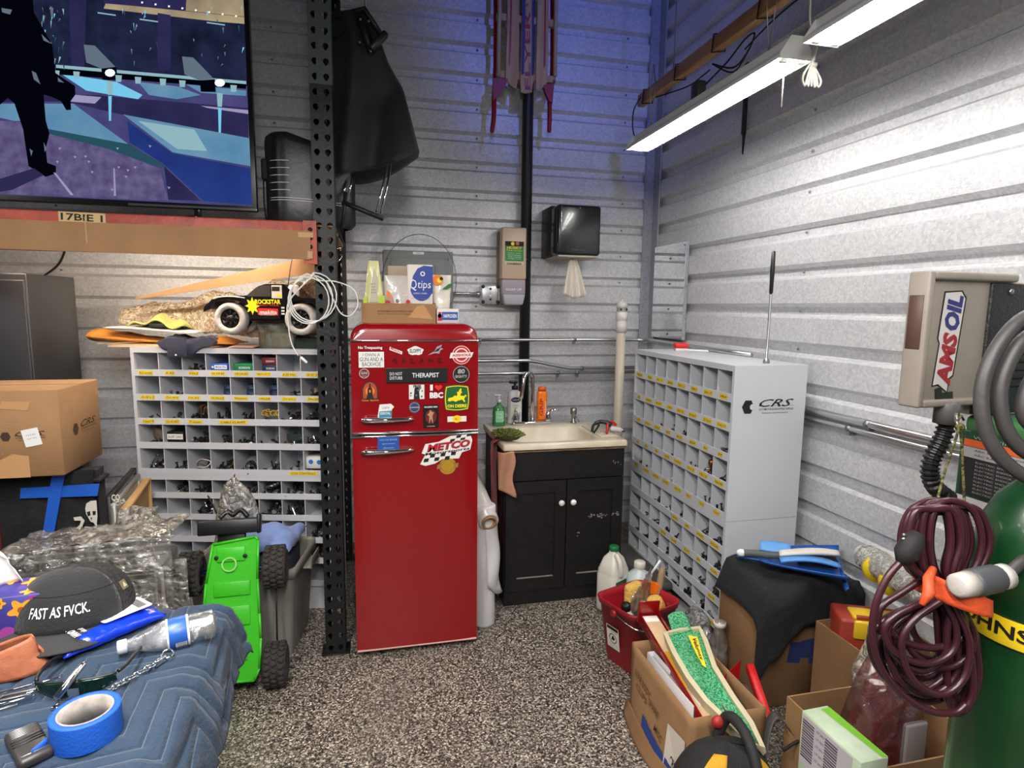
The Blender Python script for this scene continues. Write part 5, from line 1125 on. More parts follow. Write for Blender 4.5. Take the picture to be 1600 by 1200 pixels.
rod('upper_bar', [(515, 28, -.03), (570, 14, -.05), (596, 55, -.07)], .012, BLACKM); rod('upper_bar', [(516, 58, -.04), (560, 46, -.06), (590, 62, -.08)], .008, BLACKM)
rod('arm_frame', [(562, 28, -.07), (580, 80, -.09)], .016, BLACKM); rod('arm_frame', [(572, 40, -.08), (586, 62, -.1), (596, 58, -.1)], .007, BLACKM)
m = MB(); m.M = KF; a = W(578, 78, Y=HY-.1); b = W(604, 52, Y=HY-.1); m.rbox(-.0, (b-a).length, -.02, .02, -.014, .014, .008, 2, M=frame(a, b-a, (0, 1, 0))); m.build('arm_rest', BLACKP, t)
for px, py in ((563, 30), (576, 33), (562, 66), (579, 80)):
    m = MB(); m.M = KF; m.sphere(W(px, py, Y=HY-.1), .006, 8); m.build('rivet', STEEL, t)
for q in ([(608, 246, .03), (596, 300, .02), (588, 332, 0)], [(613, 248, .03), (603, 300, .02), (595, 334, 0)]): rod('silver_leg', q, .0045, CHROME)
for q in ([(541, 282, .04), (537, 304, .02)], [(551, 276, .04), (545, 304, .02)]): rod('silver_leg', q, .004, CHROME)
rod('leg_bar', [(535, 316, 0), (565, 328, -.01), (599, 342, -.02)], .011, BLACKM); rod('leg_bar', [(540, 300, .0), (538, 330, .0), (531, 372, .02)], .009, BLACKM)
rod('hanging_hook', [(571, 0, -.02), (571, -40, 0), (571, 14, -.03)], .005, STEEL)
rod('hook_arm', [(571, -30, -.01), (520, -34, -.06)], .007, STEEL)
t = thing('buckle_harness', 'black strap and buckles hanging from the rack post behind the orange bracket', 'strap', W(530, 395, Y=2.80))
for q in ([(526, 352), (533, 372), (538, 384), (534, 396), (524, 392)], [(524, 366), (528, 404), (525, 420)]): 
    m = MB(); m.M = Matrix.Translation(-Vector(t.location)); m.tube([W(a, b, Y=2.80) for a, b in q], .006, 6); m.build('strap', BLACKR, t)
m = MB(); m.M = Matrix.Translation(-Vector(t.location)); m.tube([W(528+6*math.cos(k), 398+10*math.sin(k), Y=2.79) for k in [i*.7 for i in range(9)]], .0035, 6); m.sphere(W(524, 408, Y=2.79), .010, 8).sphere(W(531, 388, Y=2.79), .008, 8); m.build('buckle', CHROME, t)
# black cable on the left wall
m = MB().tube(smooth_path([W(102, 390, Y=WY-.012), W(92, 412, Y=WY-.014), W(70, 430, Y=WY-.012), W(40, 448, Y=WY-.012), W(20, 470, Y=WY-.012)], 5), .006, 6)
o = m.build('wall_cable', BLACKR); tag(o, 'black cable running down the back wall below the cardboard strip', 'cable')
# ================================================================ on top of the left bin cabinet
LT = .7255+.650
def onL(x, y, z=0): return Vector(LM @ Vector((x, y, LT+z)))
def rot_thing(name, label, cat, x, y, z=0, rz=0, group=None): p = onL(x, y, z); return thing(name, label, cat, p, LA+rz, group)
ENV = mat('orange kraft envelope', (204, 132, 52), .7, bump=(40, .2)); CREAMP = mat('cream paper', (226, 208, 182), .8)
def sheet_pile(t, n, w, d, z0, dz, mats_, seed):
    rr = random.Random(seed)
    for i in range(n):
        m = MB(); m.rbox(-w/2, w/2, -d/2, d/2, z0+dz*i, z0+dz*(i+1)-.0004, .0006, 1, M=T(rr.uniform(-.02, .02), rr.uniform(-.012, .012), 0) @ RZ(rr.uniform(-.06, .06)))
        m.build('folder', mats_[i % len(mats_)], t)
t = rot_thing('paper_pile', 'pile of papers and folders lying flat on the left bin cabinet', 'papers', .16, .13)
sheet_pile(t, 4, .52, .26, 0, .004, [CREAMP, mat('pinkish folder', (214, 176, 150), .8), CREAMP, mat('tan folder', (190, 150, 100), .8)], 3)
t = rot_thing('padded_envelope', 'open orange padded envelope sticking out to the left of the paper pile', 'envelope', .08, .13, .0165)
def envf(sg):
    def f(u, v):
        x = -.31+.5*u; y = -.11+.22*v; op = (1-u)**1.4; z = .004+sg*(.0015+.032*op*math.sin(v*PI)**.6)+.032*op
        return (x, y, max(z, 0)+.008*sg*nz(u*6, v*6, 1)*(1 if sg > 0 else 0))
    return f
MB().grid(envf(1), 16, 10).build('upper_sheet', ENV, t, solid=.002); MB().grid(envf(-1), 16, 10).build('lower_sheet', ENV, t, solid=.002)
MB().rbox(-.27, .1, -.09, .09, .008, .014, .002, 1, M=RY(-.06)).build('contents', CREAMP, t)
t = rot_thing('second_envelope', 'crumpled orange envelope lying just left of the clear tub', 'envelope', .42, .12, .0165)
MB().grid(lambda u, v: (-.12+.2*u, -.09+.18*v, .004+.045*u*(1-u)*3*math.sin(v*PI)+.004*nz(u*8, v*8)), 14, 10).build('envelope', ENV, t, solid=.004)
t = rot_thing('navy_shirt', 'folded navy shirt hanging over the front of the paper pile', 'shirt', .28, .06, .022)
NAVY = mat('navy cotton', (44, 46, 66), .9, bump=(120, .3), sheen=.2)
def nv(u, v):
    x = -.14+.28*u; y = .1-.16*v; z = .05*math.sin(u*PI)**.5*(.6+.3*math.sin(u*9))+.012*nz(u*8, v*8, 3)
    if v > .72: k = (v-.72)/.28; y = .1-.16*.72-.018-.006*k; z = z*(1-k)-.055*k*(math.sin(u*PI))-.01*math.sin(u*14)*k
    return (x, y-.03, max(z, -.06))
MB().grid(nv, 26, 20).build('cloth', NAVY, t, solid=.006)
MB().rbox(-.075, .02, -.098, -.092, -.065, .03, .004, 2, M=RZ(.02)).build('shirt_tail', NAVY, t); MB().sphere((-.03, -.1, -.055), .005, 8).build('button', WHITE, t)
t = rot_thing('white_papers', 'white paper sheets on top of the navy shirt', 'papers', .12, .14, .09)
for i in range(2): MB().grid(lambda u, v, i=i: (-.25+.45*u, -.14+.24*v, .0035*i+.002-.03*(u-.3)*(u > .3)+.004*math.sin(v*4)), 10, 4).build('sheet', PAPER, t, solid=.002)
t = rot_thing('green_cloth', 'folded lime green shirt on the white papers', 'shirt', .11, .12, .098)
MB().grid(lambda u, v: (-.13+.26*u, -.1+.2*v, .004+(.075*(1-abs(2*u-.9)))*(.4+.6*v)*(1 if u > .03 else .2)+.012*math.sin(u*13+v*5)), 24, 14).build('cloth', mat('lime green cotton', (178, 182, 104), .9, bump=(40, .4)), t, solid=.008)
MB().rbox(-.02, .06, -.104, -.07, .002, .02, .006).build('dark_lining', BLACKR, t)
WRAP = clear_film('bubble wrap film', (238, 222, 196), .62, .2, 60, 1.0, .22)
t = rot_thing('bubble_wrap', 'large crumpled bundle of clear bubble wrap behind the toy truck', 'wrap', .42, .24, .0)
def bw(u, v):
    x = -.56+1.06*u; a = PI*v; h = (.13+.21*u)*(1+.16*nz(u*6, v*4, 5)); d = .1*(1+.3*nz(u*8, v*5, 9))
    n_ = .018*nz(u*22, v*12, 2)+.008*nz(u*60, v*30, 2)
    return (x, -d*math.cos(a)+n_*.6, .02+.10*(1-u)*.9+max(.05, h-.1*(1-u)*.5)*math.sin(a)+n_)
MB().grid(bw, 70, 26).build('wrap', WRAP, t, solid=.002); 
MB().grid(lambda u, v: (-.48+.94*u, -.06*math.cos(PI*v), .02+.09*(1-u)+(.09+.15*u)*math.sin(PI*v)*(.8+.3*nz(u*7, v*3, 8))), 30, 10).build('padding', mat('tan wrapped foam', (222, 204, 172), .8), t)
a = W(215, 466, Y=3.38); b_ = W(495, 408, Y=3.15)
t = thing('long_cardboard', 'long strip of brown cardboard leaning up behind the bubble wrap', 'cardboard', (a+b_)/2)
d = (b_-a); L2 = d.length/2+.01
MB().prism([(-L2, -.004), (L2+.03, -.06), (L2+.03, .03), (-L2, .006)], -.003, .003, M=T(*(-Vector(t.location)+Vector(t.location)))@frame((0, 0, 0), d, (0, 0, 1))).build('panel', CARD, t)
# toy truck
def TW(px, py, Y): return W(px, py, Y=Y)
TYY = 3.11
a = W(356, 500, Y=TYY); b_ = W(472, 500, Y=TYY-.03)
t = tr = thing('toy_truck', 'black radio controlled truck with white tyres parked on top of the left bin cabinet', 'toy truck', (0, 0, 0), LA)
wb = (b_-a).length
rc_tub_h = .068
org = W(414, 515, Y=TYY); tr.location = (org.x, org.y, org.z); 
x0 = -(W(414, 515, Y=TYY)-W(356, 500, Y=TYY)).length; x1t = x0+wb
TB = mat('gloss black body', (22, 20, 22), .2, coat=.5)
zw = (W(356, 498, Y=TYY).z-org.z)
side = [(x0-.125, .03), (x0-.12, .055), (x0-.08, .09), (x0-.02, .106), (x0+.06, .108), (x0+.1, .115), (x0+.145, .156), (x0+.18, .168), (x0+.27, .168), (x0+.31, .13), (x0+.345, .105), (x1t+.05, .104), (x1t+.12, .095), (x1t+.12, .06), (x1t+.086, .05), (x1t+.065, .078), (x1t, .094), (x1t-.06, .08), (x1t-.088, .04), (x1t-.096, .0), (x0+.1, 0.0), (x0+.09, .05), (x0+.055, .082), (x0, .094), (x0-.06, .08), (x0-.088, .045)]
dz = zw
side = [(x, z+dz) for x, z in side]
m = MB(); m.M = frame((0, 0, 0), (1, 0, 0), (0, 0, 1)); m.prism(side, -.2, 0); m.build('body', TB, t)
m = MB(); m.M = front(0, -.0006, dz)
m.poly([(x0+.085, .108), (x0+.135, .15), (x0+.172, .162), (x0+.205, .162), (x0+.205, .108)], 0, 0); m.poly([(x0+.21, .1), (x0+.26, .1), (x0+.26, .162), (x0+.21, .162)], 0, 1); m.poly([(x0+.212, .134), (x0+.25, .134), (x0+.25, .155), (x0+.212, .155)], .0005, 3); m.poly([(x0+.235, .108), (x0+.257, .106), (x0+.257, .118), (x0+.235, .12)], .0005, 2)
st = []
for i in range(16): q = PI/2+i*PI/8; rr_ = .036 if i % 2 == 0 else .02; st.append((x0+.115+rr_*math.cos(q), .062+rr_*1.2*math.sin(q)))
m.poly(st, .0004, 2)
m.text('ROCKSTAR', x0+.19, .083, .125, .022, .0009, 2, bold=.04); m.text('ENERGY DRINK', x0+.19, .066, .11, .008, .0009, 4)
m.poly([(x0+.14, .02), (x0+.238, .018), (x0+.238, .05), (x0+.14, .052)], .0004, 4); m.text('makita', x0+.19, .033, .086, .02, .0009, 1, bold=.03, shear=.2); m.text('MOTORSPORTS', x0+.185, .02, .07, .005, .0009, 1)
for q in (.055, .04, .026): m.poly([(x0+.262+p, q+s) for p, s in rect(.016, .008)], .0004, 1)
m.build('side_stickers', [mat('tinted window', (66, 64, 62), .15, coat=.5), mat('sticker white', (224, 220, 214), .5), mat('sticker yellow', (236, 226, 30), .5), INK, mat('sticker red', (214, 34, 30), .5)], t)
MB().grid(lambda u, v: (x0-.07+.15*u, -.002-.004*0, dz+.098+.006*math.sin(u*PI)+.004*v), 10, 1).build('fender_stripe', WHITE, t, solid=.003)
MB().rbox(x0+.285, x0+.335, .01, .03, .105+dz, .165+dz, .008).build('headboard', WHITE, t)
TYRE = mat('dusty white tyre', (190, 186, 180), .8, bump=(60, .5))
for wx in (x0, x1t):
    for yy, s in ((.006, 1), (.15, 1)):
        q_ = 1.68
        m = MB()
        m.lathe([(r_*q_, z_*q_) for r_, z_ in [(.028, 0), (.034, -.006), (.043, -.004), (.046, .004), (.046, .026), (.043, .032), (.028, .03)]], 28, M=T(wx, yy, zw) @ RX(-PI/2), ring=True); o = m.build('tyre', TYRE, t)
        m = MB(); m.lathe([(r_*q_, z_*q_) for r_, z_ in [(.004, -.006), (.010, -.004), (.012, .008), (.024, .010), (.0285, 0), (.0285, .03), (.001, .03)]], 22, M=T(wx, yy, zw) @ RX(-PI/2))
        for k in range(8): q = k*PI/4; m.rbox(.016, .042, -.005, .005, -.002, .012, .001, 1, M=T(wx, yy+.004, zw) @ RX(-PI/2) @ RZ(q))
        m.build('wheel_rim', mat('black chrome rim', (40, 36, 36), .3, .5), o)
MB().rbox(x0-.03, x1t+.03, .05, .15, zw-.012, zw+.03, .008).build('chassis', BLACKP, t)
MB().tube([(x0+.27, .05, dz+.15), (x0+.285, .05, dz+.24), (x0+.31, .05, dz+.36)], .0022, 6).build('antenna', BLACKP, t)
for wx in (x0, x1t): MB().tube([(wx, .03, zw), (wx, .17, zw)], .005, 6).build('axle', STEEL, t)
# clear tub under the truck, and small things
a = W(387, 541, Y=3.12); b_ = W(451, 541, Y=3.10); hz = W(420, 506, Y=3.11).z-LT
t = rot_thing('clear_tub', 'clear plastic tub of dark picks and pale blocks holding up the toy truck', 'tub', (LM.inverted() @ ((a+b_)/2)).x, .06+.03)
w = (b_-a).length/2; TUBM = clear_film('clear tub plastic', (230, 230, 220), .25, .12, 12, .1, .1)
m = MB(); l = [ringpts(-w*.92, w*.92, -.05, .05, .01, .0015, 3), ringpts(-w*.94, w*.94, -.055, .055, .01, hz*.82, 3), ringpts(-w, w, -.06, .06, .012, hz*.86, 3), ringpts(-w, w, -.06, .06, .012, hz, 3)]
n = len(l[0]); m.add([v for q in l for v in q], [(i*n+j, i*n+(j+1) % n, (i+1)*n+(j+1) % n, (i+1)*n+j) for i in range(3) for j in range(n)]+[tuple(range(n-1, -1, -1))], 0, True); m.build('tub', TUBM, t, solid=.0015)
MB().rbox(-w*.3, w*.85, -.038, .03, .006, hz*.62, .004).build('pale_block', mat('pale yellow paper', (222, 214, 176), .7, var=(40, (196, 184, 140), .3)), t)
for i in range(5): MB().tube([(-w*.8+i*.008, -.03, .008), (-w*.86+i*.012, -.03, hz*.7)], .0025, 5).build('stick', mat('yellow stick', (206, 196, 70), .5), t)
t = rot_thing('pink_papers', 'pinkish papers lying left of the clear tub', 'papers', .55, .05); sheet_pile(t, 3, .12, .09, 0, .005, [mat('pink paper', (206, 140, 130), .8), CREAMP], 8)
t = rot_thing('dark_box', 'dark green and black box under the rear wheel of the toy truck', 'box', .86, .12); MB().rbox(-.10, .08, -.06, .06, 0, .055, .004).build('carton', mat('dark green box', (40, 56, 44), .6), t)
t = rot_thing('purple_box', 'small grey purple box at the right end of the left bin cabinet', 'box', .955, .05); MB().rbox(-.03, .03, -.03, .05, 0, .085, .003).build('carton', mat('greyish purple', (86, 74, 84), .6), t)
# white cable coil hanging on the post with a plug dangling
t = thing('white_cable', 'coiled white cable hung on the black post, plug dangling before the bins', 'cable', W(480, 470, Y=2.66))
WC = mat('white cable jacket', (222, 220, 214), .4); m = MB(); m.M = Matrix.Translation(-Vector(t.location))
pts = []
for k in range(3): pts += [W(490-4*k+(36-k*2)*math.cos(a), 464+3*k+(38-k)*math.sin(a), Y=2.655-.004*k) for a in [-PI/2+i*2*PI/22 for i in range(22)]]
m.tube(pts, .0028, 6)
m.tube(smooth_path([W(490, 426, Y=2.65), W(487, 432, Y=2.64), W(452, 470, Y=2.66), W(450, 500, Y=2.66), W(455, 535, Y=2.66), W(466, 556, Y=2.66)], 5), .0028, 6)
m.tube(smooth_path([W(488, 426, Y=2.65), W(500, 438, Y=2.655), W(525, 440, Y=2.66), W(552, 452, Y=2.66), W(559, 475, Y=2.66), W(548, 493, Y=2.66), W(533, 490, Y=2.66), W(522, 470, Y=2.66), W(510, 440, Y=2.655)], 5), .0028, 6)
m.build('cable', WC, t)
m = MB(); m.M = Matrix.Translation(-Vector(t.location)); p = W(470, 558, Y=2.66); q = W(480, 567, Y=2.66); m.rbox(0, (q-p).length, -.005, .005, -.008, .008, .002, 1, M=frame(p, q-p, (0, 0, 1))); m.build('plug', WHITE, t)
# ================================================================ tall cabinet and cartons on the far left
a = W(40, 427, Y=3.1)
t = thing('steel_cabinet', 'dark grey steel cabinet cut off by the left edge of the photo', 'cabinet', (a.x-.4, 3.3, 0))
DG = mat('dark grey enamel', (42, 43, 46), .4)
MB().rbox(-.4, .4, -.2, .25, 0, a.z, .006).build('body', DG, t); MB().rbox(-.4, .0, -.215, -.2, .04, a.z-.03, .004).build('door', DG, t); MB().rbox(.004, .396, -.215, -.2, .04, a.z-.03, .004).build('door', DG, t); MB().rbox(-.02, -.01, -.23, -.215, 1.0, 1.12, .003).build('handle', STEEL, t)
t = thing('black_shirt_bundle', 'black shirts wrapped round a board and tied with blue tape, white print showing', 'shirts', (-1.235, 2.62, 0))
BS = mat('black jersey', (22, 22, 26), .9, bump=(60, .5), sheen=.02)
m = MB()
def bundle(u, v):
    x = -.165+.33*u; z = .945*v; return (x+.008*nz(u*5, v*9, 1), -.02+.014*nz(u*7, v*12, 4)-.02*math.sin(u*PI), z)
m.grid(bundle, 20, 40)
m.box(-.165, .165, 0, .07, 0, .935); m.build('shirts', BS, t)
MB().grid(lambda u, v: (-.06+.24*u, -.02+.1*v, .925+.03*math.sin(u*5)*u+.012*nz(u*9, v*9)), 16, 8).build('top_fold', BS, t, solid=.01)
def tape(px, Y): 
    m = MB(); m.M = Matrix.Translation(-Vector(t.location)); q = [W(a, b, Y=Y) for a, b in px]; m.add([tuple(v) for v in q]+[tuple(v+Vector((0, .004, 0))) for v in q], [(0, 1, 2, 3), (7, 6, 5, 4), (0, 4, 5, 1), (1, 5, 6, 2), (2, 6, 7, 3), (3, 7, 4, 0)]); m.build('blue_tape', BLUEP, t)
tape([(31, 779), (32, 763), (155, 756), (152, 775)], 2.570); tape([(62, 862), (79, 862), (102, 736), (82, 736)], 2.565)
m = MB(); m.M = Matrix.Translation(-Vector(t.location)) @ front(0, 2.572, 0); m.M = m.M @ T(0, 0, 0)
def bp2(px, py): p = W(px, py, Y=2.572); return (p.x, p.z)
def bpoly(pts, z, mi): m.poly([bp2(*p) for p in pts], z, mi)
S6 = 6.0
def q6(pts): return [(x/S6, 700+y/S6) for x, y in pts]
bpoly(q6([(810, 520), (850, 495), (905, 490), (915, 640), (905, 745), (880, 700), (850, 690), (810, 620), (800, 570)]), .0012, 0)
bpoly(q6([(815, 600), (845, 590), (852, 630), (825, 640)]), .0016, 1); bpoly(q6([(868, 590), (900, 590), (898, 625), (872, 630)]), .0016, 1); bpoly(q6([(850, 650), (866, 650), (858, 680)]), .0016, 1)
for r_ in ([(690, 650), (760, 640), (795, 680), (770, 740), (700, 790), (692, 770), (750, 720), (760, 680), (700, 680)], [(740, 790), (800, 735), (860, 740), (850, 780), (780, 830), (745, 830)], [(790, 890), (840, 800), (900, 790), (900, 840), (830, 905), (900, 905), (905, 925), (790, 915)], [(700, 800), (735, 790), (740, 835), (700, 835)]): bpoly(q6(r_), .0012, 0)
a = bp2(800/S6, 700+520/S6); m.text('SE-CTOR', bp2(760/S6, 0)[0], bp2(0+760/S6, 700+535/S6)[1], .055, .018, .0012, 0, bold=.02, rot=.4); m.text('CO', bp2(735/S6, 0)[0]+.0, bp2(735/S6, 700+482/S6)[1], .03, .026, .0012, 0, bold=.03)
m.build('shirt_print', [mat('shirt print', (204, 198, 186), .8), BS], t)
MB().rbox(-.185, -.170, -.02, .1, .55, .80, .004).build('maroon_fold', mat('maroon cloth', (84, 26, 34), .9), t)
a = W(112, 612, Y=2.5); z0b = .951
t = thing('shipping_carton', 'brown shipping carton stacked on the black shirts at the left edge', 'box', (-1.365, 2.60, z0b))
MB().rbox(-.24, .24, -.1, .23, 0, .325, .004, 1).build('carton', CARD, t)
m = MB(); m.M = front(0, -.1012, .16); 
mm = MB(); crs = mat('dark print on cardboard', (66, 44, 30), .8); m2 = MB(); m2.M = front(.12, -.1012, .155); crs_logo(m2, .145, 0); m2.build('printed_logo', [crs], t)
m2 = MB(); m2.M = frame((.2412, .09, .155), (0, 1, 0), (0, 0, 1)); crs_logo(m2, .2, 0); m2.build('printed_logo', [crs], t)
m2 = MB(); m2.M = front(.145, -.102, .15) @ RZ(.2); m2.prism(rect(.055, .065), 0, .0006, 0); m2.text('12345', 0, .01, .03, .006, .0008, 1); m2.text('PART NO', 0, -.004, .03, .005, .0008, 1); m2.build('shipping_label', [WHITE, GREYINK], t)
m2 = MB(); m2.M = front(.1, -.1014, .27); m2.poly([(-.05, -.012), (.04, -.02), (.05, .012), (-.04, .016)], 0, 0); m2.build('clear_tape', mat('packing tape', (196, 150, 104), .15, coat=.8), t); m2 = MB(); m2.M = front(.08, -.1014, .04); m2.poly([(-.06, -.04), (.05, -.04), (.05, .04), (.0, .05), (-.06, .02)], 0, 0); m2.build('clear_tape', mat('packing tape', (196, 150, 104), .15, coat=.8), t)
MB().box(-.242, .242, .06, .062, .3252, .3262).build('flap_seam', CARDD, t)
# leaning frames
g = 'picture frames leaning beside the left bin cabinet'
for i, (lab, px, py, dxx, m_, hh, th) in enumerate((('black picture frame, leftmost of the three leaning by the left bin cabinet', 167, 775, 0, BLACKM, .80, .022), ('silver grey picture frame, middle of the three leaning by the left bin cabinet', 175, 780, 0, mat('silver frame', (150, 148, 144), .35, .5), .77, .02), ('tan board, rightmost of the three leaning by the left bin cabinet', 190, 785, 0, mat('tan hardboard', (176, 142, 92), .75, bump=(60, .2)), .745, .03))):
    a = W(px, py, Y=2.72); t = thing('picture_frame', lab, 'picture frame', (a.x, 2.70, 0), 0.14, g)
    MB().box(0, th*.6, 0.02, .46, .03, hh-.02).build('panel', m_ if i == 2 else PAPER, t)
    fr_ = MB().rbox(-.002, th, 0, .02, 0, hh, .003, 1).rbox(-.002, th, .46, .48, 0, hh, .003, 1).rbox(-.002, th, .02, .46, 0, .03, .003, 1).rbox(-.002, th, .02, .46, hh-.02, hh, .003, 1); fr_.build('frame_border', m_, t)
# ================================================================ behind the table: wrapped rack, tote, radio controlled car
t = thing('wrapped_rack', 'white wire rack standing on the floor wrapped in clear crumpled plastic', 'rack', (-.93, 2.16, 0), .02)
WW = mat('white wire', (216, 210, 198), .4)
hw = .22; ht = .715
for z in (ht, .12): MB().tube([(-hw, 0, z), (hw-.015, 0, z), (hw, 0, z-.015)], .006, 6).build('frame_wire', WW, t)
for x in (-hw, hw): MB().tube([(x, 0, .0), (x, 0, ht-.012)], .006, 6).build('frame_wire', WW, t)
MB().tube([(-hw+.02, .0, ht-.02), (hw-.02, 0, ht-.02), (hw-.02, 0, .02)], .004, 6).build('frame_wire', WW, t)
for i in range(11): MB().tube([(-hw+.02, .004, ht-.035-.018*i), (hw-.02, .004, ht-.035-.018*i)], .003, 5).build('wire', WW, t)
for i in range(3): MB().tube([(-hw, .05+.05*i, ht+.02), (hw, .05+.05*i, ht+.02+.01*i)], .005, 6).build('top_wire', WW, t)
MB().rbox(-hw, hw, .02, .2, .02, ht-.01, .01).build('packed_board', mat('grey packing', (104, 100, 100), .8, var=(6, (70, 72, 84), .3)), t)
FILM2 = clear_film('clear stretch film', (226, 224, 220), .14, .22, 26, 1.0, .14)
def wf(u, v):
    x = -hw-.04+(2*hw+.08)*u; z = .02+v*(ht+.055+.035*u); y = -.022-.02*nz(u*8, v*10, 3)-.012*nz(u*22, v*26, 1)
    return (x, y, z+.012*nz(u*12, 1, 7)*v)
MB().grid(wf, 40, 40).build('front_film', FILM2, t, solid=.0012)
def wt(u, v):
    x = -hw-.04+(2*hw+.08)*u; y = -.022+.26*v; z = ht+.075+.035*u+.02*nz(u*10, v*8, 5)+.01*nz(u*24, v*20, 2)-.02*v
    return (x, y, z)
MB().grid(wt, 40, 16).build('top_film', FILM2, t, solid=.0012)
t = thing('crumpled_plastic', 'tall crumpled clump of clear plastic bag by the left bin cabinet', 'bag', (-.93, 2.47, 0))
def cr(u, v):
    a = u*2*PI; r = (.075-.02*v)*(1+.45*nz(math.cos(a)*2, math.sin(a)*2, v*7))+.012*nz(u*30, v*26, 1)
    return (r*math.cos(a)*1.1+.05*v, r*math.sin(a)*.8, .01+.80*v+.03*nz(u*8, v*3, 6)*v)
MB().grid(cr, 44, 36).build('bag', clear_film('greyish film', (214, 208, 198), .5, .22, 34, 1.0, .16), t, solid=.0015)
MB().lathe([(.001, .72), (.03, .70), (.045, .5), (.05, .02), (.001, .012)], 12).build('packed_tube', mat('tan stuffing', (150, 140, 126), .9, bump=(30, .8)), t)
t = thing('smoky_board', 'flat dark smoky board leaning beside the wrapped wire rack', 'panel', (-.70, 2.24, 0), .05)
MB().rbox(-.052, .045, -.01, .01, 0, .70, .004).build('panel', mat('dark smoky panel', (44, 40, 40), .35), t)
MB().grid(lambda u, v: (-.055+.105*u, -.014-.006*nz(u*6, v*9, 2), .2+.5*v), 10, 20).build('film', FILM2, t, solid=.0012)
# tote
TO = mat('grey tote plastic', (122, 120, 114), .5, bump=(60, .05))
hT = .43; TYAW = -.16
t = tote = thing('storage_tote', 'grey plastic storage tote without a lid in front of the left bin cabinet', 'tote', (-.555, 2.905, 0), TYAW)
def tot(k, z, r=.03): return ringpts(-.235*k, .235*k, -.19*k, .19*k, r, z, 4)
l = [tot(.86, .0), tot(.86, .004), tot(.97, hT-.05), tot(.97, hT-.045), tot(1.03, hT-.045), tot(1.03, hT), tot(.99, hT), tot(.97, hT-.02), tot(.85, .012)]
n = len(l[0]); m = MB(); m.add([v for q in l for v in q], [(i*n+j, i*n+(j+1) % n, (i+1)*n+(j+1) % n, (i+1)*n+j) for i in range(len(l)-1) for j in range(n)]+[tuple(range(n-1, -1, -1)), tuple(range((len(l)-1)*n, len(l)*n))], 0, True); m.build('tub', TO, t)
for s in (-1, 1):
    m = MB(); m.rbox(s*.262-.02, s*.262+.02, -.07, .07, hT-.055, hT-.045, .004).rbox(s*.28-.003, s*.28+.003, -.07, .07, hT-.055, hT-.005, .002); m.build('handle', TO, t)
for x in (-.14, .0, .14): MB().rbox(x-.005, x+.005, -.187, -.175, .05, hT-.06, .003, M=RX(-.045)).build('rib', TO, t)
def TT(x, y, z): return Matrix.Translation(tote.location) @ RZ(TYAW) @ Vector((x, y, z))
t = thing('blue_cloth', 'folded light blue shirt lying on the stuff in the grey tote', 'shirt', TT(.04, .02, .40), TYAW)
MB().rbox(-.14, .14, -.13, .12, -.385, .05, .03, 3).build('folded_stack', mat('dark packed cloth', (60, 66, 84), .9), t)
MB().grid(lambda u, v: (-.15+.31*u, -.145+.28*v, .085+.055*math.sin(u*PI)**.4*math.sin(v*PI)**.3+.018*nz(u*5, v*5, 2)+.012*math.sin(u*12+v*9)*v), 26, 22).build('cloth', mat('light blue cotton', (112, 136, 192), .9, bump=(40, .35), sheen=.2), t, solid=.008)
t = thing('parts_bag', 'crumpled clear bag holding a silver part standing in the grey tote', 'bag', TT(-.13, .10, .012), TYAW)
def pb(u, v):
    a = u*2*PI; k = (1-v)**.16*(1+.3*nz(math.cos(a)*1.6, math.sin(a)*1.6, v*5)); 
    return (.125*k*math.cos(a)+.02*v+.008*nz(u*24, v*20, 3), .06*k*math.sin(a)+.008*nz(u*24, v*20, 9), .69*v*(1-.12*math.sin(a)))
MB().grid(pb, 44, 34).build('bag', clear_film('parts bag film', (220, 218, 212), .5, .3, 30, 1.0, .1), t, solid=.0012)
MB().rbox(-.07, .05, -.02, .02, .02, .5, .01).build('silver_part', STEEL, t); MB().lathe([(.02, 0), (.028, 0), (.028, .008), (.02, .008)], 14, M=T(-.03, -.024, .46) @ RX(PI/2)).build('ring', STEEL, t); MB().tube([(.0, -.02, .4), (-.09, .0, .62), (-.12, .02, .66)], .004, 6).build('wire', BLACKR, t)
# radio controlled car standing on its tail
t = car = thing('toy_car', 'green radio controlled car standing on end with its underside to the room', 'toy car', (-.578, 2.50, .096), rot=(-.25, 0, .02))
GRN = mat('bright green plastic', (64, 190, 36), .4, bump=(50, .1)); TYR2 = mat('dusty black tyre', (52, 47, 44), .85, bump=(50, .5)); wbz = .40
ol = [(-.105, -.035), (.085, -.045), (.105, .0), (.11, .12), (.105, .22), (.098, .36), (.10, .52), (.09, .535), (-.075, .515), (-.10, .36), (-.11, .22), (-.115, .02)]
MF_ = frame((0, 0, 0), (1, 0, 0), (0, 0, 1))
MB().prism(ol, .0, .028, M=MF_).build('chassis_plate', GRN, t)
rim = []
n = len(ol)
for i in range(n):
    a = Vector((*ol[i], 0)); b = Vector((*ol[(i+1) % n], 0)); 
    MB().tube([MF_ @ Vector((a.x, a.y, .03)), MF_ @ Vector((b.x, b.y, .03))], .006, 6).build('edge_rib', GRN, t)
for x0_, x1_, z0_, z1_ in ((-.06, .05, .44, .50), (-.07, .07, .30, .36), (-.06, .07, .18, .26), (-.07, .06, .04, .12)): MB().rbox(x0_, x1_, -.036, -.026, z0_, z1_, .004).build('raised_rib', GRN, t)
MB().ring(-.01, .43, .024, .03, .0385, 0, 20, M=MF_).build('oval_ring', mat('pale green ring', (150, 220, 120), .4), t, solid=.004)
for x, z in ((-.06, .46), (.05, .46), (-.05, .1), (.06, .1)): MB().lathe([(.009, 0), (.009, .003), (.004, .004)], 8, M=MF_ @ T(x, z, .034)).build('chassis_screw', BLACKM, t)
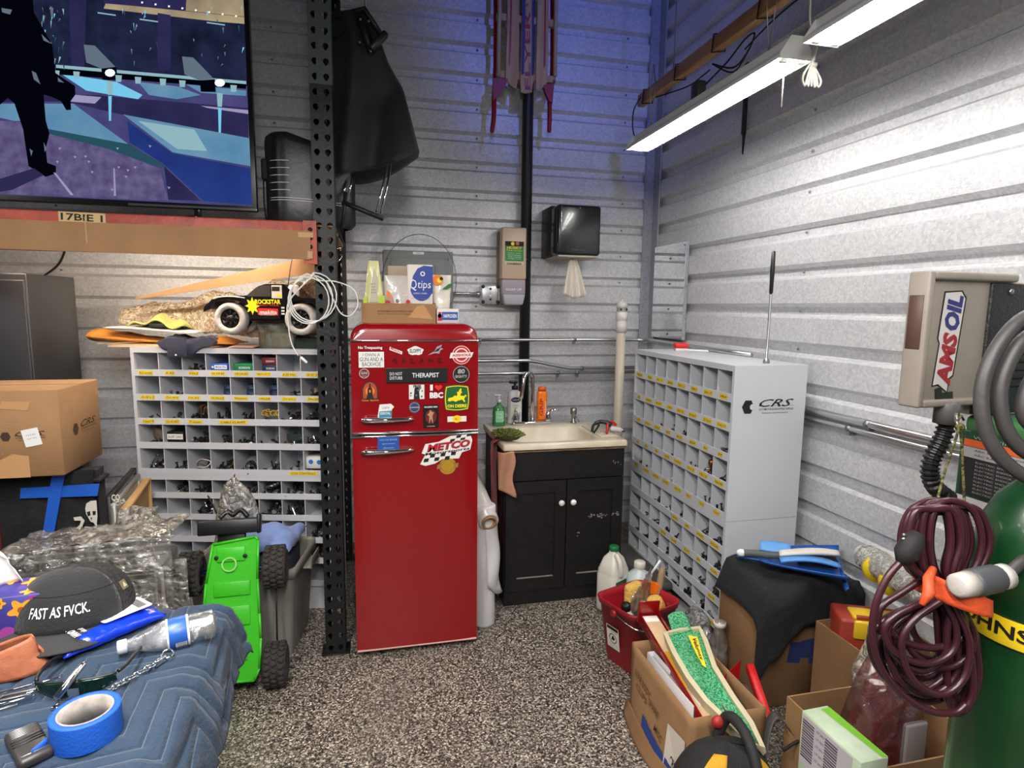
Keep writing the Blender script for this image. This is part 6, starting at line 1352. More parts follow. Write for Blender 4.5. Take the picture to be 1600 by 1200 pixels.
MB().rbox(-.13, .105, -.055, -.01, .555, .615, .006).build('bumper', BLACKP, t); MB().rbox(.098, .112, -.055, -.005, .55, .63, .004).build('bumper_end', BLACKP, t); MB().rbox(-.06, .05, -.02, .0, .50, .56, .004).build('bumper_mount', BLACKP, t)
MB().tube(smooth_path([(-.05, -.03, .62), (-.02, -.02, .645), (0, -.02, .63), (.03, -.02, .65), (.06, -.03, .62)], 4), .01, 6).build('top_hoop', BLACKP, t)
MB().rbox(-.08, .08, .03, .10, .02, .42, .02).build('body_shell', BLACKP, t)
tread = None
for s in (-1, 1):
    for z in (0, wbz):
        wq = .085*1.0; R_ = .086
        m = MB(); m.lathe([(.05, 0), (R_*.8, -.004), (R_*.93, .006), (R_*.96, .02), (R_*.96, wq-.02), (R_*.93, wq-.006), (R_*.8, wq+.004), (.05, wq)], 26, M=T(s*.165-wq/2, .0, z) @ RY(PI/2), ring=True); tyre = m.build('tyre', TYR2, t)
        if tread is None:
            m = MB()
            for k in range(22):
                for j in range(3):
                    q = 2*PI*k/22+(.14 if j == 1 else 0); m.rbox(-.011, .011, -.0085, .0085, 0, .010, .002, 1, M=RX(q) @ T((j-1)*.027, 0, R_*.945) @ RZ(.5*(1 if (k+j) % 2 else -1)))
            tread = stuff(m.build('tread_blocks', TYR2, tyre)); o = tread
        else: o = tread.copy(); COL.objects.link(o); o.parent = tyre
        o.location = (s*.165, 0, z)
        m = MB(); m.lathe([(.001, -.004), (.02, -.006), (.03, .004), (.05, .006), (.053, 0), (.053, wq), (.001, wq)], 18, M=T(s*.165-wq/2, 0, z) @ RY(PI/2)); m.build('wheel_rim', BLACKP, tyre)
        for dz_ in (-.025, .025): MB().tube([(s*.07, -.01, z+dz_), (s*.125, -.005, z+dz_*.3)], .006, 6).build('suspension_arm', BLACKM, t)
        MB().tube([(s*.06, .01, z), (s*.13, .0, z)], .007, 6).build('drive_shaft', mat('anodized blue', (40, 60, 140), .3, .8), t)
MB().tube([(.16, .04, wbz), (.168, .03, .02)], .0035, 6).build('antenna_tube', BLACKP, t)
# ================================================================ bench with a quilted moving blanket
ZT_ = .83
t = thing('work_bench', 'work bench hidden under the blue blanket, cut off by the left edge', 'table', (-1.0, 1.0, 0))
MB().rbox(-.9, .60, -.62, .55, ZT_-.05, ZT_, .006).build('table_top', mat('bench board', (130, 104, 76), .7), t)
for x in (-.85, .52):
    for y in (-.56, .48): MB().rbox(x-.03, x+.03, y-.03, y+.03, 0, ZT_-.05, .004).build('leg', BLACKM, t)
XE, YE = -.398, 1.552
def blanket(u, v):
    X = -1.9+1.66*u+.02*v; Yv = .40+1.23*v
    s = X-XE; w = Yv-YE
    ox = s if s < 0 else .045*(1-math.exp(-s/.045))+s*.16; dx = 0 if s < 0 else s-.045*(1-math.exp(-s/.045))*.8
    oy = w if w < 0 else .03*(1-math.exp(-w/.03))+w*.1; dy = 0 if w < 0 else w-.03*(1-math.exp(-w/.03))*.8
    p = 9.5; a = X*.80-Yv*.60; b = X*.60+Yv*.80
    tri = abs(((b*4.1) % 1)-.5)*2; ph = ((a*10.5+tri*1.15) % 1)
    g = min(ph, 1-ph); q = 1-math.exp(-(g/.13)**2)
    bump = .0075*q+.0028*nz(X*26, Yv*26, 1)*q+.004*nz(X*5, Yv*5, 3)
    wav = .012*math.sin(Yv*11+1)*min(1, max(0, s)*8)
    return (XE+ox+wav+(bump if s > .03 else 0), YE+oy, ZT_+.006+bump*(1 if s < .05 else .3)-math.hypot(dx, dy))
BL = mat('slate blue quilted fabric', (40, 61, 84), .85, bump=(150, .35), var=(7, (32, 49, 70), .3), sheen=.08)
def stitch(m):
    nt = m.node_tree; N = nt.nodes.new; L = nt.links.new; bs = nt.nodes['Principled BSDF']
    def mth(op, a, b=None, c=None):
        n = N('ShaderNodeMath'); n.operation = op
        for k, v in enumerate((a, b, c)):
            if v is None: continue
            if isinstance(v, (int, float)): n.inputs[k].default_value = v
            else: L(v, n.inputs[k])
        return n.outputs[0]
    tc = N('ShaderNodeTexCoord'); sp_ = N('ShaderNodeSeparateXYZ'); L(tc.outputs['Object'], sp_.inputs[0]); x, y = sp_.outputs[0], sp_.outputs[1]
    a = mth('SUBTRACT', mth('MULTIPLY', x, .80), mth('MULTIPLY', y, .60)); b = mth('ADD', mth('MULTIPLY', x, .60), mth('MULTIPLY', y, .80))
    tri = mth('MULTIPLY', mth('ABSOLUTE', mth('SUBTRACT', mth('FRACT', mth('MULTIPLY', b, 4.1)), .5)), 2)
    ph = mth('FRACT', mth('ADD', mth('MULTIPLY', a, 21), mth('MULTIPLY', tri, 2.3))); g = mth('MINIMUM', ph, mth('SUBTRACT', 1, ph))
    mr_ = N('ShaderNodeMapRange'); mr_.interpolation_type = 'SMOOTHSTEP'; L(g, mr_.inputs[0]); mr_.inputs[1].default_value = 0; mr_.inputs[2].default_value = .22
    th = mth('LESS_THAN', g, .022)
    old = bs.inputs['Base Color'].links[0].from_socket; mx = N('ShaderNodeMixRGB'); L(mth('MULTIPLY', th, .3), mx.inputs[0]); L(old, mx.inputs[1]); mx.inputs[2].default_value = lin((128, 146, 160)); L(mx.outputs[0], bs.inputs['Base Color'])
    ob = bs.inputs['Normal'].links[0].from_node; bp = N('ShaderNodeBump'); bp.inputs['Strength'].default_value = .6; bp.inputs['Distance'].default_value = .008; L(mr_.outputs[0], bp.inputs['Height']); L(bp.outputs['Normal'], ob.inputs['Normal'])
stitch(BL)
o = MB().grid(blanket, 250, 200).build('moving_blanket', BL, solid=.004); tag(o, 'slate blue quilted moving blanket spread over the work bench', 'blanket')
ZB = ZT_+.0165
def tb(px, py, dz=0): p = W(px, py, Z=ZB+dz); return p
# roll of painters tape
c = tb(137, 1150)
t = thing('tape_roll', 'roll of blue painters tape lying flat on the blanket at the front', 'tape', (c.x, c.y, ZB), rot=(.0, .0, .3))
MB().lathe([(.042, 0), (.0525, 0), (.0528, .002), (.0528, .048), (.0525, .05), (.042, .05)], 40, ring=True).build('tape', BLUEP, t)
MB().lathe([(.039, .0), (.042, .0), (.042, .0505), (.039, .0505)], 40, ring=True).build('core', mat('grey card core', (178, 168, 160), .8, var=(40, (130, 124, 120), .3)), t)
MB().grid(lambda u, v: (-.052-.02*u, -.02-.012*u, .004+.028*v*(1-.3*u)), 4, 3).build('loose_end', BLUEP, t, solid=.0008)
# water bottle
a = tb(186, 1012, .02); b = tb(338, 972, .026)
CLR = clear_film('clear bottle plastic', (232, 236, 238), .16, .3, 18, .5, .05); 
t = thing('water_bottle', 'crushed clear water bottle with a blue and white label lying on the blanket', 'bottle', a)
d = b-a; Lb = d.length; MBt = frame((0, 0, 0), d, (0, 0, 1)) @ RY(PI/2)
prof = [(.0125, .012), (.0125, .022), (.016, .03), (.026, .06), (.0325, .085)]
m = MB(); m.lathe(prof+[(.0325, .09)], 24, M=MBt); m.build('shoulder', clear_film('milky bottle plastic', (226, 226, 228), .4, .22, 18, .3, .08), t)
m = MB(); m.lathe([(.0328, .088), (.0335, .09), (.0335, .13), (.0328, .132)], 24, M=MBt); m.build('label', mat('blue label', (40, 90, 176), .35), t)
m = MB(); m.lathe([(.0337, .0885), (.0337, .0925)], 24, M=MBt).lathe([(.0337, .128), (.0337, .1325)], 24, M=MBt)
m.build('label_stripe', [WHITEINK], t)
mm = MB(); mm.M = MBt
for i in range(8):
    q0 = -.35-.0*i; mm.add([(.034*math.cos(q), .034*math.sin(q), z) for q in (PI+.25, PI+.62, PI+1.0) for z in (.104, .126)], [(0, 1, 3, 2), (2, 3, 5, 4)], 0) if i == 0 else None
for i in range(9):
    q = PI+.3+.075*i; w_ = .012 if i % 3 else .026; mm.add([(.0343*math.cos(q+s*w_), .0343*math.sin(q+s*w_), z) for s in (0, 1) for z in (.106, .124)], [(0, 1, 3, 2)], 1)
mm.build('barcode', [WHITEINK, INK], t)
m = MB(); pf = []
for i in range(26): z = .13+(Lb-.135)*i/25; pf.append((.0325-.0022*(i % 2)-(.006 if i > 24 else 0), z))
m.lathe(pf+[(.02, Lb), (.001, Lb-.006)], 24, M=MBt); m.build('ribbed_body', CLR, t)
m = MB(); m.lathe([(.014, -.003), (.0148, 0), (.0148, .013), (.0135, .015), (.001, .0151)], 18, M=MBt); m.build('cap', WHITEP, t)
m = MB(); m.lathe([(.022, .15), (.028, .16), (.03, Lb-.02), (.02, Lb-.006)], 20, M=MBt @ T(0, 0, 0), sy=.8); m.build('trapped_water', clear_film('hazy inside', (230, 226, 222), .3, .1, 12, .2, .2), t)
# blue wipes pack
c = tb(165, 990, .0)
t = thing('wipes_pack', 'bright blue crinkled wipes pack lying under the black cap', 'pack', (c.x, c.y, ZB), .78)
BLU = mat('glossy blue film', (16, 54, 200), .25, bump=(30, .5), coat=.4)
def wp(sg):
    def f(u, v):
        e = (math.sin(u*PI)*math.sin(v*PI))**.35; return (-.105+.21*u+.006*nz(v*9, 1), -.06+.12*v+.004*nz(u*9, 2), max(.001, .014+sg*.026*e*(1 if sg > 0 else .5)+.006*nz(u*7, v*7, sg)*e))
    return f
MB().grid(wp(1), 26, 16).build('upper_film', BLU, t, solid=.0015); MB().grid(wp(-1), 20, 12).build('lower_film', BLU, t, solid=.0015)
m = MB(); m.M = T(.035, -.005, .0445) @ RX(.0)
m.poly(rrect(.105, .07, .008), 0, 0); m.poly(rect(.03, .05), .0006, 0)
for i in range(10): m.poly([(.034+x*.4, -.022+.0048*i+y) for x, y in rect(.05, .0024 if i % 2 else .0034)], .0007, 1)
for i in range(5): m.text('ingredients and directions for use', -.014, .024-.011*i, .06, .005, .0007, 2)
m.build('white_label', [WHITEINK, INK, BLUEINK], t)
m = MB(); m.M = T(-.06, -.01, .044) @ RZ(PI/2); m.text('HAND WIPES', 0, .012, .075, .014, 0, 0, bold=.02); m.text('alcohol free', 0, -.004, .06, .01, 0, 0); m.build('printed_name', [WHITEINK], t)
# black cap
c = tb(112, 992, .0)
t = thing('baseball_cap', 'black five panel cap with white lettering resting on the blue wipes pack', 'cap', (c.x, c.y+.03, ZB+.026), rot=(-.06, .04, .42))
BC = mat('black cap cloth', (26, 27, 28), .85, bump=(160, .35), sheen=.15); MESH = mat('black cap mesh', (48, 44, 44), .8, bump=(220, .9), var=(120, (24, 22, 22), .5))
rx, ry, rz_ = .116, .10, .116
def dome(a0, a1, k=1.0):
    def f(u, v):
        a = a0+(a1-a0)*u; e = v*PI/2
        cx = math.cos(e)**.75; return (rx*k*cx*math.cos(a), ry*k*cx*math.sin(a), rz_*k*math.sin(e)**.9+.004)
    return f
MB().grid(dome(PI*.92, PI*1.76), 22, 14).build('front_panel', BC, t, solid=.003)
MB().grid(dome(PI*1.76, PI*2.92), 24, 14).build('mesh_panel', MESH, t, solid=.003)
MB().tube([dome(0, 1)(PI*1.76, v/12) for v in range(12)] and [Vector(dome(PI*1.76, 1)(0, v/12))*1.01 for v in range(13)], .0018, 5).build('seam', BLACKR, t); MB().tube([Vector(dome(PI*.92+PI*.84*u/14, 1)(0, .45))*1.012 for u in range(15)], .0014, 5).build('seam', BLACKR, t)
MB().sphere((0, 0, rz_+.004), .008, 10, sz=.5).build('button', BC, t)
def brim(u, v):
    a = PI*1.0+PI*.68*u; r = 1+.02+v*.62*math.sin(u*PI)**.55; return (rx*r*math.cos(a)*.99-.01*v, ry*r*math.sin(a), .006-.012*v-.02*v*abs(u-.5)*1.4)
MB().grid(brim, 26, 8).build('brim', mat('dark grey brim cloth', (48, 48, 49), .85, bump=(160, .3)), t, solid=.004)
mm = MB(); vs, fs = text_mesh('FAST AS FVCK.', .012, 0)
def ct(x, y): a = PI*1.40+x*1.02; e = .40+y*.2; cx = math.cos(e)**.75; return (rx*1.026*cx*math.cos(a), ry*1.026*cx*math.sin(a), rz_*1.02*math.sin(e)**.9+.004)
mm.add([ct(*q) for q in vs], fs); mm.build('white_lettering', WHITEINK, t)
mm = MB(); P = lambda x, y: tuple(Vector(dome(PI*1.80+x, 1)(0, .30+y))*1.02); mm.add([P(0, 0), P(.22, 0), P(.22, .13), P(0, .13)], [(0, 1, 2, 3)], 0); mm.add([tuple(Vector(P(*q))*1.008) for q in ((.05, .03), (.17, .03), (.11, .1))], [(0, 1, 2)], 1); mm.build('side_patch', [mat('olive patch', (112, 104, 74), .8), mat('cream patch thread', (186, 178, 140), .8)], t, solid=.001)
# tissue box
c = tb(42, 1012)
t = thing('tissue_box', 'purple blue tissue box with orange flowers and a white tissue at the left edge', 'box', (W(88, 905, Y=1.52).x-.078, 1.47, ZB-.002), .10)
PB = mat('indigo card', (44, 40, 112), .5, var=(9, (66, 52, 140), .4)); tw, td, thh = .115, .10, .125
MB().rbox(-tw, .085, -td/2, td/2, 0, thh, .002, 1).build('carton', PB, t)
def flower(m, x, y, r, z, mi, mj, seed=0):
    pts = [(x+r*(1+.28*math.cos(5*q+seed))*math.cos(q), y+r*(1+.28*math.cos(5*q+seed))*math.sin(q)) for q in [i*2*PI/40 for i in range(40)]]
    m.poly(pts, z, mi); m.disc(x, y, r*.36, z+.0003, mj, 10)
OR = mat('orange print', (226, 150, 40), .5) ; OR2 = mat('orange flower print', (228, 156, 44), .5); OR3 = mat('brown flower centre', (150, 84, 30), .5); PK = mat('magenta print', (150, 60, 140), .5); LB = mat('pale blue print 2', (120, 160, 214), .5)
m = MB(); m.M = front(0, -td/2-.0006, thh/2)
for x, y, r in ((.048, .03, .021), (.068, -.03, .02), (-.02, -.005, .02), (.03, -.05, .012), (-.06, .035, .018), (.01, .05, .01), (-.07, -.03, .02)): flower(m, x, y, r, 0, 0, 1, x*40)
for x, y, r in ((.02, -.02, .016), (-.04, -.04, .014), (.07, .05, .01)): m.disc(x, y, r, -.0002, 2)
m.build('front_print', [OR2, OR3, PK], t)
m = MB(); m.M = frame((.0856, 0, thh/2), (0, 1, 0), (0, 0, 1))
for x, y, r in ((-.02, .0, .016), (.02, -.02, .014)): flower(m, x, y, r, 0, 0, 1, x*40)
for i in range(4):
    for j in range(3): m.poly([(.012+.011*i+x, .01+.015*j+y) for x, y in rect(.009, .012)], 0, 2)
m.build('side_print', [OR2, OR3, LB], t)
m = MB(); m.M = T(0, 0, thh+.0006)
for x, y, r in ((.05, .02, .02), (.06, -.03, .016), (.0, .035, .015)): flower(m, x, y, r, 0, 0, 1, x*40)
m.poly([(-.06+.05*math.cos(q), -.0+.028*math.sin(q)) for q in [i*PI/10 for i in range(20)]], .0003, 2); m.build('top_print', [OR2, OR3, WHITEINK], t)
o = MB().grid(lambda u, v: (-.052+(u-.5)*(.11*(1-v)**.5+.05)+.012*nz(u*4, v*4, 3)-.01*v, .022*math.sin(u*9)*(1-.5*v)+.01, .0+.12*math.sin(v*PI/2)*(1-.9*(u-.55)**2*2)), 26, 16).build('tissue', mat('soft tissue', (234, 230, 224), .95), solid=.001)
o.matrix_world = Matrix.Translation(t.location+Vector((0, 0, thh+.0008))) @ RZ(.1); tag(o, 'white tissue pulled out of the tissue box', 'tissue')
# sunglasses
c = tb(125, 1080)
t = thing('sunglasses', 'black wraparound sunglasses with dark green mirror lenses on the blanket', 'sunglasses', (c.x, c.y, ZB), .02)
LENS = mat('dark green mirror lens', (8, 46, 34), .06, .5, coat=.6)
def glx(x): return .022*(1-(x/.075)**2)
for s in (-1, 1):
    def ln(u, v, s=s): 
        x = s*(.010+.058*u); top = .038-.004*u; bot = .006+.012*abs(u-.25)**1.5*2; return (x, -glx(x)-.004-.004*v, bot+(top-bot)*v)
    MB().grid(ln, 12, 6).build('lens', LENS, t, solid=.002)
    MB().tube([(s*(.010+.058*u/10), -glx(s*(.010+.058*u/10))-.005, .0385-.0004*u) for u in range(11)], .0026, 6).build('brow', BLACKP, t)
    MB().tube([(s*(.010+.058*u/10), -glx(s*(.010+.058*u/10))-.003, .0045+.012*abs(u/10-.25)**1.5*2) for u in range(11)], .0018, 6).build('lower_rim', BLACKP, t)
    MB().tube(smooth_path([(s*.069, -.002, .034), (s*.076, .02, .033), (s*.078, .07, .03), (s*.074, .105, .02), (s*.068, .12, .008)], 4), [.004]*9+[.003]*8, 6).build('temple', BLACKP, t)
MB().rbox(-.012, .012, -.028, -.018, .022, .038, .004).build('bridge', BLACKP, t)
t = thing('steel_pen', 'short chrome pen lying across the bridge of the sunglasses', 'pen', (c.x-.0, c.y-.03, ZB+.043))
MB().lathe([(.003, -.036), (.006, -.034), (.0072, 0), (.006, .03), (.004, .036)], 12, M=RZ(-.45) @ RX(-PI/2+.5)).build('barrel', CHROME, t)
# chain bracelet
a = tb(172, 1082); b = tb(238, 1044); e = tb(262, 1030)
t = thing('chain_bracelet', 'silver chain with a clasp and ring lying on the blanket by the sunglasses', 'chain', a)
for i in range(9):
    p = (a.lerp(b, i/8)-a); R_ = frame(p+Vector((0, 0, .006)), b-a, (0, 0, 1) if i % 2 else (-(b-a).y, (b-a).x, 0))
    m = MB(); m.tube([R_ @ Vector((.0085*math.cos(q), .005*math.sin(q), 0)) for q in [k*2*PI/12 for k in range(12)]], .0018, 6, closed=True); m.build('link', CHROME, t)
m = MB(); R_ = frame(b-a+Vector((.006, .004, .007)), e-b, (0, 0, 1)); m.rbox(-.004, .024, -.007, .007, -.004, .004, .003, M=R_); m.build('clasp', CHROME, t)
m = MB(); m.tube([(e-a)+Vector((.011*math.cos(q), .011*math.sin(q)*.9, .012+.004*math.sin(q))) for q in [k*2*PI/20 for k in range(20)]], .0022, 6, closed=True); m.build('ring', CHROME, t)
m = MB(); m.rbox(-.014, .004, -.008, .008, 0, .008, .003, M=RZ(.5)); m.build('end_link', mat('greenish steel', (110, 130, 120), .25, .9), t)
# black remote fob
c = tb(46, 1172)
t = thing('remote_fob', 'black ribbed remote fob lying at the front left of the blanket', 'remote', (c.x, c.y, ZB), -.92)
MB().rbox(-.052, .052, -.024, .024, 0, .018, .006, 2).build('body', mat('graphite plastic', (52, 48, 46), .4), t)
for x in (-.012, -.004, .004): MB().rbox(x-.0012, x+.0012, -.022, .022, .0175, .0195, .0006, 1).build('ridge', BLACKP, t)
for i in range(6): MB().rbox(-.046+.0045*i, -.0445+.0045*i, -.018, .018, .0175, .019, .0005, 1).build('fine_ridge', STEEL, t)
MB().rbox(.038, .0405, -.019, .019, .0175, .0192, .0006, 1).build('bright_line', STEEL, t)
# leather pouch and keys
c = tb(26, 1050)
t = thing('leather_pouch', 'worn orange brown leather pouch at the left edge of the blanket', 'pouch', (c.x-.02, c.y, ZB-.002), .1)
def lp(u, v):
    a = u*2*PI; k = 1-.35*v; return (.075*k*math.cos(a)*(1+.1*nz(u*5, v*3)), .036*k*math.sin(a), .058*v*(1+.25*math.cos(a))+.002)
MB().grid(lp, 28, 10).build('pouch', mat('orange brown leather', (186, 112, 78), .6, bump=(40, .3), var=(12, (150, 84, 56), .4)), t, solid=.004)
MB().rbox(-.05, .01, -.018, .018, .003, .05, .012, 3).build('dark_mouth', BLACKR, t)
t = thing('key_bunch', 'bunch of steel keys and hex wrenches by the leather pouch', 'keys', tb(24, 1095))
rr = random.Random(9)
for i in range(6):
    m = MB(); M_ = T(-.02+.006*i, .012*(i-2.5), .004+.003*(i % 3)) @ RZ(.35+.12*rr.uniform(-1, 1)) 
    if i % 2: m.tube([M_ @ Vector((-.05, 0, 0)), M_ @ Vector((.045, 0, 0)), M_ @ Vector((.05, .006, 0))], .0025, 6); m.build('hex_wrench', CHROME, t)
    else: m.rbox(-.03, .035, -.003, .003, -.001, .001, .0006, 1, M=M_); m.lathe([(.004, -.001), (.011, -.001), (.011, .001), (.004, .001)], 12, M=M_ @ T(-.04, 0, 0)); m.build('key', STEEL, t)
c = tb(86, 1108); t = thing('steel_bead', 'tiny bright metal clip below the sunglasses', 'clip', (c.x, c.y, ZB)); MB().rbox(-.006, .006, -.004, .004, 0, .006, .002).tube([(0, 0, .004), (.004, .008, .008), (.0, .012, .004)], .0018, 6).build('clip', CHROME, t)
# ================================================================ right foreground, on the floor in front of the right bin cabinet
# grey tool case lying along the foot of the cabinet
t = thing('tool_case', 'dark grey tool case with black latches lying along the foot of the bin cabinet', 'case', (1.45, 2.99, 0), .02)
CS = mat('dark grey case plastic', (66, 66, 64), .6)
MB().rbox(-.075, .075, -.29, .29, 0, .115, .02, 3).build('lower_shell', CS, t); MB().rbox(-.07, .075, -.285, .285, .12, .17, .02, 3).build('upper_shell', CS, t); MB().rbox(-.065, .065, -.27, .27, .112, .123, .002).build('seam', BLACKP, t)
for y in (-.16, .16): MB().rbox(-.084, -.068, -.04, .04, .09, .16, .006, M=T(0, y, 0)).build('latch', BLACKP, t)
MB().tube([(-.075, -.07, .13), (-.11, -.06, .15), (-.11, .06, .15), (-.075, .07, .13)], .011, 8).build('handle', BLACKP, t)
# jugs behind the bucket
JW = mat('milky white jug', (222, 218, 206), .35)
a = W(947, 948, Z=0)
t = thing('handled_jug', 'white handled jug with a green cap and green label beside the sink cabinet', 'jug', (1.235, 2.82, 0), .5)
m = MB(); l = [ringpts(-.072*k, .072*k, -.066*k, .066*k, .03*k, z, 4) for k, z in ((.92, 0), (1, .01), (1, .20), (.94, .215), (.96, .222), (.62, .29), (.30, .315), (.28, .33))]
n = len(l[0]); m.add([v for q in l for v in q], [(i*n+j, i*n+(j+1) % n, (i+1)*n+(j+1) % n, (i+1)*n+j) for i in range(len(l)-1) for j in range(n)]+[tuple(range(n-1, -1, -1)), tuple(range((len(l)-1)*n, len(l)*n))], 0, True); m.build('jug', JW, t)
MB().tube(smooth_path([(-.02, -.03, .315), (-.03, -.06, .295), (-.03, -.072, .25), (-.02, -.066, .21)], 4), .013, 8).build('handle', JW, t)
MB().lathe([(.024, .325), (.026, .328), (.026, .348), (.022, .352)], 16).build('cap', mat('green cap', (20, 110, 62), .4), t)
m = MB(); m.M = front(-.0, -.0668, .10); m.poly(rect(.12, .17), 0, 0); m.text('CLEANER', 0, .05, .1, .02, .0006, 1); m.poly([(-.05, -.08), (.05, -.08), (.05, -.03), (-.05, -.01)], .0006, 1); m.build('label', [mat('label dark green', (44, 84, 50), .5), WHITEINK], t)
t = thing('white_bottle', 'grey white bottle with a white cap standing behind the red bucket', 'bottle', (1.345, 2.735, 0))
MB().lathe([(.06, 0), (.066, .01), (.066, .19), (.055, .225), (.026, .25), (.024, .262)], 20).build('bottle', mat('cool white plastic', (196, 204, 206), .35), t); MB().lathe([(.028, .258), (.03, .26), (.03, .288), (.026, .292)], 18).build('cap', mat('ivory cap', (222, 214, 200), .4), t)
# red bucket
BR = mat('dark red bucket plastic', (148, 22, 34), .4, bump=(20, .05))
bc = Vector((1.16, 2.36, 0)); hB = .30
t = bk = thing('bucket', 'square red bucket with a wire handle and a white label, full of sponges and bottles', 'bucket', bc, .35)
def sq(k, z, r=.045): return ringpts(-.145*k, .145*k, -.13*k, .13*k, r*k, z, 4)
l = [sq(.72, 0), sq(.74, .006), sq(.96, hB-.03), sq(1.0, hB-.028), sq(1.04, hB-.004), sq(1.04, hB), sq(.98, hB), sq(.93, hB-.03), sq(.71, .012)]
n = len(l[0]); m = MB(); m.add([v for q in l for v in q], [(i*n+j, i*n+(j+1) % n, (i+1)*n+(j+1) % n, (i+1)*n+j) for i in range(len(l)-1) for j in range(n)]+[tuple(range(n-1, -1, -1)), tuple(range((len(l)-1)*n, len(l)*n))], 0, True); m.build('tub', BR, t)
MB().tube(smooth_path([(-.15, .0, hB-.03), (-.13, -.12, hB-.06), (-.02, -.165, hB-.075), (.1, -.14, hB-.06), (.15, 0, hB-.03)], 5), .0035, 6).build('wire_handle', CHROME, t)
for s in (-1, 1): MB().lathe([(.018, 0), (.018, .012), (.008, .016)], 12, M=T(s*.143, 0, hB-.035) @ RY(s*PI/2)).build('handle_boss', BR, t)
m = MB(); m.M = frame((-.1285, .02, .135), (0, -1, 0), (-.13, 0, 1)); m.poly(rect(.078, .11), 0, 0); m.poly([(x, y+.044) for x, y in rect(.07, .016)], .0004, 1); m.ring(0, -.005, .02, .024, .0004, 1, 20); m.prism([(-.012, -.012), (.0, .012), (.012, -.002), (.006, -.014)], .0003, .0006, 1); m.text('CAUTION', .008, .028, .04, .008, .0006, 1)
for i in range(3): m.text('read before use', 0, -.034-.007*i, .06, .004, .0006, 2)
m.build('label', [mat('grey white label', (206, 202, 192), .6), INK, GREYINK], t)
def inb(x, y, z): v = RZ(.35) @ Vector((x, y, z)); return bc+v
SPG = mat('yellow sponge', (226, 184, 96), .95, bump=(70, 1.0), var=(20, (208, 162, 76), .4))
t = thing('packed_sponge', 'big tan sponge in torn clear wrap standing in the red bucket', 'sponge', inb(.0, .03, .0135), .5)
MB().rbox(-.05, .05, -.028, .028, 0, .345, .024, 3).build('sponge', SPG, t)
MB().grid(lambda u, v: (-.07+.15*u, -.04-.01*nz(u*6, v*6)+.02*(u-.5)**2, .18+.235*v-.11*(1-u)*v), 14, 16).build('wrap', clear_film('torn wrap', (222, 214, 206), .2, .25, 20, .8, .1), t, solid=.001)
t = thing('yellow_sponge', 'knobbly yellow sponge at the right of the red bucket', 'sponge', inb(.065, -.04, .0135), .2)
MB().grid(lambda u, v: ((.062+.008*nz(u*14, v*10, 3))*math.cos(u*2*PI)*math.sin(v*PI)**.5*.9, (.05+.008*nz(u*14, v*10, 5))*math.sin(u*2*PI)*math.sin(v*PI)**.5*.9, .292*.5*(1-math.cos(v*PI))+.008*nz(u*16, v*16, 7)*math.sin(v*PI)), 36, 30).build('sponge', SPG, t)
t = thing('spray_bottle', 'small brown necked bottle at the front of the red bucket', 'bottle', inb(-.03, -.07, .0135)); MB().lathe([(.022, 0), (.024, .01), (.024, .23), (.013, .255), (.013, .262)], 14).build('bottle', mat('amber bottle', (150, 104, 70), .3), t); MB().lathe([(.0155, .262), (.0155, .292), (.012, .297)], 12).build('cap', mat('pale wood cap', (206, 160, 118), .5), t); MB().ring(0, 0, .004, .007, 0, 0, 10, M=front(0, -.0162, .278)).build('hole', BLACKP, t, solid=.001)
t = thing('clear_vial', 'little clear bottle beside the brown necked bottle in the red bucket', 'bottle', inb(-.005, -.045, .0135)); MB().lathe([(.018, 0), (.02, .01), (.02, .27), (.01, .29)], 12).build('bottle', clear_film('vial', (222, 222, 214), .35, .25, 10, .1, .05), t)
t = thing('white_bottle', 'white bottle with a black cap leaning at the left of the red bucket', 'bottle', inb(-.05, -.02, .0135), 0, rot=(.02, -.17, .3)); MB().lathe([(.03, 0), (.032, .01), (.032, .235), (.018, .262), (.018, .27)], 16).build('bottle', mat('white bottle 2', (226, 222, 216), .4), t); MB().lathe([(.02, .268), (.021, .27), (.021, .295), (.018, .299)], 14).build('cap', BLACKP, t)
t = thing('yellow_pack', 'yellow and black pack in the front of the red bucket', 'pack', inb(.03, -.068, .0135), .2); MB().rbox(-.022, .022, -.012, .012, 0, .272, .004).build('pack', mat('bright yellow pack', (226, 196, 40), .5), t); MB().rbox(-.02, .02, -.0135, -.011, .21, .245, .002).build('print', INK, t)
t = thing('orange_brush', 'orange bristled scraper with a white handle leaning in the red bucket', 'brush', inb(.07, .05, .0135), -.1, rot=(0, .12, -.1)); MB().tube([(0, 0, 0), (0, 0, .36)], .007, 8).tube([(0, 0, .36), (0.035, 0, .43)], .006, 8).build('handle', WHITE, t); MB().prism([(-.045, .27), (.035, .27), (.05, .315), (-.02, .328), (-.045, .30)], -.014, .014, M=frame((0, 0, 0), (1, 0, 0), (0, 0, 1))).build('scraper_head', mat('vivid orange', (240, 116, 20), .45), t)
t = thing('wooden_tool', 'worn wooden tool handle with a wire loop leaning in the red bucket', 'handle', inb(.10, .015, .0135), 0, rot=(-.05, .16, 0)); MB().lathe([(.010, 0), (.012, .1), (.014, .25), (.017, .34), (.013, .385), (.004, .392)], 12).build('handle', mat('grey weathered wood', (150, 126, 96), .7, bump=(30, .2)), t); MB().tube([(.016*math.cos(k), 0, .398+.016*math.sin(k)) for k in [i*.5 for i in range(13)]], .0016, 6).build('wire_loop', STEEL, t)
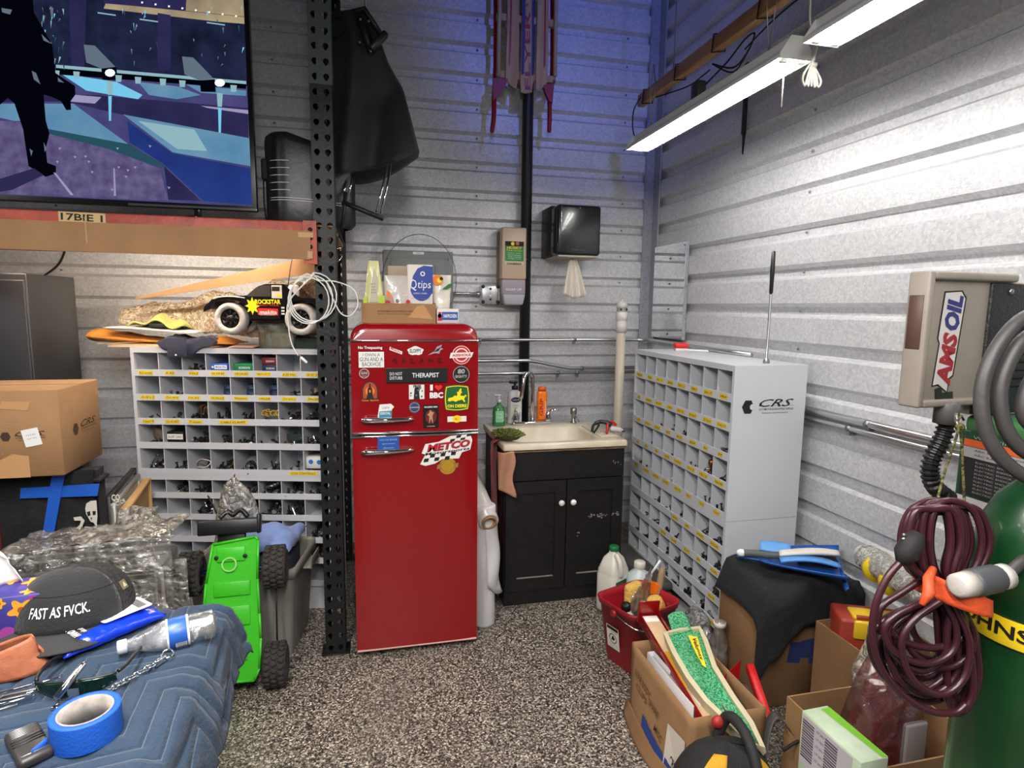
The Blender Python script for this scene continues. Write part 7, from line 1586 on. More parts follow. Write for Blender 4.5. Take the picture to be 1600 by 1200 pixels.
# open carton in front (box A)
FLOORZ = 0
t = bxa = thing('open_carton', 'brown open carton with blue writing in the front, holding boards and a binder', 'box', (1.115, 1.80, 0), .0)
hA = .30
def wallA(pts, name, z=hA, bulge=0):
    (x0, y0), (x1, y1) = pts; nrm = Vector((-(y1-y0), x1-x0)).normalized()
    def f(u, v): 
        b_ = bulge*math.sin(u*PI)*(1-v)**1.2; return (x0+(x1-x0)*u+nrm.x*b_, y0+(y1-y0)*u+nrm.y*b_, z*v)
    MB().grid(f, 12, 8).build(name, CARD, t, solid=.005)
wallA(((-.135, -.225), (-.135, .225)), 'left_wall', hA, .03); wallA(((-.135, .225), (.135, .225)), 'back_wall'); wallA(((.135, .225), (.135, -.225)), 'right_wall', hA*.97); wallA(((.135, -.225), (-.135, -.225)), 'front_wall')
MB().box(-.13, .13, -.22, .22, .002, .006).build('bottom', CARDD, t)
MB().grid(lambda u, v: (-.14-.035*math.sin(u*PI)*(1-v*.4)-.02*(1-v), -.245+.48*u, .004+.05*v), 14, 5).build('loose_flap', CARDD, t, solid=.005)
m = MB(); LFM = frame((-.1395, 0, .15), (0, -1, 0), (0, 0, 1)); m.M = LFM
blg = lambda x, y: .03*math.sin((x/.45+.5)*PI)*(max(0, .5-y/.3))**1.2+.001
def onb(pts, mi): m.add([(x, y, blg(x, y)+.0035) for x, y in pts], [tuple(range(len(pts)))], mi)
for i in range(7): onb([(-.07+.038*i, -.085-.006*i), (-.03+.038*i, -.09-.006*i), (-.03+.038*i, -.045-.008*i), (-.07+.038*i, -.04-.008*i)], 0)
onb([(.10, .045), (.205, .055), (.205, -.14), (.10, -.135)], 1)
m.build('tape_and_label', [mat('blue marker tape', (36, 62, 130), .7), mat('grey white card', (206, 198, 186), .8)], t)
m = MB(); m.M = LFM
for s, x, y, w, h, r in (('REAR BODY', -.10, .06, .13, .03, -.15), ('CLIPS', -.10, .02, .09, .026, -.15), ('SPARE', .0, .03, .08, .03, -.1), ('MISC', .05, -.03, .06, .03, -.2)): m.text(s, x, y, w, h, blg(x, y)+.004, 0, bold=.004, rot=r, shear=.2)
m.text('CRS 20', .16, -.07, .06, .04, blg(.16, -.07)+.0045, 1, rot=-.25, bold=.01); m.text('27', .185, -.115, .024, .02, blg(.18, -.11)+.0045, 1)
m.build('handwriting', [mat('brown marker', (96, 58, 40), .8), INK], t)
t = thing('white_binder', 'white binder standing at the left inside the front carton', 'binder', (1.015, 1.79, .0075), .03)
MB().rbox(-.012, -.008, -.17, .15, 0, .30, .001, 1).rbox(.014, .018, -.17, .15, 0, .30, .001, 1).rbox(-.012, .018, .146, .15, 0, .30, .001, 1).build('cover', mat('white vinyl', (206, 202, 204), .4), t); MB().box(-.007, .013, -.165, .14, .004, .285).build('pages', mat('grey pages', (150, 148, 148), .8), t)
t = thing('dark_folder', 'dark patterned folder beside the white binder in the front carton', 'folder', (1.052, 1.80, .0075), .02); MB().rbox(-.01, .012, -.16, .17, 0, .29, .002).build('folder', mat('dark purple folder', (52, 38, 50), .6, var=(60, (96, 80, 90), .5)), t)
def plank(name, label, cat, pts, z0, thick, mats_, extra=None):
    q = [W(px, py, Z=z) for px, py, z in pts]; c = sum(q, Vector())/len(q); t = thing(name, label, cat, c); return t, [v-c for v in q]
# red channel with a tan wooden insert
t, q = plank('red_channel', 'long red steel channel with a tan and yellow wooden strip lying over the front carton', 'channel', [(1001, 960, .36), (1026, 957, .36), (1128, 1112, .30), (1098, 1124, .30)], 0, 0, None)
A_, B_, C_, D_ = q
ax = (C_+D_-A_-B_)/2; cr_ = (B_-A_+C_-D_)/2; FRM = frame((A_+B_)/2, ax, cr_); Lc = ax.length; wc = cr_.length
m = MB(); m.M = FRM; m.rbox(0, Lc, -wc/2, wc/2, -.042, -.036, .001, 1).rbox(0, Lc, -wc/2, -wc/2+.003, -.036, .004, .001, 1).rbox(0, Lc, wc/2-.003, wc/2, -.036, .012, .001, 1); m.build('channel', RED, t)
m = MB(); m.M = FRM; m.rbox(.01, Lc*.42, -wc/2+.004, wc/2-.006, -.035, -.004, .002); m.build('tan_insert', mat('tan wooden strip', (206, 176, 138), .7, bump=(30, .2)), t); m = MB(); m.M = FRM; m.rbox(Lc*.76, Lc, -wc/2+.004, wc/2-.006, -.035, -.004, .002); m.build('tan_insert', mat('tan wooden strip', (206, 176, 138), .7, bump=(30, .2)), t)
m = MB(); m.M = FRM; m.rbox(Lc*.42, Lc*.76, -wc/2+.004, wc/2-.006, -.035, -.003, .002); m.build('yellow_insert', mat('yellow wooden strip', (214, 170, 50), .6, bump=(30, .2), var=(10, (190, 140, 40), .3)), t)
m = MB(); m.M = FRM; m.rbox(.012, .05, -wc/2+.008, wc/2-.01, -.004, -.0025, .0006, 1); m.build('grey_sticker', PAPER, t)
m = MB(); m.M = FRM; m.rbox(-.006, .0, -wc/2-.006, wc/2+.006, -.04, .055, .002); m.build('end_tab', RED, t); m = MB(); m.M = FRM; m.lathe([(.005, 0), (.005, .002)], 8, M=T(-.0075, -wc*.25, .02) @ RY(PI/2)); m.build('tab_hole', mat('pale hole', (206, 196, 190), .6), t)
m = MB(); m.M = FRM; m.rbox(Lc-.02, Lc+.05, wc/2+.0, wc/2+.004, -.05, .02, .001, 1); m.build('end_tab', RED, t)
# green metal flake board with a cream rim
pl = [(1036, 988, .385), (1062, 981, .395), (1094, 978, .39), (1106, 1000, .385), (1120, 1040, .37), (1148, 1085, .35), (1178, 1128, .32), (1196, 1168, .29), (1168, 1160, .29), (1135, 1128, .315), (1100, 1095, .34), (1072, 1058, .36), (1050, 1020, .375)]
t, q = plank('flake_board', 'curved cream rimmed board with a green glitter panel and yellow lettering over the front carton', 'board', pl, 0, 0, None)
CRM = mat('cream moulded rim', (198, 186, 152), .5); GF = mat('green metal flake', (36, 140, 84), .2, .3, coat=.7, var=(160, (120, 206, 156), .75))
n = len(q); up = Vector((-.25, 0, .97)); cen = sum(q, Vector())/n
inner = []
for i, v in enumerate(q):
    d = (q[(i+1) % n]-q[i-1]).normalized(); inw = up.cross(d); inw = inw if inw.dot(cen-v) > 0 else -inw
    inner.append(v+inw*.017)
dn = -up*.045
m = MB(); vs = [tuple(v) for v in q]+[tuple(v) for v in inner]+[tuple(v+dn) for v in q]+[tuple(v+dn*.3) for v in inner]
fs = []
for i in range(n):
    j = (i+1) % n; fs += [(i, j, n+j, n+i), (i, 2*n+i, 2*n+j, j), (n+i, n+j, 3*n+j, 3*n+i)]
fs.append(tuple(range(3*n-1, 2*n-1, -1))); m.add(vs, fs, 0, False); m.build('rim', CRM, t)
m = MB(); m.add([tuple(v+dn*.28) for v in inner], [tuple(range(n))], 0); m.build('flake_panel', GF, t)
e1 = W(1049, 962, Z=.405)-t.location; e2 = W(1082, 956, Z=.405)-t.location; 
gq = [W(px, py, Z=z)-t.location for px, py, z in ((1043, 962, .405), (1052, 956, .41), (1066, 955, .41), (1072, 962, .405), (1081, 984, .39), (1052, 992, .385))]
m = MB(); m.add([tuple(v) for v in gq]+[tuple(v+dn*.6) for v in gq], [tuple(range(6)), tuple(range(11, 5, -1))]+[(i, 6+i, 6+(i+1) % 6, (i+1) % 6) for i in range(6)], 0); m.build('flake_tip', GF, t)
yq = [W(px, py, Z=z)-t.location+up*.0015 for px, py, z in ((1075, 993, .391), (1090, 996, .389), (1094, 1012, .385), (1104, 1044, .372), (1098, 1040, .374), (1086, 1018, .383))]
m = MB(); m.add([tuple(v) for v in yq], [tuple(range(6))], 0); o = m.build('yellow_wedge', YELINK, t, solid=.001)
a = W(1085, 998, Z=.391)-t.location; b = W(1098, 1034, Z=.376)-t.location
m = MB(); F_ = frame((a+b)/2+up*.004, b-a, up.cross(b-a)); m.text('Velumax', 0, -.001, (b-a).length*.95, .014, 0, 0, bold=.02, shear=.3, M=F_); m.build('lettering', [INK], t)
# red bracket
t = thing('red_bracket', 'bent red steel bracket standing beside the carton in front of the bin cabinet', 'bracket', (1.30, 1.78, 0))
RB = mat('bright red bracket', (196, 20, 26), .4)
q = [W(px, py, Z=z)-t.location for px, py, z in ((1126, 1062, .26), (1158, 1031, .32), (1172, 1037, .31), (1200, 1120, .24), (1192, 1126, .23), (1160, 1045, .28))]
m = MB(); P3 = [q[0], q[1], q[1]+Vector((0, .01, -.12)), q[0]+Vector((0, .0, -.10))]; m.add([tuple(v) for v in P3]+[tuple(v+Vector((.004, .004, 0))) for v in P3], [(0, 1, 2, 3), (7, 6, 5, 4), (0, 4, 5, 1), (1, 5, 6, 2), (2, 6, 7, 3), (3, 7, 4, 0)]); m.build('plate', RB, t)
m = MB(); m.rbox(0, (q[3]-q[2]).length, -.014, .014, -.004, .0, .001, 1, M=frame(q[2], q[3]-q[2], (1, .3, .3))); m.rbox(0, (q[3]-q[2]).length, -.014, -.010, -.03, .0, .001, 1, M=frame(q[2], q[3]-q[2], (1, .3, .3))); m.build('long_arm', RB, t)
m = MB(); m.rbox(-.03, .06, -.03, .05, 0, .2, .004); m.build('foot_block', mat('dark wood block', (84, 66, 50), .7), t)
m = MB(); m.sphere((q[0]+q[1])/2+Vector((0, -.004, -.03)), .005, 8); m.build('rivet', CHROME, t)
# clear bottle by the bin cabinet corner
t = thing('clear_bottle', 'empty clear plastic bottle standing beside the brown carton by the bin cabinet', 'bottle', (1.43, 2.13, 0)); MB().lathe([(.035, 0), (.04, .01), (.04, .12), (.034, .15), (.04, .18), (.018, .25), (.026, .256), (.026, .275), (.018, .28)], 18).build('bottle', clear_film('clear bottle film', (226, 222, 216), .28, .25, 14, .3, .06), t); MB().lathe([(.02, .256), (.027, .257), (.027, .276), (.02, .277)], 16).build('neck_ring', mat('cloudy ring', (206, 200, 192), .4), t)
t = thing('plastic_bag', 'crumpled clear plastic bag spilling out of the lowest bin by the right wall', 'bag', (1.49, 2.40, 0))
MB().grid(lambda u, v: ((.05+.02*nz(u*7, v*7, 1))*math.cos(u*2*PI)*math.sin(v*PI)**.6, (.09+.03*nz(u*7, v*7, 3))*math.sin(u*2*PI)*math.sin(v*PI)**.6, .09-.09*math.cos(v*PI)+.015*nz(u*9, v*9, 5)*math.sin(v*PI)), 34, 24).build('bag', clear_film('grey crumple', (214, 212, 210), .5, .25, 40, 1.0, .12), t, solid=.001)
# carton B with a black shirt, dustpan and brush on it
t = cb_ = thing('tall_carton', 'closed brown carton under the black shirt by the right wall', 'box', (1.67, 2.07, 0))
MB().rbox(-.195, .215, -.14, .14, 0, .49, .004, 1).build('carton', CARDD, t)
m = MB(); m.M = front(.0, -.1412, .24); 
for i in range(7): m.poly([(-.06+.05*i, -.05+.015*math.sin(i*2.2)), (0+.05*i, -.06+.02*math.sin(i*2)), (.01+.05*i, .03+.012*math.sin(i)), (-.05+.05*i, .035)], .0001*i, 0)
m.build('blue_marker', mat('blue scrawl', (44, 62, 112), .7), t)
def shirt(u, v):
    # across the top of the carton (u), over the front edge and left side (v)
    x = -.255+.50*u; s = .42*v; top = .185
    yy = .13-s if s < top+.11 else -.165-.02*math.sin(u*7)-.02*(s-.295); zz = .515 if s < top+.09 else .515-(s-top-.09)*(1.5+.45*math.sin(u*6.5+1.0))
    zz += .014*math.sin(u*9+v*5)+.010*nz(u*6, v*8, 4)+.03*math.sin(u*PI)*(1-v)**.5*.5
    if u < .14: k = (.14-u)/.14; zz -= .11*k; x += .02*k
    return (x, yy+.01*nz(u*8, v*6, 2), zz)
o = MB().grid(shirt, 36, 34).build('black_shirt', BS, solid=.006); o.location = (1.67, 2.06, 0); tag(o, 'black shirt draped over the brown carton by the right wall', 'shirt')
# dustpan and brush
DPB = mat('blue dustpan plastic', (32, 86, 168), .35); DPL = mat('light blue rubber', (96, 156, 222), .45)
ang = -.62
t = thing('dustpan', 'blue dustpan lying upside on the black shirt by the right wall', 'dustpan', (1.66, 2.04, .545), ang)
def pan(u, v):
    w = .06+.105*u**.6; x = -.1+.31*u; y = (v-.5)*2*w; z = .012+.055*abs(v-.5)**3*8*(.4+.6*u)-.004*u
    return (x, y, z)
MB().grid(pan, 18, 14).build('pan', DPB, t, solid=.004)
MB().grid(lambda u, v: (.20+.012*v, (u-.5)*.33, .006+.012*v), 8, 2).build('pan_lip', DPB, t, solid=.003)
MB().rbox(-.19, -.06, -.024, .024, .008, .022, .008, 3).build('pan_handle', DPB, t)
MB().grid(lambda u, v: (-.1+.12*u, .045+.05*v*math.sin(u*PI*.5+.6), .035+.03*v), 8, 4).build('pan_wing', DPL, t, solid=.004)
t = thing('hand_brush', 'white and blue hand brush with a grey grip lying in the blue dustpan', 'brush', (1.655, 2.03, .585), ang+.12)
MB().tube(smooth_path([(-.17, 0, .0), (-.12, 0, .004), (-.06, 0, .004), (.0, 0, .012)], 4), [.012]+[.015]*11+[.012], 10).build('grip', mat('dark grey rubber', (80, 84, 84), .6), t)
MB().sphere((-.175, 0, .0), .016, 10, sx=1.3).build('end_cap', WHITE, t)
MB().grid(lambda u, v: (-.03+.22*u, (-.02-.006*math.sin(u*PI))+(.04+.012*math.sin(u*PI))*v, .012+.03*math.sin(u*PI*.6)+.008*math.sin(v*PI)), 14, 8).build('white_back', mat('off white brush back', (222, 214, 204), .45), t, solid=.012)
MB().grid(lambda u, v: (-.03+.22*u, -.055+.045*v, -.006+.026*math.sin(u*PI*.75+.3)), 14, 6).build('blue_side', DPL, t, solid=.010)
stuff(MB().rbox(.04, .19, -.02, .035, -.018, .018, .006).build('bristles', BLACKR, t))
# carton C with a red and yellow case, wrapped tube on top
t = thing('small_carton', 'brown carton against the right wall behind the clear red bag', 'box', (1.79, 1.64, 0)); MB().box(-.145, -.14, -.19, .19, 0, .42).build('left_wall', CARDD, t); MB().box(-.14, .15, -.19, -.185, 0, .42).build('front_wall', CARDD, t); MB().box(-.14, .15, .185, .19, 0, .42).build('back_wall', CARDD, t); MB().box(.145, .15, -.185, .185, 0, .42).build('right_wall', CARDD, t); MB().box(-.14, .145, -.185, .185, 0, .006).build('bottom', CARDD, t)
t = thing('yellow_case', 'red and yellow plastic case standing in the carton against the right wall', 'case', (1.80, 1.74, .0075), -.45)
MB().rbox(-.12, .12, -.07, .07, 0, .47, .012, 2).build('red_shell', mat('brick red plastic', (150, 52, 36), .5), t); MB().rbox(-.075, .09, -.078, -.06, .40, .472, .008, 2).rbox(-.075, .09, -.06, .02, .466, .482, .006, 2).build('yellow_panel', mat('case yellow', (226, 186, 36), .45), t); MB().rbox(-.065, .08, -.066, -.05, .470, .485, .003).build('groove', mat('brick red plastic', (150, 52, 36), .5), t)
a = W(1345, 864, X=1.83); b = W(1545, 990, X=1.70); d = b-a
t = thing('wrapped_tube', 'long tube in crumpled bubble wrap with yellow tape leaning along the right wall', 'tube', a)
Mt = frame((0, 0, 0), d, (0, 0, 1)) @ RY(PI/2)
def wtube(u, v): q = u*2*PI; r = (.048+.006*nz(math.cos(q)*3, math.sin(q)*3, v*16)+.004*nz(u*40, v*60, 2))*min(1, .35+v*9); return tuple(Mt @ Vector((r*math.cos(q), r*math.sin(q), d.length*v)))
MB().grid(wtube, 28, 60).build('bubble_wrap', clear_film('white bubble wrap', (240, 238, 232), .55, .2, 60, 1.0, .2), t, solid=.0015)
m = MB(); m.lathe([(.001, .004), (.036, .01), (.039, .05), (.039, d.length)], 16, M=Mt); m.build('tube', mat('pale tube', (216, 212, 204), .6), t)
for k in (.18, .34): m = MB(); m.lathe([(.053, d.length*k-.016), (.056, d.length*k), (.053, d.length*k+.016)], 18, M=Mt @ RX(.12)); m.build('yellow_tape', YELINK, t)
t = thing('foil_parcel', 'crumpled clear plastic parcel leaning behind the coiled red cable', 'parcel', (1.63, 1.50, .0))
MB().grid(lambda u, v: ((.10+.03*nz(u*7, v*7, 1))*math.cos(u*2*PI)*math.sin(v*PI)**.4, (.06+.02*nz(u*7, v*7, 3))*math.sin(u*2*PI)*math.sin(v*PI)**.4, .30-.30*math.cos(v*PI)+.02*nz(u*9, v*9, 5)*math.sin(v*PI)), 34, 30).build('film', clear_film('parcel film', (220, 212, 196), .6, .25, 30, 1.0, .12), t, solid=.0015)
# carton D with green box, clear red bag
t = thing('open_carton', 'brown open carton at the bottom right holding the green and white box', 'box', (1.44, 1.34, 0)); xs0, xs1, ys0, ys1, hD = -.19, .22, -.17, .145, .40
for q in ((xs0, xs0+.005, ys0, ys1, 'left_wall'), (xs1-.005, xs1, ys0, ys1, 'right_wall'), (xs0+.005, xs1-.005, ys0, ys0+.005, 'front_wall'), (xs0+.005, xs1-.005, ys1-.005, ys1, 'back_wall')): MB().box(q[0], q[1], q[2], q[3], 0, hD).build(q[4], CARD, t)
MB().box(xs0+.005, xs1-.005, ys0+.005, ys1-.005, 0, .006).build('bottom', CARDD, t)
p0 = W(1262, 1112, Z=.44); p1 = W(1283, 1098, Z=.44); p2 = W(1380, 1180, Z=.44); p3 = W(1356, 1196, Z=.44)
t = thing('green_white_box', 'white box with a bright green stripe and barcodes standing in the lower right carton', 'box', ((p0+p2)/2).to_tuple()); ctr = (p0+p1+p2+p3)/4; lx = (p3-p0); wy = (p1-p0); t.location = (ctr.x, ctr.y, .0075); ang_ = math.atan2(lx.y, lx.x); t.rotation_euler = (0, 0, ang_); bl, bw_ = lx.length/2, wy.length/2+.008
MB().rbox(-bl, bl, -bw_, bw_, 0, .432, .002, 1).build('carton', mat('greenish white card', (214, 226, 204), .5, var=(14, (186, 206, 172), .3)), t)
m = MB(); m.M = T(0, 0, .4328); m.poly([(-bl*.9, bw_*.25), (bl*.98, bw_*.6), (bl*.98, bw_*.98), (-bl*.9, bw_*.98)], 0, 0); m.build('green_stripe', mat('leaf green', (116, 184, 40), .5), t)
m = MB(); m.M = front(0, -bw_-.0008, .3); 
m.poly([(x-bl*.1, y+.05) for x, y in rect(bl*1.7, .15)], 0, 0)
for k in range(2):
    for i in range(14): m.poly([(-bl*.72+k*bl*.8+x, .0+.0085*i+y) for x, y in rect(bl*.42, .005 if i % 3 else .0065)], .0005, 1)
for i in range(5): m.text('LOT 20419', -bl*.3+.0*i, .02+.022*i, bl*.28, .008, .0005, 1)
m.build('barcode_label', [mat('grey lilac label', (196, 190, 196), .6), mat('grey barcode', (92, 88, 92), .6)], t)
t = thing('clear_red_bag', 'clear bag of dark red cloth standing in the carton under the coiled cable', 'bag', (1.49, 1.36, .0075))
RBG = clear_film('clear glossy bag', (240, 226, 226), .03, .16, 14, .8, .06)
def rb(k, amp): 
    def f(u, v): q = u*2*PI; s = (math.sin(v*PI*.93+.18))**.5; return ((.125*k+amp*nz(math.cos(q)*2, math.sin(q)*2, v*5))*math.cos(q)*s, (.085*k+amp*nz(math.cos(q)*2, math.sin(q)*2, v*5+4))*math.sin(q)*s, .60*v*(k if k < 1 else 1)+.01*nz(u*7, v*7, 3)*v)
    return f
MB().grid(rb(1, .02), 40, 36).build('bag', RBG, t, solid=.001); MB().grid(rb(.88, .02), 30, 26).build('red_cloth', mat('dark red cloth', (132, 24, 42), .8, bump=(20, .5)), t)
MB().rbox(-.02, .06, -.098, -.08, .12, .42, .01).build('silver_strip', mat('grey strip', (150, 142, 142), .4), t)
# black and yellow tool bag in the front
t = thing('tool_bag', 'black and yellow zipped tool bag at the bottom edge of the photo', 'bag', (1.0, 1.415, 0), -.2)
def tbg(u, v):
    q = u*2*PI; s = (1-(max(0, v-.45)/.55)**2.2)**.5 if v > .45 else 1; return (.155*math.cos(q)*abs(math.cos(q))**-.3*s if abs(math.cos(q)) > 1e-3 else 0, .105*math.sin(q)*(abs(math.sin(q))+1e-3)**-.3*s, .34*v+.006*nz(u*8, v*6))
MB().grid(tbg, 44, 18).build('bag', mat('black nylon', (28, 27, 27), .8, bump=(220, .4)), t)
def tby(u, v): q = (PI*1.22+.46*u*PI*.5); p = tbg(q/(2*PI), .30+.66*v); return (p[0]*1.012-.0, p[1]*1.012-.001, p[2]+.002)
MB().grid(tby, 10, 14).build('yellow_panel', mat('mustard nylon', (206, 154, 30), .7, bump=(220, .3)), t, solid=.003)
def tby2(u, v): q = (PI*1.72+.16*u*PI); p = tbg(q/(2*PI), .30+.66*v); return (p[0]*1.012, p[1]*1.012, p[2]+.002)
MB().grid(tby2, 8, 14).build('yellow_panel', mat('mustard nylon', (206, 154, 30), .7, bump=(220, .3)), t, solid=.003)
MB().tube(smooth_path([(.0, .10, .24), (.03, .09, .35), (.05, .03, .365), (.06, -.04, .33), (.065, -.09, .25)], 6), .017, 8).build('zip_flap', mat('black webbing', (34, 33, 34), .7, bump=(120, .3)), t)
MB().sphere((.005, .09, .335), .02, 10, sx=1, sy=.8).build('red_patch', mat('red knob', (170, 40, 40), .5), t)
MB().grid(lambda u, v: (.13+.09*u, .02+.06*math.sin(u*2.4)+.035*v, .25+.10*math.sin(u*PI*.75)), 14, 3).build('strap', mat('grey black webbing', (58, 56, 56), .6), t, solid=.003)
MB().tube(smooth_path([(.20, .06, .26), (.26, .05, .30), (.30, .0, .25), (.31, -.05, .12), (.30, -.08, .01)], 6), .005, 6).build('cord', BLACKR, t)
# ================================================================ welder, enclosure, cylinder at the right edge
MX = 1.16
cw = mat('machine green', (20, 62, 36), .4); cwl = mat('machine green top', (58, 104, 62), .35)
fe = W(1497, 700, X=MX); zt_w = W(1515, 648, X=MX).z; zb_w = 1.12
t = wl = thing('welding_machine', 'dark green welding machine with warning labels at the right edge', 'machine', (MX+.24, fe.y-.26, 0))
MB().rbox(-.24, .24, -.26, .26, zb_w, zt_w-.03, .008).build('case', cw, t)
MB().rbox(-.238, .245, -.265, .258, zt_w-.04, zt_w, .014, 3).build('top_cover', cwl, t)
MB().rbox(-.23, .25, -.28, .25, zb_w-.02, zb_w, .004).rbox(-.0, .25, -.28, .25, .12, .15, .004).build('cart_tray', BLACKM, t)
for x in (.03, .23):
    for y in (-.25, .22): MB().box(x-.012, x+.012, y-.012, y+.012, .05, zb_w-.02).build('cart_leg', BLACKM, t); MB().lathe([(.05, -.018), (.05, .018)], 16, M=T(x, y, .05) @ RY(PI/2)).build('caster', BLACKR, t)
m = MB(); m.M = frame((-.2412, .26, zt_w), (0, -1, 0), (0, 0, 1))
m.poly([(.012, -.062), (.40, -.062), (.40, -.048), (.012, -.048)], 0, 0); m.text('WARNING  READ MANUAL', .14, -.043, .22, .006, .0004, 2)
m.poly([(.012, -.084), (.40, -.084), (.40, -.063), (.012, -.063)], 0, 2); m.poly([(.012, -.160), (.40, -.160), (.40, -.085), (.012, -.085)], 0, 1)
for i in range(9): m.text('ELECTRIC SHOCK can kill. Do not touch live parts.', .135, -.092-.0075*i, .19, .0045, .0005, 2)
for i in range(2): m.text('ARC RAYS and NOISE can injure', .11, -.069-.009*i, .15, .005, .0005, 1)
m.poly([(.008, -.164), (.13, -.164), (.155, -.19), (.155, -.235), (.008, -.230)], .0002, 3)
for i in range(6): m.text('NRTL  single phase transformer rectifier', .08, -.186-.0068*i, .12, .0045, .0006, 4)
m.build('warning_labels', [mat('warning orange', (196, 84, 40), .5), INK, mat('label grey white', (150, 146, 146), .6), mat('plate grey', (186, 178, 180), .5), mat('faded ink', (112, 98, 100), .7)], t)
# shallow warm grey enclosure with a black vented panel, standing on the machine
EY = .905
ez0 = W(1420, 634, Y=EY).z; ez1 = W(1450, 428, Y=EY).z; ex0 = W(1432, 530, Y=EY).x
TAN = mat('warm grey enamel', (150, 140, 130), .45, bump=(60, .05), var=(6, (132, 122, 114), .4))
EA = .10
t = thing('machine_enclosure', 'warm grey metal enclosure with a red and blue logo on top of the green machine', 'enclosure', (ex0, EY, zt_w+.0015), EA)
z0 = ez0-zt_w; z1 = ez1-zt_w
MB().rbox(.0, .24, -.008, .022, z0, z1, .008, 3).rbox(.17, .5, .0, .06, .0, z1-.01, .004).build('body', TAN, t)
m = MB(); Fe = front(0, 0, 0); w0, w1 = -.004, .235
m.M = Fe; m.rbox(w0, w0+.016, z0-.004, z1+.004, -.024, .018, .005, 3); m.rbox(w0+.016, w1, z1-.012, z1+.004, -.024, .018, .005, 3); m.rbox(w0+.016, .165, z0-.004, z0+.010, -.024, .018, .004, 3); m.build('raised_rim', TAN, t)
m = MB(); m.M = Fe; m.rbox(w0-.0015, w0+.001, z0+.105, z1-.04, -.018, .010, .0006, 1); m.build('brown_label', mat('brown label', (84, 62, 54), .5), t)
px0_ = .168
m = MB(); m.M = Fe; m.rbox(px0_, .5, .002, z1-.014, -.005, .014, .003); m.build('black_panel', mat('black textured panel', (28, 28, 30), .5, bump=(180, .3)), t)
for i in range(8): m = MB(); m.M = Fe; m.rbox(px0_+.065, .48, .055+.016*i, .062+.016*i, .012, .0175, .002, 1); m.build('vent_slat', BLACKP, t)
for q in ((px0_+.05, z1-.03), (px0_+.02, .02)): m = MB(); m.M = Fe; m.lathe([(.006, .014), (.006, .017), (.003, .019)], 10, M=T(q[0], q[1], 0)); m.build('screw', STEEL, t)
# slanted logo built from its letters
KE = (T(ex0, EY, zt_w+.0015) @ RZ(EA)).inverted()
a = KE @ W(1476, 600, Y=EY+.0); b = KE @ W(1489, 462, Y=EY+.0); cxl = (a.x+b.x)/2; czl = (a.z+b.z)/2; wl_ = abs(b.z-a.z); hl_ = .040
m = MB(); m.M = front(cxl, -.0084, czl) @ RZ(PI/2-.09)
pts = [(-.60*wl_, -hl_*.45), (-.52*wl_, hl_*.30), (-.54*wl_, hl_*.66), (-.05*wl_, hl_*.66), (.0, hl_*.82), (.53*wl_, hl_*.84), (.57*wl_, -hl_*.3), (.50*wl_, -hl_*.66), (-.40*wl_, -hl_*.66), (-.44*wl_, -hl_*.42)]
m.prism(pts, -.001, .0006, 1); m.prism([(x*.97, y*.88+.001) for x, y in pts], 0, .001, 0)
m.text('AMS', -.215*wl_, .0, wl_*.60, hl_*.98, .0016, 2, bold=.05, shear=.15); m.text('OIL', .31*wl_, .003, wl_*.40, hl_*1.02, .0016, 3, bold=.05, shear=.15)
m.build('logo_sticker', [mat('logo white', (206, 200, 200), .5), INK, mat('logo red', (150, 20, 36), .5), mat('logo blue', (38, 40, 110), .5)], t)
p = KE @ W(1474, 617, Y=EY)
m = MB(); m.M = front(p.x, -.0085, p.z); m.prism([(-.026, .012), (-.012, .016), (-.008, .004), (.02, .006), (.024, -.012), (-.022, -.012)], -.001, .002); m.build('dark_patch', mat('dark green patch', (28, 36, 24), .7), t)
# corrugated hose from the enclosure
t = thing('corrugated_hose', 'black corrugated hose running down from the grey enclosure', 'hose', W(1478, 650, Y=EY))
O_ = Vector(t.location); ctrl = smooth_path([W(1479, 636, Y=EY), W(1479, 662, Y=EY), W(1470, 690, Y=EY), W(1457, 715, Y=EY), W(1453, 740, Y=EY), W(1462, 762, Y=EY), W(1482, 778, Y=EY+.02)], 14); ctrl = [p-O_ for p in ctrl]
MB().tube(ctrl, [.0165 if (i//2) % 2 else .0128 for i in range(len(ctrl))], 12, smooth=False).build('hose', mat('black hose', (20, 20, 21), .45), t)
MB().lathe([(.021, -.022), (.021, .016), (.018, .02)], 14, M=T(0, 0, .008)).build('connector', mat('grey connector', (96, 92, 90), .5), t)
# thick grey cables looping in front of the machine
t = thing('welding_cable', 'thick dark grey cables looping in front of the machine at the right edge', 'cable', W(1560, 600, Y=.80)); O_ = Vector(t.location)
CG = mat('dark grey cable', (62, 59, 58), .5, bump=(30, .15))
for q in ([(1640, 480), (1595, 500), (1560, 540), (1538, 590), (1534, 640), (1548, 690), (1580, 730), (1640, 765)], [(1650, 505), (1600, 530), (1572, 575), (1562, 620), (1572, 670), (1600, 705), (1650, 730)], [(1640, 560), (1608, 600), (1600, 650), (1640, 690)]):
    MB().tube([p-O_ for p in smooth_path([W(x, y, D=.82) for x, y in q], 6)], .0095, 10).build('cable', CG, t)
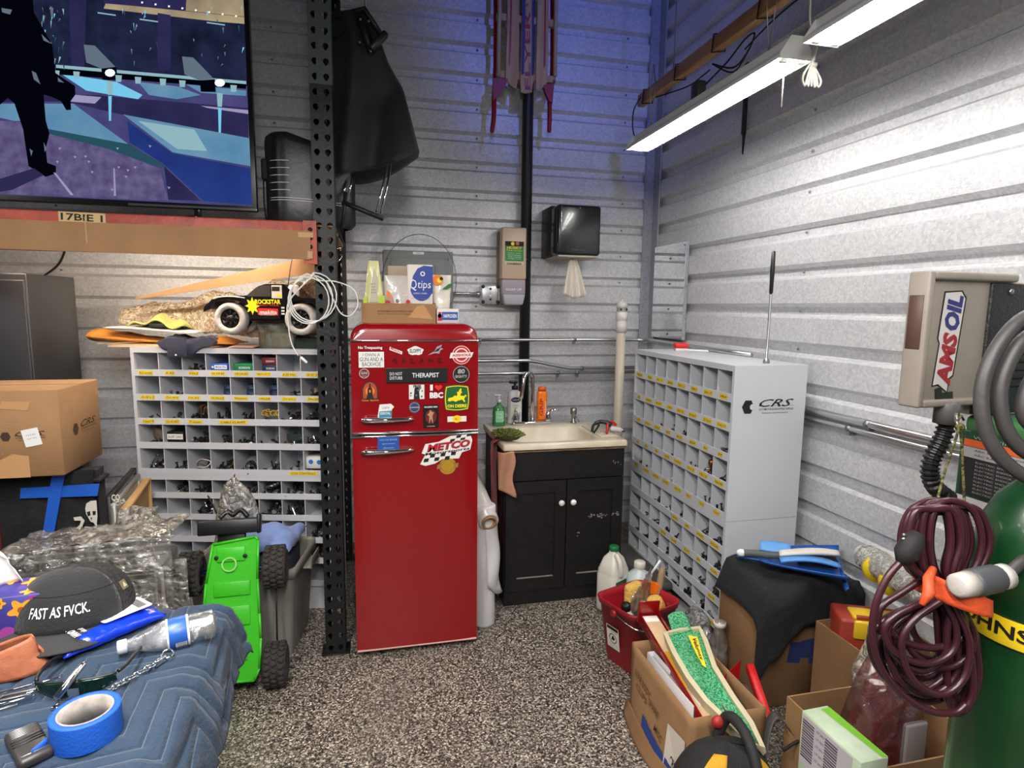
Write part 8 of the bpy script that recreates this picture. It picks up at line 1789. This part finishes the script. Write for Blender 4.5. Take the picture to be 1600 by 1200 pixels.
# rope that carries the coil
t = thing('braided_rope', 'thin green and yellow braided cord tied at the machine corner carrying the cable coil', 'cord', W(1500, 668, D=.98)); O_ = Vector(t.location); CRD = mat('braided cord', (128, 120, 66), .8, bump=(300, 1), var=(150, (54, 52, 32), .7))
for q in ([(1500, 664, .98), (1492, 690, .96), (1478, 730, .94), (1466, 775, .92), (1470, 800, .90)], [(1500, 666, .98), (1503, 700, .97), (1505, 750, .95), (1508, 800, .92), (1510, 830, .90)]): MB().tube([W(x, y, D=d)-O_ for x, y, d in q], .0022, 6).build('cord', CRD, t)
MB().sphere((0, 0, 0), .0075, 8).tube([(-.006, 0, .012), (.0, 0, .02), (.006, 0, .012)], .002, 6).build('knot', CRD, t); MB().tube([(0, .0, 0), (.004, .01, .008), (.012, .02, .02)], .003, 6).build('hook', STEEL, t)
# maroon cable coil
DC = .88
t = thing('cable_coil', 'coiled maroon extension cable tied with an orange strap hanging at the right', 'cable', W(1470, 930, D=DC)); O_ = Vector(t.location)
MAR = mat('maroon cable jacket', (62, 22, 31), .35, bump=(20, .1), var=(4, (48, 20, 27), .4)); rr = random.Random(21)
def loop(pts, d0, r=.0050, m_=None): MB().tube([W(x, y, D=d0+dd)-O_ for x, y, dd in pts] if len(pts[0]) == 3 else [W(x, y, D=d0)-O_ for x, y in pts], r, 8).build('cable_loop', m_ or MAR, t)
for k in range(17):
    cx = 1470+rr.uniform(-14, 22); wd = rr.uniform(22, 62); tp = 778+rr.uniform(0, 16)+abs(k-8)*1.1; d = DC+rr.uniform(-.03, .04)
    P = [(1462+k*2.3, 925), (cx-wd*.75, 890), (cx-wd, 845), (cx-wd*.75, 800), (cx-wd*.1, tp), (cx+wd*.7, 798), (cx+wd, 845), (cx+wd*.7, 892), (1474+k*1.7, 925)]
    loop([tuple(p) for p in [(x, y) for x, y in P]] if False else [(v.x, v.y) for v in smooth_path([(x, y, 0) for x, y in P], 5)], d)
for k in range(15):
    cx = 1450+rr.uniform(-28, 26); wd = rr.uniform(40, 72); bt = rr.uniform(1010, 1100); d = DC+rr.uniform(-.03, .05); h = bt-940
    P = [(1455+k*2.6, 935), (cx-wd*.6, 940+h*.18), (cx-wd, 940+h*.45), (cx-wd*.7, 940+h*.82), (cx+wd*.1, bt), (cx+wd*.8, 940+h*.8), (cx+wd*.9, 940+h*.4), (1470+k*1.9, 935)]
    loop([(v.x, v.y) for v in smooth_path([(x, y, 0) for x, y in P], 5)], d)
for P in ([(1490, 935), (1500, 1000), (1512, 1060), (1500, 1105), (1478, 1090), (1470, 1040), (1462, 940)], [(1500, 935), (1520, 990), (1530, 1050), (1515, 1100), (1490, 1112), (1480, 1060), (1478, 940)], [(1480, 940), (1478, 1010), (1490, 1080), (1500, 1110)], [(1495, 935), (1515, 1010), (1520, 1080), (1505, 1112)]): loop([(v.x, v.y) for v in smooth_path([(x, y, 0) for x, y in P], 6)], DC+rr.uniform(-.02, .03))
loop([(v.x, v.y) for v in smooth_path([(x, y, 0) for x, y in ((1408, 877), (1385, 905), (1367, 950), (1364, 1000), (1378, 1045), (1410, 1085), (1450, 1110), (1490, 1114), (1510, 1100))], 6)], DC-.02)
loop([(v.x, v.y) for v in smooth_path([(x, y, 0) for x, y in ((1445, 902), (1410, 925), (1380, 945), (1372, 965), (1376, 990))], 5)], DC)
m = MB(); m.M = Matrix.Identity(4); a = W(1434, 832, D=DC-.02)-O_; b = W(1408, 880, D=DC-.02)-O_
m.tube([a, a.lerp(b, .3), a.lerp(b, .7), b], [.010, .016, .017, .008], 10); m.build('plug', BLACKR, t); 
for k in (-1, 1): m = MB(); p = W(1416, 838, D=DC-.02)-O_; m.tube([p, p+Vector((-.008, -.002, .004*k))], .0025, 5); m.build('plug_pin', STEEL, t)
ORS = mat('orange hook strap', (206, 76, 34), .6, bump=(60, .3))
def strap(u, v): q = -.3+u*(2*PI); c = W(1482, 925, D=DC)-O_; return tuple(c+RT*(.044*math.cos(q)+.004)+UP*(-.016*math.cos(q)+.012*math.sin(q)*0+.017*(v-.5)*2*(.6+.4*math.sin(u*PI)))+FW*(.05*math.sin(q)))
MB().grid(strap, 28, 5).build('orange_strap', ORS, t, solid=.004)
MB().tube([W(1440, 945, D=DC-.05)-O_, W(1452, 925, D=DC-.05)-O_, W(1450, 905, D=DC-.04)-O_, W(1458, 888, D=DC-.03)-O_], [.004, .008, .007, .005], 7).build('strap_tail', ORS, t)
p = W(1438, 893, D=DC+.04)-O_; m = MB(); m.prism([(-.02, 0), (.022, -.006), (.012, .014)], -.003, .003, M=frame(p, RT, UP)); m.build('red_tag', mat('red tag', (200, 30, 40), .5), t)
# torch handle in grey and white tape
a = W(1494, 916, D=DC-.055); b = W(1572, 900, D=DC-.03)
t = thing('torch_handle', 'torch handle wrapped in grey and white tape sticking out of the cable coil', 'torch', a); d = b-a; Ltq = d.length; Mh = frame((0, 0, 0), d, (0, 0, 1)) @ RY(PI/2)
m = MB(); m.lathe([(.012, 0), (.0165, .002), (.018, Ltq*.28)], 16, M=Mh); m.build('white_tape', mat('dirty white tape', (176, 170, 164), .6, bump=(40, .2)), t); m = MB(); m.lathe([(.0185, Ltq*.28), (.0195, Ltq*.34), (.0195, Ltq*.76), (.0185, Ltq*.8)], 16, M=Mh); m.build('grey_tape', mat('dark grey tape', (66, 68, 72), .5), t); m = MB(); m.lathe([(.0175, Ltq*.8), (.018, Ltq*.98), (.012, Ltq)], 16, M=Mh); m.build('white_tape', mat('dirty white tape', (176, 170, 164), .6, bump=(40, .2)), t)
m = MB(); m.tube(smooth_path([d, W(1590, 884, D=DC-.02)-a, W(1620, 860, D=DC)-a, W(1680, 840, D=DC+.04)-a], 5), .0085, 8); m.build('cable', CG, t)
# gas cylinder
cc = W(1622, 1000, D=.93); 
t = thing('gas_cylinder', 'tall green gas cylinder with a yellow band at the right edge', 'cylinder', (cc.x, cc.y, 0)); rC = .098; zs = W(1585, 845, D=.93).z
prof = [(rC*.96, 0), (rC, .02), (rC, zs-.06), (rC*.985, zs-.02), (rC*.9, zs+.03), (rC*.72, zs+.07), (rC*.45, zs+.1), (.035, zs+.11), (.035, zs+.15)]
MB().lathe(prof, 40).build('cylinder', mat('cylinder green', (17, 66, 31), .32, coat=.25, bump=(8, .06), var=(5, (14, 52, 26), .4)), t)
MB().lathe([(.028, zs+.15), (.03, zs+.17), (.012, zs+.18), (.012, zs+.2)], 14).build('valve', mat('brass', (176, 140, 70), .3, .9), t)
zbn = W(1556, 985, D=.93-.06).z; 
MB().lathe([(rC+.0008, zbn-.031), (rC+.0012, zbn-.030), (rC+.0012, zbn+.012), (rC+.0008, zbn+.013)], 40, ring=True).build('yellow_band', YELINK, t)
m = MB(); vs, fs = text_mesh('JOHNSON GAS', .02, 0); a0 = math.atan2(-cc.y, -cc.x)
m.add([((rC+.0022)*math.cos(a0+.05+x*2.6), (rC+.0022)*math.sin(a0+.05+x*2.6), zbn-.010+y*.027) for x, y in vs], fs); m.build('band_lettering', INK, t)
for k in (-.031, .0125): MB().lathe([(rC+.0013, zbn+k-.001), (rC+.0016, zbn+k), (rC+.0013, zbn+k+.001)], 40, ring=True).build('band_line', INK, t)
